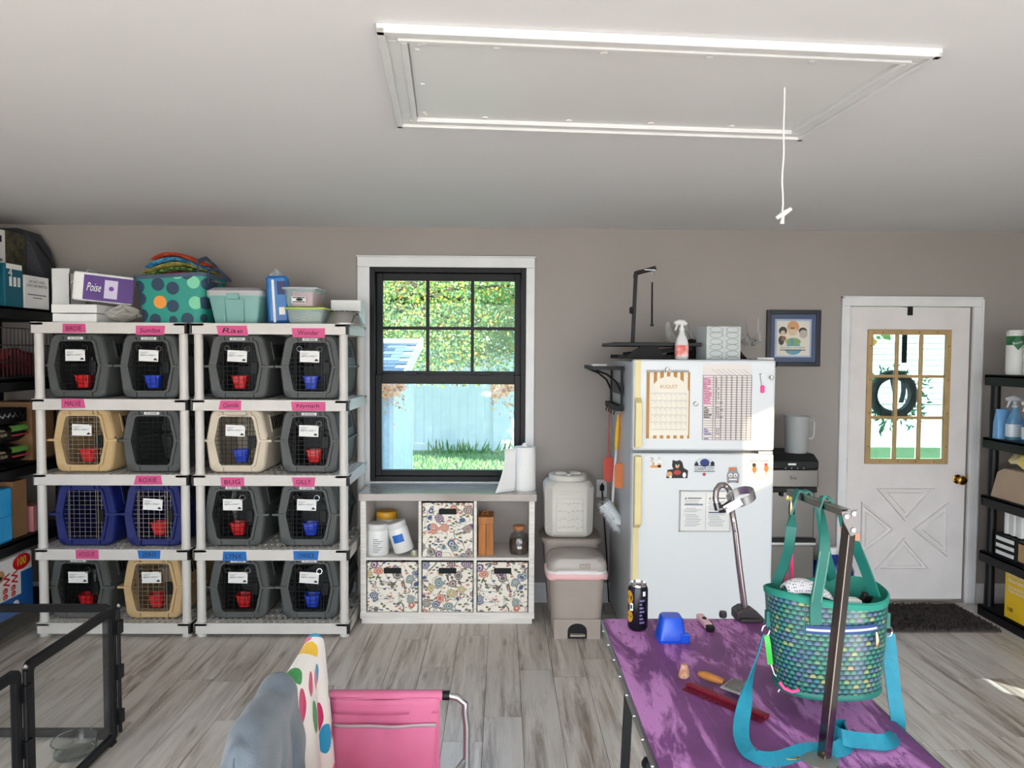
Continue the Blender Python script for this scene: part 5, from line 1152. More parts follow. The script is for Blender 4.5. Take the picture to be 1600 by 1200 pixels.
for x_ in (1125.6, 1133.7, 1141.8, 1149.9, 1158): prect(b, x_, 587, x_ + 3.0, 687, .0017)
b.build('shaded_column', pm('shade_print', (188, 176, 168), .8), t, smooth=False)
NMS = [('p', 'Bindi'), ('p', 'Sundae'), ('p', 'Roxie'), ('p', 'Rae'), ('p', 'Wonder'), ('p', 'Vogue'), ('p', 'Glenda'), ('p', 'Birdie'), ('p', 'Nymph'), ('p', 'Malve'), ('p', 'Gilly'), ('k', 'Bug'), ('k', 'Lynx'), ('k', 'Zero'), ('k', 'Chance'), ('k', 'Roxie'), ('b', 'Bug'), ('b', 'Lynx'), ('b', 'Chance'), ('b', 'Zero')]
rws = list(range(1, 12)) + [13, 14, 15, 16, 17] + [22, 23, 24, 26]; rnd = random.Random(12)
b = {'p': MB(), 'k': MB(), 'b': MB()}
for (c, s_), r_ in zip(NMS, rws):
    y_ = 586.5 + r_ * 3.72 + .7; x_ = 1099.5
    for k in range(len(s_)): w_ = rnd.uniform(1.2, 1.9); prect(b[c], x_, y_ + rnd.uniform(0, 1), x_ + w_, y_ + 2.4, .0022); x_ += w_ + .45
    for k in range(rnd.choice((1, 2, 2, 4)) if c != 'b' else 2): x2 = 1118.6 + k * 3; prect(b['k'], x2, y_ + .5, x2 + rnd.uniform(1, 2), y_ + 2, .0022)
for c, mm in (('p', PKI), ('k', INK), ('b', BLI)): b[c].build('handwriting', mm, t, smooth=False)
# pink tag on a wire hook
q0, q1 = P(1187.5, 584), P(1191, 614); t = thing('pink_tag', 'bright pink tag hanging on a thin hook on the freezer door', 'tag', (q1[0], FY, q1[1]))
MB().tube([(q0[0], FY - .003, q0[1]), (q0[0] + .002, FY - .004, q0[1] - .03), (q1[0], FY - .004, P(0, 602)[1])], .0016, 5).tube([(q0[0] - .006, FY - .003, q0[1] - .001), (q0[0] + .008, FY - .003, q0[1])], .0018, 5).build('hook', STEEL, t)
xx, zz = P(1191, 608); MB().prism(rr(xx - .011, xx + .011, zz - .022, zz + .022, .008, 3), 'y', FY - .008, FY - .002).build('tag_body', pm('hot_pink', (240, 60, 150), .5), t, smooth=False)
# acrylic sign holder with two sheets
t = plate('sign_holder', 'clear sign holder with two printed pages on the refrigerator door', 'sign', 1062, 768, 1140, 829, PAPER, .004, part='pages')
a, c = P(1060.5, 830.5), P(1141, 766.5); MB().box(a[0], c[0], FY - .018, FY - .016, a[1], c[1]).build('clear_cover', glassm('sign_acrylic', (.97, .97, .97), .05), t, smooth=False)
b = MB(); k_ = .004
for (x0, x1, z0, z1) in ((a[0], c[0], a[1], a[1] + k_), (a[0], c[0], c[1] - k_, c[1]), (a[0], a[0] + k_, a[1], c[1]), (c[0] - k_, c[0], a[1], c[1])): b.box(x0, x1, FY - .018, FY, z0, z1)
b.build('edge', pm('holder_edge', (206, 206, 206), .4), t, smooth=False)
b = MB(); rnd = random.Random(3)
for cx in (1069, 1106):
    for k in range(17):
        y_ = 781 + k * 2.5
        if cx == 1069 and k in (3, 4, 8) or cx == 1106 and k in (7, 8): continue
        prect(b, cx + rnd.choice((0, 0, 2)), y_, cx + rnd.uniform(17, 28), y_ + .8, .0046)
b.build('print', pm('pale_print', (150, 152, 158), .8), t, smooth=False)
b = MB(); prect(b, 1069, 787, 1098, 789.3, .0048); prect(b, 1107, 799.5, 1134, 801.5, .0048)
b.build('blue_rule', pm('navy_rule', (50, 66, 110), .7), t, smooth=False)
b = MB()
for cx in (1070, 1108): q = P(cx, 778.5); b.add([(p[0], FY - .0048, p[1]) for p in circ(q[0] + .004, q[1], .005, 10)], [tuple(range(10))]); prect(b, cx + 4, 777.5, cx + 26, 779, .0048)
b.build('heading', INK, t, smooth=False)
b = MB(); prect(b, 1102, 770, 1102.5, 828, .0048); b.build('page_edge', GREYTXT, t, smooth=False)
# picture magnets
def blob(b, px, py, rpx, d, sx=1., sz=1.):
    q = P(px, py); r = rpx * 4.1 / 1150; b.add([(p[0], FY - d, p[1]) for p in circ(q[0], q[1], r, 14, sx, sz)], [tuple(range(14))]); return b
def mag(name, label, poly, mat, th=.003):
    pp = [P(*p) for p in poly]; t = thing(name, label, 'magnet', (sum(p[0] for p in pp) / len(pp), FY, min(p[1] for p in pp)), group='picture magnets on the refrigerator')
    MB().prism(pp, 'y', FY - th, FY - .0003).build('magnet_sheet', mat, t, smooth=False); return t
BRN = pm('print_brown', (150, 100, 66), .7); DK = pm('print_black', (28, 26, 30), .6); TN = pm('print_tan', (214, 158, 106), .7); NV = pm('print_navy', (34, 56, 120), .6); RDP = pm('print_red', (180, 60, 56), .6); GP = pm('print_grey', (140, 144, 150), .7); ORP = pm('print_orange', (226, 110, 50), .6)
t = mag('sketch_magnet', 'small line-drawn magnet with brown shapes at the upper left of the door', [(1015, 732), (1034, 732), (1034, 722), (1031, 713), (1015, 715)], PAPER)
b = MB(); prect(b, 1016, 727, 1033, 731, .0034); blob(b, 1030, 727, 3, .0034); prect(b, 1019, 722, 1022, 727, .0034); b.build('brown_print', TN, t, smooth=False)
b = MB()
for x0, y0, x1 in ((1016, 715, 1021), (1017, 717.5, 1022), (1016, 720, 1020), (1025, 718, 1026)): prect(b, x0, y0, x1, y0 + 1, .0034)
b.tube([(P(1030, 716)[0] + .008 * math.cos(k * .7), FY - .003, P(1030, 716)[1] + .006 * math.sin(k * .7)) for k in range(9)], .0012, 4); b.build('line_print', GREYTXT, t, smooth=False)
t = mag('dog_magnet', 'magnet of a black dog above two small dogs on the door', [(1041, 747), (1074, 747), (1075, 735), (1068, 731), (1066, 722), (1062, 718.5), (1059, 720), (1055, 720), (1051, 718.5), (1050, 728), (1052, 733), (1043, 734)], DK)
b = MB(); blob(b, 1046, 741, 4.5, .0034); blob(b, 1058, 729, 2.6, .0034, 1.2, .9); b.build('tan_print', TN, t, smooth=False)
b = MB(); blob(b, 1058, 738, 5, .0036, 1.2, .8); b.build('red_print', RDP, t, smooth=False)
b = MB(); blob(b, 1069, 742, 3.6, .0034, .8, 1.2); blob(b, 1047.5, 745, 2, .0038); blob(b, 1056, 726.5, .9, .0038); blob(b, 1060.5, 726.5, .9, .0038); b.build('white_print', PAPER, t, smooth=False)
t = mag('emblem_magnet', 'pale emblem magnet with blue dome and lettering on the door', [(1084, 738), (1084, 728), (1086, 721), (1092, 716), (1100, 713.5), (1109, 716), (1114, 721), (1117, 728), (1117, 738), (1104, 741), (1100, 744), (1096, 741)], pm('pale_grey_print', (206, 210, 216), .6))
b = MB(); blob(b, 1101, 723, 7.5, .0034, 1.0, .85); b.build('blue_print', NV, t, smooth=False)
b = MB(); prect(b, 1085, 723.5, 1091, 727, .0036); prect(b, 1110, 722, 1116, 727, .0036); blob(b, 1088, 722.5, 1.6, .0036); blob(b, 1113, 722, 1.6, .0036); prect(b, 1084.3, 727, 1116.7, 727.9, .0036); prect(b, 1084.3, 736, 1116.7, 736.8, .0036); b.build('dark_print', DK, t, smooth=False)
ptext('CHARM CITY', DK, t, 1100.5, 732.2, .105, .02, d=.0036); b = MB(); blob(b, 1100, 741, 2.6, .0038); b.build('red_dot', RDP, t, smooth=False)
t = mag('van_magnet', 'magnet of a small grey camper van with dogs on the door', [(1136, 754), (1154, 754), (1155, 742), (1152, 736), (1151, 730), (1139, 730), (1138, 736), (1135.5, 742)], GP)
b = MB(); 
for x_ in (1140, 1144, 1148): blob(b, x_, 732.5, 1.8, .0034, 1, 1.3)
b.build('orange_print', ORP, t, smooth=False)
b = MB(); blob(b, 1141, 742.5, 3.2, .0034); blob(b, 1149, 742.5, 3.2, .0034); prect(b, 1139, 748, 1151, 750, .0034); b.build('white_print', PAPER, t, smooth=False)
b = MB(); blob(b, 1141, 743, 1.4, .0036); blob(b, 1149, 743, 1.4, .0036); prect(b, 1137, 752, 1140, 754.5, .0036); prect(b, 1150, 752, 1153, 754.5, .0036); b.build('dark_print', BRN, t, smooth=False)
t = mag('square_magnet', 'square cream magnet with two dancing dogs on the door', [(1168, 749.5), (1205, 749.5), (1205, 714), (1168, 714)], pm('cream_magnet', (236, 226, 210), .6))
b = MB(); blob(b, 1178.5, 733, 4.6, .0034, .85, 1.2); blob(b, 1197, 732, 4.6, .0034, .85, 1.2); prect(b, 1177.5, 737, 1179, 741.5, .0034); prect(b, 1196, 737, 1197.5, 741.5, .0034); b.build('orange_print', ORP, t, smooth=False)
b = MB(); blob(b, 1178, 726.5, 3.2, .0037); b.build('black_print', DK, t, smooth=False); b = MB(); blob(b, 1196.5, 726, 2.8, .0037); b.build('red_print', RDP, t, smooth=False)
ptext('Nobody Puts Baby', BLI, t, 1186.5, 720, .11, .014, d=.0037, shear=.3)
ptext('All you need is a friend', INK, t, 1186.5, 743.5, .115, .009, d=.0037); ptext('that is all', INK, t, 1186.5, 747, .045, .008, d=.0037)

# ---------------------------------------------------------------- on top of the refrigerator
z = FZ
t = thing('folded_table', 'black folded grooming table lying on top of the refrigerator', 'table', (.98, 4.5, z))
tz = Zp(1000, 541, 4.25); fx0, fx1 = X(958, 4.25), X(1095, 4.25)
MB().box(fx0, fx1, 4.22, 4.72, tz, tz + .022).build('table_top', BLACK, t, smooth=False, bevel=.004)
b = MB()
for yy in (4.27, 4.6): b.bar((fx0 + .04, yy, z + .014), (fx1 - .06, yy, z + .014), .024).bar((fx0 + .12, yy + .02, z + .03), (fx1 - .04, yy + .02, tz - .012), .02)
b.prism([(fx0 + .06, z + .004), (fx0 + .30, z + .004), (fx0 + .26, tz), (fx0 + .16, tz)], 'y', 4.24, 4.27)
b.build('folded_leg', BLACKM, t, smooth=False)
# black cloth and film behind
t = thing('black_cloth', 'rumpled black cloth bundled behind the patterned tissue box', 'cloth', (1.25, 4.5, z))
MB().grid(lambda u, v: (1.02 + .46 * u, 4.44 + .2 * v, z + .006 + (.075 + .03 * math.sin(u * 17 + v * 7)) * math.sin(math.pi * min(1, max(0, v))) ** .5 * (.25 + math.sin(math.pi * u) ** .5)), 26, 10).build('cloth', BLACKM, t, solid=.006)
CF = clearp('clear_wrap', (216, 214, 212), .38, .2)
t = thing('plastic_wrap', 'crumpled clear plastic wrap behind the spray bottle', 'bag', (1.25, 4.7, z)); rnd = random.Random(21)
def wrp(x0, x1, zz, yc, s):
    return lambda u, v: (x0 + (x1 - x0) * u, yc + .05 * math.sin(u * 9 + s) + .06 * (v - .5), z + .1 + zz * v * (.55 + .45 * math.sin(u * 11 + s)) + .02 * math.sin(u * 29 + v * 11))
MB().grid(wrp(X(1043, 4.72), X(1100, 4.72), .14, 4.72, 1.2), 22, 8).build('film', CF, t); MB().grid(wrp(X(1155, 4.72), X(1184, 4.72), .17, 4.72, 2.6), 14, 8).build('film', CF, t)
# grooming arm
t = thing('noose_stand', 'black bent grooming stand with noose on the folded table', 'grooming stand', (X(989, 4.5), 4.5, tz + .022))
Y_ = 4.5; pA = at(988.5, 536, Y=Y_); pB = at(993.5, 426, Y=Y_); pC = at(1025, 418.5, Y=Y_ - .05)
pA.z = tz + .022
b = MB().bar(pA, pB, .028, .02).bar(pB + Vector((-.006, 0, -.006)), pC, .024, .024); b.tube([pB + Vector((-.002, 0, -.03)), pB + Vector((.0, 0, -.004)), pB + Vector((.03, 0, .006))], .015, 8); b.build('arm', BLACK, t, smooth=False, bevel=.003)
MB().bar(pC - Vector((.07, -.0, .012)), pC - Vector((.005, 0, .014)), .016, .004).build('rail', SATIN, t, smooth=False)
kb_ = at(984, 485, Y=Y_); MB().lathe([(.008, 0), (.02, .004), (.022, .012), (.018, .022)], n=12).xf(Matrix.Translation((kb_.x + .02, Y_ - .012, kb_.z)) @ Matrix.Rotation(R(-90), 4, 'Y')).build('knob', BLACKM, t)
n0 = at(1019.5, 423, Y=Y_ - .04); n1 = at(1018.5, 508, Y=Y_ - .04); n2 = at(1019, 441, Y=Y_ - .04)
MB().tube([n0, (n0 + n2) / 2 + Vector((.004, 0, 0)), n2], .005, 6).build('snap', STEEL, t)
MB().tube([n2, (n1 + n2) / 2, n1], [.005, .006, .006], 6).obox(n1, .02, .012, .014).build('noose', BLACK, t)
# spray bottle
spray('spray_bottle', 'white and red spray bottle standing on the refrigerator', (X(1065, 4.2, 540), 4.2, z), Zp(1065, 498, 4.2) - z, clearp('frosted_bottle', (222, 222, 222), .75, .3), pm('red_white_label', (216, 84, 76), .5, var=(16, (236, 226, 222))), None, None, WHITE, (-1, -.25))
# patterned tissue box
x0, x1 = X(1105, 4.2), X(1157, 4.2); zt = Zp(1130, 510, 4.2)
t = thing('patterned_box', 'pale grey box with interlaced oval pattern on the refrigerator', 'box', ((x0 + x1) / 2, 4.26, z))
pmx = Matrix.Translation(((x0 + x1) / 2, 4.29, z)) @ Matrix.Rotation(R(4), 4, 'Z'); hw_ = (x1 - x0) / 2; hh_ = zt - z
MB().box(-hw_ - .01, hw_, -.09, .09, 0, hh_).xf(pmx).build('carton', pm('pale_grey_card', (188, 194, 192), .6), t, smooth=False, bevel=.002)
b = MB()
for r_ in range(3):
    for c in range(2):
        cx, cz = -hw_ * .52 + c * hw_ * 1.02, hh_ * (.82 - r_ * .36)
        for dz in (-.016, .016): b.tube([(cx + .036 * math.cos(k * .524), -.0905, cz + dz + .016 * math.sin(k * .524)) for k in range(12)], .0012, 4, True)
    b.tube([(-.012, -.0905, cz - .02), (.012, -.0905, cz - .02), (.012, -.0905, cz + .02), (-.012, -.0905, cz + .02)], .0012, 4, True)
b.xf(pmx).build('pattern', GP, t, smooth=False)
MB().box(-hw_ - .011, hw_ + .001, -.091, -.03, hh_, hh_ + .003).xf(pmx).build('slot', GREYTXT, t, smooth=False)
x0, x1 = X(1184, 4.25), X(1211, 4.25); t = thing('napkin_pack', 'flat white packet lying at the right edge of the refrigerator top', 'packet', ((x0 + x1) / 2, 4.3, z))
MB().box(x0, x1, 4.25, 4.4, z, z + .014).build('packet', PAPER, t, smooth=False, bevel=.004)
# magnetic bracket and leashes on the right flank
t = thing('side_hook', 'black magnetic hook on the right flank of the refrigerator', 'hook', (FX1, 4.25, 1.55)); MB().box(FX1 - .004, FX1 + .02, 4.22, 4.26, 1.56, 1.67).prism([(FX1, 1.67), (FX1 + .06, 1.67), (FX1 + .06, 1.655), (FX1 + .015, 1.60)], 'y', 4.225, 4.255).build('bracket', BLACK, t, smooth=False)
LEA = pm('leash_print', (26, 26, 30), .8, var=(70, (190, 190, 190)))
for k in range(3):
    yy = 4.24 + k * .05; zz0, zz1 = 1.17, [.42, .5, .62][k]
    MB().tube([(FX1 + .012 + .006 * math.sin(q * 1.1 + k), yy + .01 * math.sin(q * .8), zz0 + (zz1 - zz0) * q / 10) for q in range(11)], .014, 6, flat=.4).build('leash', LEA, label='dark patterned leash on the right flank of the refrigerator, %s of three' % ('longest', 'middle', 'shortest')[k], cat='leash', group='leashes beside the refrigerator')

# ---------------------------------------------------------------- rack and tools on the left flank of the refrigerator
rx = FX0 - .0; RY0, RY1 = 4.42, 4.84; rz = 1.625
t = thing('tool_rack', 'black metal shelf rack with hooks on the left flank of the refrigerator', 'rack', (rx - .1, 4.63, 1.36)); b = MB()
for yy in (RY0, RY1): b.bar((rx - .012, yy, rz), (rx - .012, yy, 1.37), .022, .014); b.tube([(rx - .012, yy, 1.47), (rx - .045, yy, 1.54), (rx - .1, yy, 1.585), (rx - .17, yy, rz - .012)], .007, 6)
b.build('bracket', BLACK, t); b = MB()
for k in range(6): xx = rx - .01 - k * .034; b.bar((xx, RY0 - .01, rz), (xx, RY1 + .01, rz), .006)
for k in range(10): yy = RY0 + k * (RY1 - RY0) / 9; b.bar((rx - .005, yy, rz), (rx - .185, yy, rz), .005)
b.box(rx - .19, rx - .182, RY0 - .012, RY1 + .012, rz - .012, rz + .012).box(rx - .19, rx, RY0 - .014, RY0 - .008, rz - .012, rz + .012)
b.build('wire_shelf', BLACK, t, smooth=False)
MB().box(rx - .008, rx - .001, RY0 + .02, RY1 - .05, 1.46, 1.53).build('magnet_plate', pm('dark_grey_plate', (70, 72, 74), .6), t, smooth=False)
MB().box(rx - .05, rx - .004, RY0 - .01, RY1 + .02, 1.365, 1.40).build('gripper_bar', BLACK, t, smooth=False, bevel=.004)
for k in range(4): yy = RY0 + .04 + k * .11; MB().tube([(rx - .045, yy, 1.37), (rx - .055, yy, 1.345), (rx - .045, yy, 1.335), (rx - .03, yy, 1.345)], .004, 5).build('hook', BLACK, t)
MB().box(rx - .18, rx - .09, 4.5, 4.58, rz + .005, rz + .022).build('white_clip', PAPER, label='small white clip lying on the black tool rack', cat='clip', bevel=.005)
def swat(label, y, mat, xx, z0, z1, zp):
    t = thing('fly_swatter', label, 'fly swatter', (xx, y, zp), group='fly swatters on the tool rack')
    MB().tube([(xx, y, z0), (xx - .004, y, (z0 + z1) / 2), (xx - .008, y, z1)], .006, 6, flat=.6).build('handle', mat, t)
    MB().prism([(p[0], p[1]) for p in rr(xx - .035, xx + .03, zp, z1 + .01, .025, 4)], 'y', y - .003, y + .003).build('paddle', mat, t, smooth=False)
swat('red fly swatter hanging from the tool rack', 4.80, clearp('red_swatter', (222, 92, 80), .85), X(952, 4.8, 700), 1.37, Zp(952, 716, 4.8), Zp(952, 753, 4.8))
swat('orange fly swatter hanging from the tool rack', 4.46, clearp('orange_swatter', (230, 130, 70), .85), X(969.5, 4.46, 700), 1.37, Zp(969, 726, 4.46), Zp(969, 763, 4.46))
t = thing('duster_mop', 'duster with yellow grip and fluffy white head hanging from the rack', 'duster', (X(957, 4.6, 800), 4.6, 1.0))
g0, g1, g2, g3 = at(966, 648, Y=4.6), at(963, 702, Y=4.6), at(957, 786, Y=4.6), at(956, 800, Y=4.58)
MB().tube([g0, g0.lerp(g1, .3), g0.lerp(g1, .7), g1], [.006, .013, .015, .011], 10).build('grip', pm('yellow_grip', (238, 186, 30), .4), t)
MB().tube([g1, g2], .0085, 8).build('pole', WHITE, t); MB().tube([g2, g3], [.012, .02], 8).build('socket', pm('yellow_socket', (226, 190, 60), .4), t)
rnd = random.Random(8); b = MB(); h0, h1 = at(945, 787, Y=4.58), at(968, 820, Y=4.54)
for k in range(900):
    c = h0.lerp(h1, rnd.random()); d = Vector((rnd.gauss(0, 1), rnd.gauss(0, 1), rnd.gauss(0, 1))).normalized(); e = d.cross(Vector((0, 0, 1))).normalized() * .006
    p = c + d * .03; q = c + d * rnd.uniform(.05, .062) + Vector((0, 0, -.012)); b.add([p - e, p + e, q], [(0, 1, 2)])
b.tube([h0, h1], .042, 10); b.build('fluffy_head', pm('microfibre', (226, 228, 228), .95, var=(40, (200, 208, 214))), t, kind='stuff')

# ---------------------------------------------------------------- water dispenser, jug, picture, mat
dx0, dx1, dy0, dy1, dz = 1.665, 1.972, 4.56, 4.90, 1.085
m = NT('dispenser_steel'); v = m.coord(); m.set(col=(132, 130, 128), metal=1., rough=.26); m.bump(m.noise(m.map(v, (300, 300, 3)), 1, 2), .05, .001); DS = m.m
t = thing('water_dispenser', 'stainless water dispenser with black control panel beside the refrigerator', 'water dispenser', ((dx0 + dx1) / 2, 4.73, 0))
MB().box(dx0, dx1, dy0 + .02, dy1, .02, dz - .11).build('body', BLACK, t, smooth=False, bevel=.006)
MB().prism([(dy0 - .02, dz - .035), (dy0 + .05, dz), (dy1, dz), (dy1, dz - .11), (dy0 - .02, dz - .09)], 'x', dx0 - .004, dx1 + .006).build('control_top', BLACK, t, smooth=False, bevel=.01)
MB().box(dx0, dx1 + .004, dy0 - .02, dy0 + .06, dz - .20, dz - .09).build('upper_panel', DS, t, smooth=False, bevel=.006)
MB().box(dx0, dx1, dy0 - .018, dy0 + .05, dz - .235, dz - .20).build('spout_housing', BLACK, t, smooth=False, bevel=.006)
MB().box(dx0 + .01, dx1 - .01, dy0 + .012, dy0 + .03, .56, dz - .235).build('alcove_panel', DS, t, smooth=False)
for xx in (dx0 + .09, dx0 + .16, dx0 + .22): MB().cyl((xx, dy0 + .0, dz - .26), (xx, dy0, dz - .235), .012, 8).build('spout', BLACK, t)
MB().box(dx0, dx1, dy0 - .015, dy0 + .05, .535, .56).build('drip_tray', BLACK, t, smooth=False, bevel=.004); MB().box(dx0, dx1, dy0 - .018, dy0 + .02, .515, .537).build('tray_lip', SATIN, t, smooth=False, bevel=.006)
MB().box(dx0 + .004, dx1 - .004, dy0 - .005, dy0 + .02, .05, .515).build('lower_door', DS, t, smooth=False, bevel=.008)
MB().box(dx0 + .12, dx0 + .16, dy0 + .009, dy0 + .011, .80, .82).build('yellow_sticker', pm('yellow_sticker', (230, 210, 60), .5), t, smooth=False); MB().box(dx1 - .09, dx1 - .03, dy0 + .009, dy0 + .011, .795, .84).build('white_sticker', PAPER, t, smooth=False)
text('lettering', 'Brio', pm('logo_dark', (60, 60, 62), .5), t, ((dx0 + dx1) / 2, dy0 - .0205, dz - .14), .04, .022)
b = MB().rect((dx0 + dx1) / 2 - .035, (dx0 + dx1) / 2 + .015, dz - .062, dz - .05, dy0 - .0206)
for k in range(4): b.rect(dx0 + .1 + k * .038, dx0 + .106 + k * .038, dz - .083, dz - .079, dy0 - .0206)
b.build('control_mark', PAPER, t, smooth=False)
jx_, jy_ = X(1244, 4.68, 690), 4.68; zj = dz
t = thing('plastic_jug', 'frosted plastic jug with handle standing on the water dispenser', 'jug', (jx_, jy_, zj)); FJ = clearp('frosted_jug', (188, 190, 190), .55, .35)
MB().lathe([(.066, 0), (.069, .004), (.078, .225), (.084, .235), (.076, .235), (.066, .006)], (jx_, jy_, zj), 26, cap=False).lathe([(.066, .003), (.0, .003)], (jx_, jy_, zj), 26, cap=False).build('jug_body', FJ, t)
MB().tube([(jx_ + .07, jy_, zj + .2), (jx_ + .1, jy_, zj + .212), (jx_ + .115, jy_, zj + .195), (jx_ + .112, jy_, zj + .11), (jx_ + .1, jy_, zj + .09), (jx_ + .07, jy_, zj + .095)], .009, 8).build('handle', FJ, t)
wbx, wby = X(1300, 4.62, 860), 4.66; t = thing('water_bottle', 'dark blue five-gallon water bottle on the floor by the dispenser', 'water bottle', (wbx, wby, 0)); WBm = NT('blue_bottle').set(col=(24, 44, 130), rough=.15, alpha=.92).m
MB().lathe([(.10, 0), (.128, .01), (.132, .05), (.126, .06), (.132, .07), (.132, .2), (.126, .21), (.132, .22), (.132, .34), (.11, .39), (.04, .42), (.03, .44)], (wbx + .02, wby, 0), 26).build('bottle', WBm, t); MB().lathe([(.032, .435), (.034, .44), (.034, .475), (.028, .48)], (wbx + .02, wby, 0), 16).build('cap', WHITE, t)
# framed picture
a, c = at(1195.5, 572, Y=YB), at(1281, 485, Y=YB); x0, x1, z0, z1 = a.x, c.x, a.z, c.z
t = thing('framed_picture', 'dark framed picture with blue mat hanging beside the door', 'picture', ((x0 + x1) / 2, YB, z0))
frame(x0, x1, z0, z1, .028, YB - .028, YB - .002).build('frame', pm('navy_black_frame', (20, 26, 40), .4), t, smooth=False, bevel=.003)
mt_ = MB().box(x0 + .02, x1 - .02, YB - .012, YB - .004, z0 + .02, z1 - .02).build('mat_board', pm('blue_mat', (66, 84, 120), .8), t, smooth=False)
def PW(px, py): q = at(px, py, Y=YB); return q.x, q.z
a_, c_ = PW(1209, 558), PW(1267, 499); MB().box(a_[0], c_[0], YB - .0135, YB - .012, a_[1], c_[1]).build('inner_mat', pm('pale_blue_mat', (176, 190, 216), .8), mt_, smooth=False)
a_, c_ = PW(1212, 555.5), PW(1264, 502); art = MB().box(a_[0], c_[0], YB - .015, YB - .0135, a_[1], c_[1]).build('print', CRM, t, smooth=False)
def wb_(px, py, r, mat, d, sx=1, sz=1):
    q = PW(px, py); rr_ = r * 5 / 1150; MB().add([(p[0], YB - .015 - d, p[1]) for p in circ(q[0], q[1], rr_, 18, sx, sz)], [tuple(range(18))]).build('art_shape', mat, art, smooth=False)
GRNP = pm('art_green', (130, 170, 100), .7); BLP = pm('art_blue', (90, 160, 200), .7); CRP = pm('art_cream', (222, 196, 160), .7); GRP = pm('art_grey', (190, 180, 170), .7)
wb_(1222, 517, 6.5, DK, .0004); wb_(1219.5, 532, 5.2, DK, .0004, .9, 1.4); wb_(1223, 529, 4, BRN, .0006); wb_(1222, 520, 3.6, CRP, .0006)
wb_(1253, 517, 6.5, DK, .0004, 1, .8); wb_(1254, 522, 6.5, GRP, .0005, 1, 1)
wb_(1238, 511, 9.5, TN, .0007); wb_(1237, 518, 7.5, CRP, .0009, 1, .9); wb_(1237, 513, 3, BRN, .0011, 1.4, .6)
wb_(1238, 545, 12, BLP, .0006, 1.1, .8); wb_(1238, 534, 10, GRNP, .0008, 1.2, .6); wb_(1236, 534, 3.5, BLP, .001, .7, 1.5); wb_(1234, 549, 3.5, GRNP, .0009, .6, 1.2)
q0, q1 = PW(1216, 546), PW(1258, 541); MB().rect(q0[0], q1[0], q0[1], q1[1], YB - .0164).build('banner', CRM, art, smooth=False)
text('lettering', 'Sure why is not world?', INK, art, ((q0[0] + q1[0]) / 2, YB - .0166, (q0[1] + q1[1]) / 2), .165, .017, shear=.25)
q0, q1 = PW(1217, 547.5), PW(1257, 546.5); MB().rect(q0[0], q1[0], q0[1], q1[1], YB - .0163).build('art_shape', DK, art, smooth=False)
MB().box(x0 + .025, x1 - .025, YB - .021, YB - .0195, z0 + .025, z1 - .025).build('glazing', glassm('picture_glass', (.97, .97, .97), .05), t, smooth=False)
# door mat: shaggy rows
mx0, mx1, my0, my1 = 2.2, 3.1, 4.45, 4.93
MT = pm('mat_charcoal', (72, 64, 62), .95, var=(30, (54, 48, 46))); t = thing('door_mat', 'dark grey chenille mat on the floor in front of the door', 'mat', ((mx0 + mx1) / 2, 4.69, 0))
MB().box(mx0, mx1, my0, my1, .0, .012).build('backing', MT, t, smooth=False); rnd = random.Random(14); b = MB()
for k in range(9500):
    x, y = rnd.uniform(mx0, mx1), rnd.uniform(my0, my1); a = rnd.uniform(0, 3.1); dx_, dy_ = .006 * math.cos(a), .006 * math.sin(a); b.add([(x - dx_, y - dy_, .01), (x + dx_, y + dy_, .01), (x + rnd.uniform(-.01, .01), y + rnd.uniform(-.01, .01), rnd.uniform(.02, .032))], [(0, 1, 2)])
b.build('pile', MT, t, smooth=False, kind='stuff')

# ---------------------------------------------------------------- grooming table
m = NT('purple_mat'); v = m.coord(); st_ = m.noise(m.map(v, (7, 1.6, 1), rot=(0, 0, .12)), 1, 5, .6, 1.2); fl_ = m.noise(m.map(v, (60, 16, 1), rot=(0, 0, .1)), 1, 5, .75, .6); big = m.noise(v, 2.2, 3)
msk = m.ma('MULTIPLY', m.step(st_, .46, .53), m.step(m.ma('ADD', m.ma('MULTIPLY', fl_, .8), m.ma('MULTIPLY', big, .5)), .53, .63))
m.set(col=m.mix(msk, m.mix(m.step(m.noise(v, 5, 4), .35, .65), (104, 54, 110), (126, 70, 130)), (192, 130, 194)), rough=.55); m.bump(m.noise(v, 260, 2), .15, .002); PUR = m.m
TX0, TX1, TY0, TY1, TZ = .345, .985, 1.42, 2.495, .80
t = thing('grooming_table', 'purple-topped grooming table with aluminium edge in the foreground', 'table', ((TX0 + TX1) / 2, (TY0 + TY1) / 2, 0))
def tp(e, z): return [(p[0], p[1], z) for p in rr(TX0 - e, TX1 + e, TY0 - e, TY1 + e, .03 + e, 4)]
MB().loft([tp(-.004, TZ - .02), tp(-.004, TZ - .001), tp(-.007, TZ)], True, True, True).build('table_top', PUR, t, smooth=False)
MB().loft([tp(-.006, TZ - .032), tp(.002, TZ - .032), tp(.003, TZ - .004), tp(.0, TZ - .001), tp(-.004, TZ - .003)], True).build('edge_trim', pm('dull_aluminium', (150, 152, 152), .35, 1), t)
b = MB()
for k in range(9): yy = TY0 + .08 + k * .115; b.cyl((TX0 - .006, yy, TZ - .017), (TX0 + .002, yy, TZ - .017), .0035, 8)
b.build('rivet', CHROME, t)
for cx in (TX0 + .08, TX1 - .08):
    for cy in (TY0 + .12, TY1 - .14): MB().bar((cx, cy, TZ - .03), (cx + (.03 if cx > .6 else -.03), cy, .015), .026).lathe([(.02, 0), (.018, .02)], (cx + (.03 if cx > .6 else -.03), cy, 0), 10).build('leg', BLACK, t)
for cy in (TY0 + .12, TY1 - .14): MB().bar((TX0 + .07, cy, .32), (TX1 - .07, cy, .32), .02).build('crossbar', BLACK, t, smooth=False)
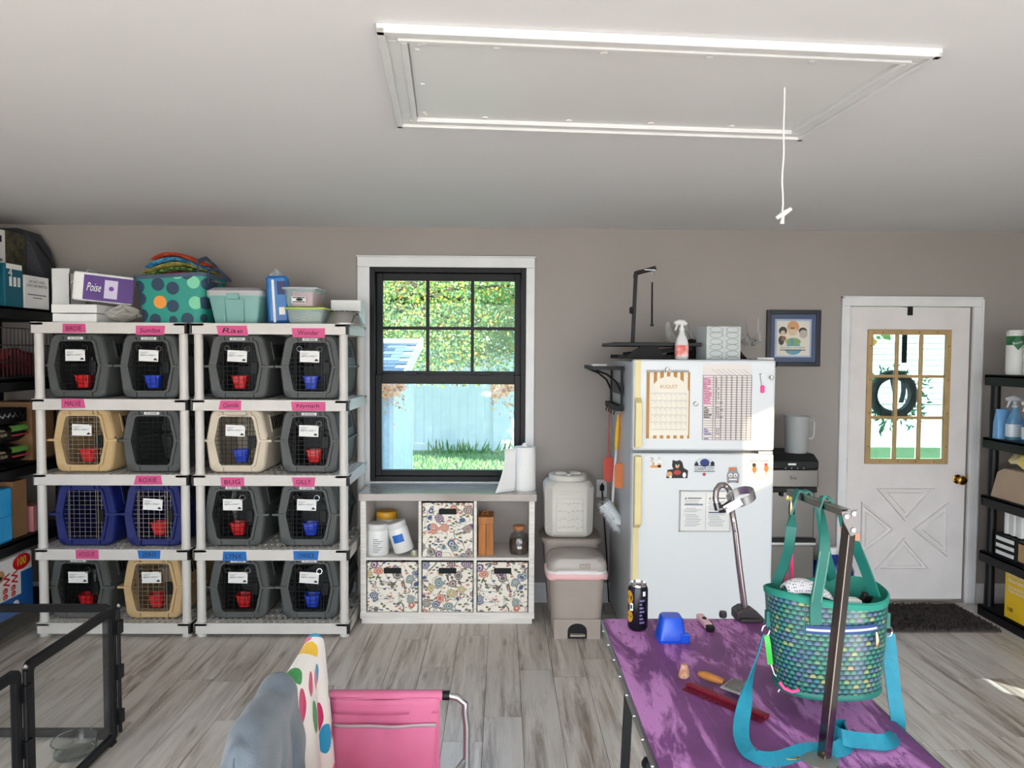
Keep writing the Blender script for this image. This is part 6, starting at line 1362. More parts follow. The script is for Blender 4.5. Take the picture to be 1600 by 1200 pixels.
for cx in (TX0 + .03, TX1 - .03): MB().bar((cx, TY0 + .1, TZ - .05), (cx, TY1 - .1, TZ - .05), .02, .03).build('side_rail', BLACK, t, smooth=False)
MB().lathe([(.016, 0), (.016, .012), (.006, .02)], n=10).xf(Matrix.Translation((TX0 + .01, 1.70, TZ - .06)) @ Matrix.Rotation(R(-90), 4, 'Y')).build('leg_knob', BLACK, t)
def TP(px, py, h=0.0): return at(px, py, Z=TZ + h)
# drink can
c = TP(996, 983); c.z = TZ
t = thing('drink_can', 'tall black and gold drink can standing on the purple table', 'can', c)
CANM = NT('can_print'); v = CANM.coord(); s_ = CANM.sep(v); CANM.set(col=CANM.mix(CANM.step(CANM.noise(CANM.map(v, (30, 30, 14)), 1, 2), .62, .66), (20, 20, 30), (40, 34, 60)), rough=.25, metal=.3); CANM = CANM.m
MB().lathe([(.024, 0), (.0285, .004), (.033, .012), (.033, .138), (.029, .148)], c, 28).build('can_body', CANM, t)
MB().lathe([(.0290, .147), (.0275, .152), (.0280, .156), (.0265, .157), (.025, .150), (.0, .150)], c, 28, cap=False).build('rim', CHROME, t)
MB().box(c.x - .008, c.x + .01, c.y - .014, c.y - .002, c.z + .1505, c.z + .1525).build('tab_opening', INK, t, smooth=False)
GD = pm('can_gold', (206, 156, 50), .35, .3)
def cy_patch(name, a0, a1, z0, z1, mat, par, r=.0334, n=8): MB().grid(lambda u, v: (c.x + r * math.cos(R(a0 + (a1 - a0) * u)), c.y + r * math.sin(R(a0 + (a1 - a0) * u)), c.z + z0 + (z1 - z0) * v), n, 1).build(name, mat, par)
def cy_disc(name, a0, zc_, ra, rz_, mat, par, r=.0335):
    pts = [(a0 + ra * math.cos(k * .4488), zc_ + rz_ * math.sin(k * .4488)) for k in range(14)]
    MB().add([(c.x + r * math.cos(R(a_)), c.y + r * math.sin(R(a_)), c.z + z_) for a_, z_ in pts] + [(c.x + r * math.cos(R(a0)), c.y + r * math.sin(R(a0)), c.z + zc_)], [(k, (k + 1) % 14, 14) for k in range(14)]).build(name, mat, par)
cy_disc('gold_print', 205, .112, 26, .024, GD, t); cy_disc('gold_print', 208, .05, 24, .02, GD, t)
cy_patch('white_print', 210, 232, .07, .095, PAPER, t); cy_patch('black_print', 215, 227, .076, .089, INK, t, .0337)
for k in range(7): cy_patch('small_print', 270, 300 - (k % 3) * 8, .03 + k * .012, .036 + k * .012, pm('mauve_print', (110, 100, 140), .5) if k == 0 else bpy.data.materials['mauve_print'], t)
cy_patch('small_print', 288, 306, .12, .135, PAPER, t)
# blue cup upside down
c = TP(1050, 1002); c.z = TZ; c.y += .02
t = thing('blue_cup', 'blue plastic coop cup upside down on the purple table', 'cup', c)
def cr(w, d, zz, r=.012): return [(c.x + p[0], c.y + p[1], c.z + zz) for p in rr(-w, w, -d, d, r, 4)]
BC = pm('cobalt_plastic', (22, 82, 206), .3)
MB().loft([cr(.046, .040, .0), cr(.047, .041, .006), cr(.044, .038, .007), cr(.034, .030, .072), cr(.030, .026, .078)], True, True, True).build('cup_body', BC, t)
MB().box(c.x + .025, c.x + .052, c.y - .042, c.y - .02, c.z, c.z + .03).build('mount_tab', BC, t, smooth=False, bevel=.003)
# pink trimmer
a, e = TP(1093, 967), TP(1111, 988); d = (e - a).normalized()
t = thing('pet_trimmer', 'small pink trimmer with black head lying on the purple table', 'trimmer', ((a.x + e.x) / 2, (a.y + e.y) / 2, TZ))
zz = Vector((0, 0, .011)); MB().bar(a + zz, e + zz - d * .02, .026, .02).build('trimmer_body', pm('pale_pink_plastic', (238, 190, 196), .35), t, smooth=False, bevel=.006)
MB().bar(e + zz - d * .02, e + zz + d * .004, .026, .018).build('trimmer_head', BLACK, t, smooth=False, bevel=.004)
mm_ = a.lerp(e, .42); MB().lathe([(.008, 0), (.006, .003)], (mm_.x, mm_.y, TZ + .021), 12, sx=1, sy=1.4).build('button', BLACK, t)
# comb, slicker brush, cork scrap
a, e = TP(1075, 1068, .008), TP(1200, 1120, .008); d = (e - a).normalized(); nrm = Vector((d.y, -d.x, 0))
MRN = pm('maroon_plastic', (116, 20, 44), .35)
t = thing('dog_comb', 'long maroon comb lying on the purple table', 'comb', ((a.x + e.x) / 2, (a.y + e.y) / 2, TZ))
MB().bar(a, e, .02, .01).build('spine', MRN, t, smooth=False, bevel=.003); b = MB(); L = (e - a).length
for k in range(int(L / .0045)):
    p = a + d * (.006 + k * .0045); b.bar(p + Vector((0, 0, -.002)), p + nrm * .032 + Vector((0, 0, -.005)), .0022)
b.build('teeth', MRN, t, smooth=False)
a, e = TP(1092, 1058, .012), TP(1131, 1071, .012); t = thing('slicker_brush', 'slicker brush with wooden handle lying across the comb', 'brush', (e.x, e.y, TZ))
WH = pm('brush_wood', (176, 116, 56), .4, var=(20, (146, 90, 40))); h_ = Vector((0, 0, .010))
MB().tube([a + h_, a.lerp(e, .3) + h_, a.lerp(e, .8) + h_, e + h_], [.007, .012, .010, .007], 10).build('handle', WH, t)
cp = TP(1150, 1077, .012); u_ = (e - a).normalized(); w_ = Vector((-u_.y, u_.x, 0)); mtx = Matrix((u_, w_, Vector((0, 0, 1)))).transposed()
MB().obox(cp + Vector((0, 0, .006)), .058, .075, .008, mtx).build('head_plate', SATIN, t, smooth=False, bevel=.002); MB().obox(cp + Vector((0, 0, .0105)), .044, .06, .002, mtx).build('pad', pm('grey_pad', (120, 118, 116), .8), t, smooth=False); b = MB()
for i in range(9):
    for j in range(12): p = cp + mtx @ Vector((-.019 + i * .0048, -.027 + j * .0049, .011)); b.bar(p, p + Vector((.002, .001, .007)), .0011)
b.build('bristles', STEEL, t, smooth=False)
c = TP(1068, 1058); rnd = random.Random(2)
MB().loft([[(c.x + .004 * zz_ * 8 + r_ * math.cos(q) * (1 + rnd.uniform(-.15, .15)), c.y + r_ * math.sin(q), TZ + zz_) for q in [k * .785 for k in range(8)]] for r_, zz_ in ((.013, 0), (.016, .006), (.013, .022), (.009, .036))], True, True, True).build('chew_scrap', pm('chew_tan', (176, 116, 80), .8, var=(60, (222, 190, 170)), bump=(90, .6)), label='lumpy tan chew scrap lying by the end of the comb', cat='chew')

# ---------------------------------------------------------------- dryer holder clamped at the far edge
cb = TP(1166, 966); t = thing('dryer_holder', 'bent chrome dryer holder on a dark clamp at the far table edge', 'holder', (cb.x, cb.y, TZ)); HY = cb.y
GN = pm('gunmetal', (176, 168, 170), .25, 1); MAU = pm('mauve_black', (52, 46, 50), .5)
MB().prism([(cb.x - .045, TZ + .0), (cb.x + .05, TZ), (cb.x + .05, TZ + .012), (cb.x + .02, TZ + .035), (cb.x - .02, TZ + .045), (cb.x - .045, TZ + .03)], 'y', HY - .035, HY + .03).build('clamp', MAU, t, smooth=False, bevel=.006)
MB().box(cb.x - .035, cb.x + .04, HY - .05, HY - .03, TZ, TZ + .014).build('clamp_foot', MAU, t, smooth=False, bevel=.004); MB().lathe([(.012, 0), (.014, .008), (.012, .02)], (cb.x - .078, HY + .01, TZ), 10).build('clamp_knob', MAU, t)
q = lambda px, py, dy=0: at(px, py, Y=HY + dy)
MB().tube([q(1164, 955), q(1155, 885), q(1149, 830)], [.0115, .011, .0105], 12).build('post', GN, t)
pp = [q(1149, 830), q(1146, 812), q(1143.5, 797, .012), q(1143, 780, .02), q(1140, 766, .022), q(1133, 758, .018), q(1125, 758, .01), q(1119, 766, .0), q(1118, 779, -.008), q(1121, 791, -.015)]
fine = []
for k in range(len(pp) - 1):
    for s_ in range(6): fine.append(pp[k].lerp(pp[k + 1], s_ / 6))
MB().tube(fine, [.0095 + .0012 * (k % 2) for k in range(len(fine))], 10).build('gooseneck', GN, t)
MB().tube([q(1120, 786, -.012), q(1123, 797, -.018)], .013, 10).tube([q(1122, 797, -.018), q(1134, 793, -.02), q(1146, 783, -.02)], [.012, .014, .012], 10).build('swivel_joint', pm('dark_steel', (96, 94, 96), .3, 1), t)
rc = q(1158, 776, -.02); rm_ = Matrix.Translation(rc) @ Matrix.Rotation(R(-22), 4, 'Y') @ Matrix.Rotation(R(13), 4, 'X')
ALU = pm('bright_aluminium', (222, 224, 228), .28, 1)
MB().loft([[tuple(rm_ @ Vector((rad * 1.05 * math.cos(k * .2618), rad * .9 * math.sin(k * .2618), zz_))) for k in range(24)] for rad, zz_ in ((.043, -.015), (.0455, -.015), (.0455, .015), (.043, .015), (.043, -.015))], True).build('ring_band', ALU, t)
a, e = q(1133, 797, -.052), q(1158, 783, -.064); MB().bar(a, e, .004, .028).build('band_tail', ALU, t, smooth=False, bevel=.001); MB().lathe([(.006, 0), (.004, .005)], n=8).xf(Matrix.Translation(q(1135, 796, -.064)) @ Matrix.Rotation(R(90), 4, 'X')).build('bolt', STEEL, t)

# ---------------------------------------------------------------- chrome grooming arm with the bag hanging from it
ab = TP(1287, 1190); at_ = at(1329, 800, Y=ab.y); ae = at(1234, 769, Y=ab.y + .36)
t = thing('grooming_stand', 'chrome L-shaped grooming stand on the purple table', 'grooming stand', (ab.x, ab.y, TZ))
POL = pm('polished_steel', (128, 124, 122), .16, 1)
MB().bar(ab, at_, .022, .022, up=(-.45, 1, 0)).build('post', POL, t, smooth=False, bevel=.002)
MB().lathe([(.04, 0), (.04, .006), (.018, .012)], (ab.x - .008, ab.y, TZ), 20).build('base_plate', STEEL, t)
MB().bar(at_ + Vector((-.004, .01, -.004)), ae, .018, .018).build('arm', POL, t, smooth=False, bevel=.002)
MB().prism([(at_.x - .028, at_.z + .004), (at_.x + .008, at_.z + .008), (at_.x + .008, at_.z - .045), (at_.x - .006, at_.z - .05), (at_.x - .022, at_.z - .02)], 'y', at_.y - .017, at_.y - .013).build('hinge_plate', bpy.data.materials['dark_steel'], t, smooth=False); b = MB()
for ox, oz in ((-.018, -.006), (-.002, -.0), (-.002, -.036)): b.lathe([(.006, 0), (.005, .004), (.0, .005)], n=8).v[-24:]; b.v[-24:] = [(p[0] + at_.x + ox, at_.y - .017 - p[2], at_.z + oz + p[1]) for p in b.v[-24:]]
b.build('rivet', CHROME, t)
# lead clipped to the arm end
t = thing('pink_lead', 'thin pink lead on a snap hook hanging from the arm end', 'lead', (ae.x, ae.y, ae.z - .25)); Yl = ae.y
l0, l1, l2, l3 = at(1236, 774, Y=Yl), at(1237, 790, Y=Yl), at(1234, 824, Y=Yl), at(1233, 838, Y=Yl)
MB().tube([(l0.x + .009 * math.cos(k * .785), Yl, l0.z - .004 + .011 * math.sin(k * .785)) for k in range(8)], .002, 6, True).build('ring', CHROME, t); MB().tube([l0.lerp(l1, .5), l1, l1.lerp(l2, .5), l2, l3], [.004, .009, .005, .005, .004], 8).build('snap_hook', pm('bronze', (176, 150, 110), .25, 1), t)
MB().tube([l2, at(1236, 845, Y=Yl), at(1237, 880, Y=Yl), at(1239, 930, Y=Yl)], .004, 6).tube([l2, at(1231, 850, Y=Yl), at(1227, 900, Y=Yl), at(1223, 930, Y=Yl)], .004, 6).build('cord', pm('hot_pink_cord', (240, 50, 120), .5), t)
t = thing('arm_tag', 'small copper-coloured tag knotted behind the post top', 'tag', at(1330, 836, Y=at_.y + .03)); tq = at(1336, 838, Y=at_.y + .03)
MB().obox(tq, .022, .006, .018, (0, .3, .3)).tube([tq + Vector((-.012, 0, -.01)), tq + Vector((-.03, 0, .0)), tq + Vector((-.032, 0, .02)), tq + Vector((-.01, 0, .03))], .003, 5).build('tag_body', pm('copper_tag', (190, 130, 100), .5), t, bevel=.003)
# the bag
BY = ab.y + .25; bc = at(1290, 1077, Y=BY); bz0 = max(bc.z, TZ + .035) + .008; bz1 = at(1290, 921, Y=BY).z; bX = bc.x; hwT = (at(1381, 921, Y=BY).x - at(1198, 921, Y=BY).x) / 2; hwB = hwT * .87; hd = .098; bXt = (at(1381, 921, Y=BY).x + at(1198, 921, Y=BY).x) / 2
m = NT('scale_print'); v = m.coord(); s_ = m.sep(v)
u = m.ma('MULTIPLY', m.ma('ARCTAN2', s_[0], m.ma('MULTIPLY', s_[1], -1.5)), 50 / 6.2832); w2 = m.ma('MULTIPLY', s_[2], 84.)
ang_ = m.ma('ADD', u, m.ma('MULTIPLY', m.ma('MODULO', m.ma('FLOOR', w2), 2.), .5)); fx_ = m.ma('SUBTRACT', m.ma('FRACT', ang_), .5); fy_ = m.ma('FRACT', w2)
dist = m.ma('SQRT', m.ma('ADD', m.ma('POWER', m.ma('MULTIPLY', fx_, 1.0), 2.), m.ma('POWER', m.ma('MULTIPLY', m.ma('SUBTRACT', fy_, .0), .62), 2.)))
cell = m.comb(m.ma('FLOOR', ang_), m.ma('FLOOR', w2), 0.); wn_ = m.white(cell); h_ = m.sep(wn_)
cc_ = m.ramp(m.ma('ADD', m.ma('MULTIPLY', h_[0], .45), m.ma('MULTIPLY', m.noise(v, 16, 2), .62)), [(.2, (22, 96, 92)), (.36, (40, 122, 104)), (.5, (34, 110, 108)), (.58, (48, 92, 128)), (.66, (86, 90, 130)), (.73, (76, 140, 90)), (.81, (160, 150, 96)), (.9, (166, 120, 112))])
edge = m.step(dist, .36, .56); m.set(col=m.mix(edge, m.mix(m.step(dist, .05, .36), m.mix(.22, cc_, (160, 205, 180)), cc_), (10, 44, 48)), rough=.35); SCALE = m.m
TEAL = pm('teal_leather', (18, 104, 94), .5, var=(20, (16, 98, 90))); LIN = pm('teal_lining', (30, 128, 112), .7)
t = thing('scale_tote', 'teal tote bag with fish-scale print hanging from the grooming arm', 'bag', (bX, BY, bz0)); BAG = t
def er(k, z, e=0.0): 
    f_ = (z - bz0) / (bz1 - bz0); xc = bX + (bXt - bX) * f_; hw_ = (hwB + (hwT - hwB) * f_) * k + e; hd_ = hd * (.93 + .07 * f_) * k + e
    return [(xc + hw_ * abs(math.cos(a_)) ** .86 * (1 if math.cos(a_) > 0 else -1), BY + hd_ * abs(math.sin(a_)) ** .86 * (1 if math.sin(a_) > 0 else -1), z + (.010 * math.sin(a_ * 2 + .4) if f_ > .9 else 0)) for a_ in [k_ * 2 * math.pi / 48 for k_ in range(48)]]
H_ = bz1 - bz0
MB().loft([er(.9, bz0), er(.98, bz0 + .006), er(1.0, bz0 + .03), er(1.015, bz0 + H_ * .5), er(1, bz1)], True, True, False).build('bag_body', SCALE, t)
MB().loft([er(1.0, bz1 - .014, .002), er(1.0, bz1, .003), er(1.0, bz1 + .004, -.002), er(1.0, bz1 - .05, -.006), er(.95, bz0 + .02, -.006)], True, False, True).build('lining', LIN, t)
MB().loft([er(.985, bz0 + .004, .002), er(.985, bz0 + .012, .004), er(.985, bz0 + .018, .001)], True).build('piping', TEAL, t)
# zip pocket band on the front
def front(px, z, off=.004):
    f_ = (z - bz0) / (bz1 - bz0); xc = bX + (bXt - bX) * f_; hw_ = hwB + (hwT - hwB) * f_; x = at(px, 985, Y=BY - hd * .9).x; r_ = max(-1, min(1, (x - xc) / hw_)); return Vector((x, BY - hd * 1.015 * (1 - abs(r_) ** 2.3) ** .44 - off, z))
zz0 = at(1310, 992, Y=BY - hd).z
MB().grid(lambda u, v: front(1258 + 112 * u, zz0 + .021 * v + .004 * u), 20, 2).build('zip_band', pm('navy_band', (30, 62, 116), .6), t); MB().grid(lambda u, v: front(1259 + 110 * u, zz0 + .0075 + .006 * v + .004 * u, .0055), 20, 1).build('zip', pm('zip_silver', (186, 186, 196), .4), t)
zp = front(1368, zz0 + .006, .008); MB().tube([zp, zp + Vector((.001, -.004, -.018)), zp + Vector((.0, -.002, -.036))], [.003, .006, .004], 6).build('zip_pull', pm('zip_bronze', (176, 160, 130), .3, 1), t)
MB().grid(lambda u, v: front(1257 + 1.4 * u, bz0 + .02 + (H_ - .03) * v, .003), 1, 8).build('seam', TEAL, t)
def ribbon(pts, wv, w, th=.004, sm=5):
    """flat strap through pts; wv = width direction per point"""
    P_ = [Vector(p) for p in pts]; W_ = [Vector(q).normalized() for q in wv]; n = len(P_); rings = []
    for k in range((n - 1) * sm + 1):
        i, f_ = min(k // sm, n - 2), (k - min(k // sm, n - 2) * sm) / sm
        p0, p1, p2, p3 = P_[max(i - 1, 0)], P_[i], P_[i + 1], P_[min(i + 2, n - 1)]
        p = .5 * ((2 * p1) + (p2 - p0) * f_ + (2 * p0 - 5 * p1 + 4 * p2 - p3) * f_ ** 2 + (3 * p1 - p0 - 3 * p2 + p3) * f_ ** 3)
        tg = (p2 - p1).normalized(); ww = W_[i].lerp(W_[i + 1], f_); ww = (ww - tg * ww.dot(tg)); ww.normalize(); nn_ = tg.cross(ww).normalized()
        rings.append([p - ww * w / 2 - nn_ * th / 2, p + ww * w / 2 - nn_ * th / 2, p + ww * w / 2 + nn_ * th / 2, p - ww * w / 2 + nn_ * th / 2])
    return MB().loft(rings, True, True, True)
axp = lambda y: at_.lerp(ae, (y - at_.y) / (ae.y - at_.y))
k1 = axp(BY + .02) + Vector((0, 0, .012)); k2 = axp(BY - .12) + Vector((0, 0, .012))
A_ = [at(1213, 912, Y=BY + .03), at(1232, 858, Y=BY + .02), k1 + Vector((-.02, 0, -.01)), k1, k1 + Vector((.022, 0, -.012)), at(1288, 850, Y=BY + .06), at(1301, 905, Y=BY + .085)]
X1 = (1, .25, 0); ribbon(A_, [(.7, -.7, .2), (.6, -.8, .2), (0, 1, 0), (0, 1, 0), (0, 1, 0), (.8, .5, 0), (1, .2, 0)], .026, .005).build('handle', TEAL, t)
B_ = [front(1272, bz1 - .055, .006), at(1275, 940, Y=BY - hd - .004), at(1288, 860, Y=BY - .12), k2 + Vector((-.012, 0, -.008)), k2 + Vector((.004, 0, .002)), k2 + Vector((.022, .0, -.018)), at(1343, 868, Y=BY - .07), at(1367, 931, Y=BY - .045)]
ribbon(B_, [(1, 0, 0), (1, 0, 0), (1, .1, 0), (.4, 1, 0), (.2, 1, 0), (.3, 1, .0), (.6, -.8, 0), (.6, -.8, 0)], .028, .005).build('handle', TEAL, t)
ST = pm('stitching', (190, 214, 196), .7); b = MB(); sA, sB = B_[1], B_[2]
for s_ in (-.011, .011):
    for k in range(26): p = sA.lerp(sB, k / 26) + Vector((s_, -.004, 0)); p2 = sA.lerp(sB, (k + .55) / 26) + Vector((s_, -.004, 0)); b.bar(p, p2, .001)
b.build('stitching', ST, t, smooth=False, kind='stuff')
# rings, shoulder strap
dl, dr = at(1196, 984, Y=BY), at(1387, 986, Y=BY + .02)
for q_ in (dl, dr): MB().tube([(q_.x + .010 * math.cos(k * .785), q_.y - .004, q_.z + .014 * math.sin(k * .785)) for k in range(8)], .0022, 6, True).build('strap_ring', CHROME, t); 
MB().obox(dl + Vector((.006, .0, .03)), .012, .016, .04).build('ring_tab', TEAL, t, smooth=False); MB().obox(dr + Vector((-.004, .0, .03)), .012, .016, .04).build('ring_tab', TEAL, t, smooth=False)
TQ = pm('turquoise_webbing', (18, 126, 150), .6, var=(60, (16, 116, 140)))
tz_ = TZ + .02
pts = [at(1191, 996, Y=BY - .0), at(1184, 1022, Y=BY - .03), at(1170, 1075, Y=BY - .09), at(1159, 1125, Y=BY - .15), at(1160, 1158, Y=BY - .2), at(1178, 1181, Z=TZ + .012), at(1215, 1186, Z=TZ + .008), at(1262, 1172, Z=TZ + .01), at(1306, 1172, Z=TZ + .012), at(1328, 1155, Z=TZ + .014), at(1318, 1136, Z=TZ + .014), at(1300, 1140, Z=TZ + .022), at(1316, 1152, Z=TZ + .03), at(1355, 1158, Z=TZ + .02), at(1388, 1158, Z=TZ + .02), at(1403, 1136, Y=BY - .08), at(1396, 1075, Y=BY - .03), at(1389, 1010, Y=BY + .01), at(1387, 990, Y=BY + .02)]
wv = [(.38, .92, 0), (.36, .93, 0), (.62, .75, .1), (1, .1, .1), (1, .3, .2), (.7, .8, .4), (.1, 1, .5), (0, 1, .5), (0, 1, .6), (-.6, .4, .9), (-.2, -.3, 1), (.2, .1, 1), (.0, .6, .8), (0, .7, .7), (-.3, .6, .6), (-1, 0, 0), (-1, 0, 0), (-1, .2, 0), (-1, .2, 0)]
ribbon(pts, wv, .036, .003, 6).build('shoulder_strap', TQ, t)
MB().tube([(at(1236, 1188, Z=TZ).x + .02 * math.cos(k * .785), at(1236, 1188, Z=TZ).y + .008 * math.sin(k * .785), TZ + .006) for k in range(8)], .002, 5, True).build('slider', BRASS, t)
# charm
t = thing('bag_charm', 'green tag charm with pink cord clipped to the bag ring', 'charm', dl - Vector((0, .01, .09)))
ribbon([dl + Vector((0, -.008, -.012)), dl + Vector((.004, -.012, -.04)), dl + Vector((.010, -.012, -.085))], [(1, -.3, 0)] * 3, .014, .004).build('green_tag', pm('lime_plastic', (50, 180, 60), .4), t)
MB().tube([dl + Vector((.012, -.012, -.085)), dl + Vector((.02, -.014, -.11)), dl + Vector((.032, -.016, -.12)), dl + Vector((.036, -.016, -.145)), dl + Vector((.03, -.016, -.155))], .0018, 5).build('cord', PAPER, t)
pcq = at(1235, 1072, Y=BY - hd); MB().tube([at(1218, 1066, Y=BY - .09), at(1226, 1076, Y=BY - .1), at(1238, 1081, Y=BY - .105), at(1249, 1078, Y=BY - .108)], .004, 6).build('pink_loop', pm('pink_loop', (240, 60, 130), .5), t)
# things inside the bag
MESH = NT('mesh_knit'); v = MESH.coord(); MESH.set(col=MESH.mix(MESH.ma('LESS_THAN', MESH.vor(v, 170, rnd=.2), .33), (208, 206, 210), (96, 94, 100)), rough=.8); MESH = MESH.m
pA_, pB_ = at(1232, 925, Y=BY - .055), at(1300, 941, Y=BY - .055)
MB().grid(lambda u, v: (pA_.x + (pB_.x - pA_.x) * u, BY - .06 + .06 * v, bz1 - .022 + (.070 - .03 * u) * math.sin(math.pi * min(1, .12 + v * .76)) ** .6 * math.sin(math.pi * (.12 + .76 * u)) ** .5), 14, 10).build('mesh_pouch', MESH, label='grey mesh pouch poking out of the scale-print bag', cat='pouch', solid=.006)
ky = at(1353, 934, Y=BY - .02); t = thing('key_fob', 'black key fob at the right inside of the bag opening', 'key fob', ky)
MB().obox(ky, .03, .016, .026, (.2, .4, .2)).build('fob', BLACK, t, smooth=False, bevel=.006); MB().tube([ky + Vector((.016 + .008 * math.cos(k * .785), -.004, .012 + .008 * math.sin(k * .785))) for k in range(8)], .0014, 5, True).build('ring', CHROME, t)
MB().obox(at(1325, 938, Y=BY - .03), .06, .03, .012, (0, .1, .1)).build('paper_packet', PAPER, label='folded white paper packet inside the bag opening', cat='paper', bevel=.003)

# ---------------------------------------------------------------- pink folding chair, seen from its side
CHX, CY_0, CY_1 = -.60, 1.70, 2.25
PKC = NT('pink_canvas'); v = PKC.coord(); PKC.set(col=PKC.mix(PKC.step(PKC.noise(v, 5, 3), .4, .7), (208, 112, 148), (198, 98, 136)), rough=.7); PKC.bump(PKC.noise(v, 500, 2), .2, .002); PKC = PKC.m
t = thing('folding_chair', 'pink canvas folding chair with aluminium tube arms in the foreground', 'chair', (-.35, 2.0, 0))
a0 = at(517, 1090, Y=2.32); a1 = at(690, 1083, Y=2.32); a2 = at(722, 1100, Y=2.32); AZ = (a0.z + a1.z) / 2; AX0, AX1, AX2 = a0.x, a1.x, at(732, 1120, Y=2.32).x
TUB = .0115
for s_, ya in (('far', 2.32), ('near', 1.70)):
    MB().tube([(AX0 - .03, ya, AZ), (AX1 + .02, ya, AZ), (AX1 + .05, ya, AZ - .006), (AX1 + .075, ya, AZ - .026), (AX2 - .012, ya, AZ - .055), (AX2 - .006, ya, AZ - .1), (AX2 - .006, ya, .25), (AX2 - .006, ya, .02)], TUB, 12).build('arm_tube', SATIN, t)
    MB().cyl((AX1 + .003, ya, AZ), (AX1 + .026, ya, AZ), TUB + .0035, 12).build('end_cap', BLACK, t)
    zlo = .33
    # sleeve over the tube plus hanging side panel
    sl = MB().loft([[(x, ya + .019 * math.cos(q_), AZ + .017 * math.sin(q_) + .0) for q_ in [k * .5236 for k in range(12)]] for x in (AX0 - .005, AX1 + .002)], True, True, True); sl.build('arm_sleeve', PKC, t)
    MB().grid(lambda u, v: (AX0 + (AX1 - AX0 - .004) * u, ya - .018 - .004 * math.sin(u * 9 + v * 4), AZ + .002 - (AZ - zlo) * v), 16, 12).build('side_panel', PKC, t, solid=.003)
    MB().grid(lambda u, v: (AX0 + .002 + (AX1 - AX0 - .006) * u, ya - .0225 - .003 * math.sin(u * 5), AZ + .0 - .048 * v - .004 * math.sin(u * 3.1)), 14, 3).build('flap', PKC, t, solid=.003)
    pk = MB().grid(lambda u, v: (AX0 + .006 + (AX1 - AX0 - .02) * u, ya - .0235 - .012 * math.sin(math.pi * u) * (1 - v * .3) - .003 * math.sin(u * 13 + v * 6), AZ - .078 - (AZ - .078 - zlo) * v), 18, 12).build('pocket', PKC, t, solid=.003)
    MB().grid(lambda u, v: (AX0 + .006 + (AX1 - AX0 - .02) * u, ya - .0265 - .012 * math.sin(math.pi * u) * .99 - .003 * math.sin(u * 13), AZ - .078 - .011 * v), 18, 1).build('reflective_strip', pm('grey_strip', (176, 160, 164), .5) if s_ == 'far' else bpy.data.materials['grey_strip'], pk, solid=.002)
    MB().cyl((CHX + .02, ya, .02), (CHX - .01, ya, .79), TUB, 10).build('back_post', SATIN, t); MB().lathe([(.018, 0), (.016, .03)], (AX2 - .006, ya, 0), 10).lathe([(.018, 0), (.016, .03)], (CHX + .02, ya, 0), 10).build('foot', BLACK, t)
    MB().cyl((CHX + .02, ya, .1), (AX2 - .006, ya, .1), TUB, 10).build('floor_rail', SATIN, t)
for s_ in (0, 1): MB().cyl((CHX + .02, 1.70 if s_ else 2.32, .08), (AX2 - .01, 2.32 if s_ else 1.70, .40), .010, 10).build('cross_brace', SATIN, t)
MB().grid(lambda u, v: (CHX + .03 + (AX2 - CHX - .06) * u, 1.72 + .58 * v, .375 - .03 * math.sin(math.pi * v)), 8, 8).build('seat', PKC, t, solid=.006)
MB().grid(lambda u, v: (CHX - .0 + .02 * math.sin(math.pi * u), 1.70 + .62 * u, .48 + .31 * v), 8, 6).build('backrest', PKC, t, solid=.006)
# towel and grey blanket draped over the backrest
m = NT('terry_dots'); v = m.coord(); s_ = m.sep(v); p2 = m.comb(m.ma('MULTIPLY', s_[0], .9), m.ma('MULTIPLY', s_[1], .85), m.ma('MULTIPLY', s_[2], .62)); wpo = m.n.new('ShaderNodeVectorMath'); wpo.operation = 'MULTIPLY_ADD'; m.put(wpo.inputs[0], m.noise(v, 9, 2, out=1)); wpo.inputs[1].default_value = (.02,) * 3; m.put(wpo.inputs[2], p2)
d = m.vor(wpo.outputs[0], 13.5, rnd=.6); c = m.vor(wpo.outputs[0], 13.5, 'Color', rnd=.62)
pal = m.ramp(m.sep(c)[1], [(0, (238, 104, 124)), (.18, (20, 150, 196)), (.34, (200, 24, 96)), (.48, (248, 196, 24)), (.6, (40, 150, 70)), (.74, (246, 140, 30)), (.86, (20, 150, 196))], 'CONSTANT')
m.set(col=m.mix(m.ma('LESS_THAN', d, .45), (240, 236, 230), pal), rough=.95, sheen=.2); m.bump(m.noise(v, 420, 2), .4, .003); TOW = m.m
def drape(y0, y1, zt, rad, dropL, dropR, fold, xc, topf=lambda u: 0.0, seed=0):
    """cloth over a bar along Y: u along the bar, v across it from left hem over the top to right hem"""
    def fn(u, v):
        y = y0 + (y1 - y0) * u; zt_ = zt + topf(u); L1, L2 = dropL, dropR; arc = math.pi * rad; tot = L1 + arc + L2; s_ = v * tot
        w_ = fold * (math.sin(u * 15 + seed) + .5 * math.sin(u * 31 + seed * 2))
        if s_ < L1: k = (L1 - s_); return (xc - rad - .12 * k + w_ * min(1, k * 4) * .8, y + .06 * k * (u - .5), zt_ - k)
        if s_ < L1 + arc: a_ = (s_ - L1) / rad; return (xc - rad * math.cos(a_), y, zt_ + rad * math.sin(a_))
        k = s_ - L1 - arc; return (xc + rad + .06 * k + w_ * min(1, k * 4), y + .05 * k * (u - .5), zt_ - k)
    return fn
MB().grid(drape(1.87, 2.262, .795, .026, .42, .42, .012, CHX + .022, lambda u: .006 * u + .012 * max(0, u - .8) * 5), 26, 40).build('beach_towel', TOW, label='white terry towel with bright coloured fruit shapes draped over the pink chair', cat='towel', solid=.009, sub=1)
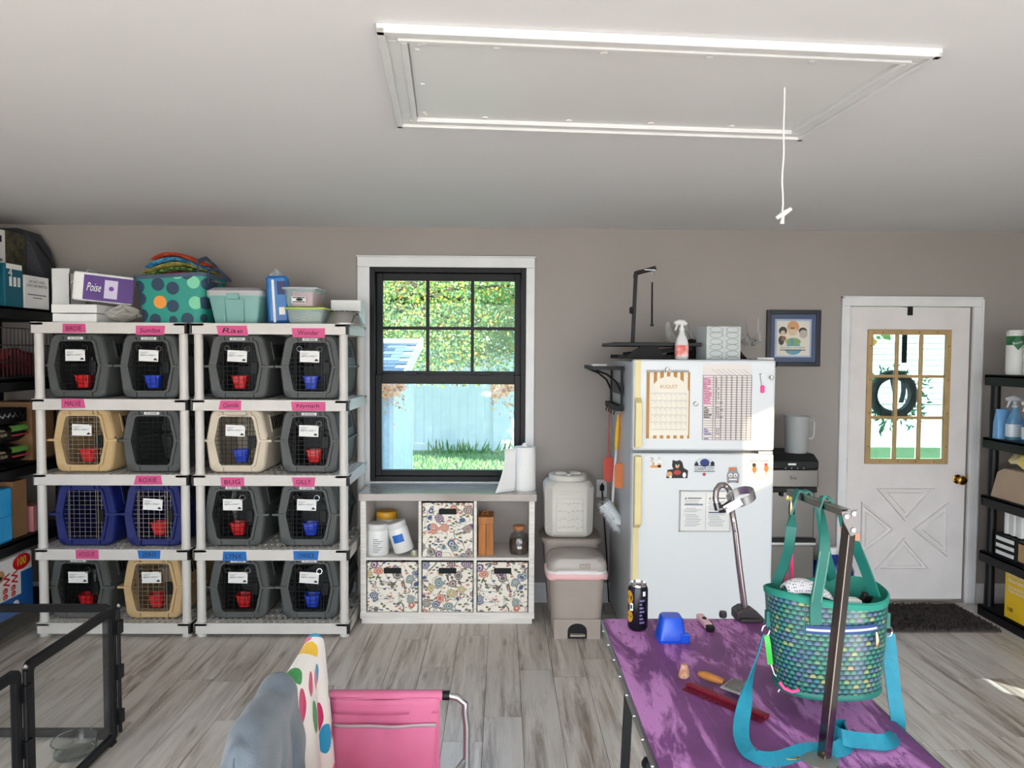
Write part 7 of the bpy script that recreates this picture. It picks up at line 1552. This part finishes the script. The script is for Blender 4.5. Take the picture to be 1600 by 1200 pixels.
GB = NT('grey_fleece'); v = GB.coord(); GB.set(col=GB.mix(GB.step(GB.noise(v, 8, 3), .4, .7), (94, 104, 115), (80, 90, 101)), rough=.95, sheen=.3); GB.bump(GB.noise(v, 300, 3), .4, .004); GB = GB.m
BD = drape(1.70, 1.93, .806, .042, .46, .46, .010, CHX + .012, lambda q: .006 * math.sin(q * 9), 1.3)
def blanket(u, v):
    # lies over the bar for u > .4; below that it wraps round and closes the near end
    k = max(0., (.4 - u) / .4); x, y, z = BD(max(0., (u - .4) / .6), v); c = abs(v - .5) * 2
    fl = .014 * math.sin(v * 26 + u * 9) + .010 * math.sin(v * 47 - u * 5); xc = CHX + .012
    x = xc + (x - xc) * (1 + .25 * c) * (1 - k ** 2.2 * 1.0); y = y - .10 * math.sin(k * math.pi / 2) - .04 * k * c + fl * k * (1 - k) * 4
    return (x + fl * (1 - k) * .9 * c, y, z - .035 * k * k + .006 * math.sin(u * 21) * (1 - c))
MB().grid(blanket, 40, 60).build('grey_blanket', GB, label='slate grey fleece draped over the near end of the chair back', cat='blanket', solid=.014, sub=1)

# ---------------------------------------------------------------- glass-panel playpen
PX, PY0, PY1, PH = -1.69, 2.58, 3.20, .60
PBK = pm('pen_black', (11, 12, 17), .42, spec=.3)
pen = thing('playpen', 'black-framed clear panel playpen standing on the floor at left', 'playpen', (-2.0, 2.9, 0))
def panel(a, e):
    a, e = Vector(a), Vector(e); d = (e - a).normalized(); nrm = Vector((d.y, -d.x, 0)); L = (e - a).length; w = .034
    mt = Matrix((d, nrm, Vector((0, 0, 1)))).transposed().to_4x4(); mt.translation = a
    def fr_(x0, x1, z0, z1, r):
        return [(p[0], p[1]) for p in rr(x0, x1, z0, z1, r, 4)]
    o, i_ = fr_(.012, L - .012, .01, PH, .03), fr_(.012 + w, L - .012 - w, .01 + w, PH - w, .012)
    b = MB().loft([[(p[0], y, p[1]) for p in pts] for pts, y in ((o, -.011), (o, .011), (i_, .011), (i_, -.011), (o, -.011))], True).xf(mt)
    fo = b.build('panel_frame', PBK, pen, bevel=.003)
    MB().box(.012 + w - .004, L - .012 - w + .004, -.002, .002, .006 + w, PH - w + .004).xf(mt).build('clear_pane', ACRYL, fo, smooth=False)
    MB().box(.03, .07, -.014, .014, 0, .012).box(L - .07, L - .03, -.014, .014, 0, .012).xf(mt).build('rubber_foot', BLACKM, fo, smooth=False)
panel((PX, PY0, 0), (PX, PY1, 0)); panel((PX, 1.95, 0), (PX, PY0 - .01, 0)); panel((PX - .01, PY1 + .006, 0), (PX - .64, PY1 + .006, 0)); panel((PX - .65, PY1 + .006, 0), (PX - 1.27, PY1 + .006, 0))
panel((PX - 1.28, PY1, 0), (PX - 1.28, PY0, 0))
for (x, y) in ((PX, PY0 - .004), (PX, PY1 + .004)):
    MB().cyl((x + .012, y, .03), (x + .012, y, PH - .02), .008, 8).build('hinge_rod', PBK, pen); 
    for zz in (.1, .3, .5): MB().box(x - .005, x + .024, y - .02, y + .02, zz - .03, zz + .03).build('hinge_leaf', PBK, pen, smooth=False, bevel=.003)
    MB().lathe([(.007, 0), (.009, .006), (.004, .014)], (x + .012, y, PH - .012), 10).build('hinge_cap', CHROME, pen)
bc_ = at(128, 1178, Z=0); bc_.x = min(bc_.x, PX - .115)
t = thing('glass_bowl', 'clear glass bowl on the floor inside the playpen', 'bowl', bc_)
GB2 = NT('bowl_glass').set(col=lin((236, 242, 240)), rough=.02, trans=1.0, ior=1.45).m
MB().lathe([(.06, 0.001), (.078, .004), (.083, .02), (.090, .066), (.088, .068), (.085, .066), (.078, .022), (.06, .010), (.0, .010)], bc_, 36, cap=False).lathe([(.06, .001), (.0, .001)], bc_, 36, cap=False).build('bowl', GB2, t)
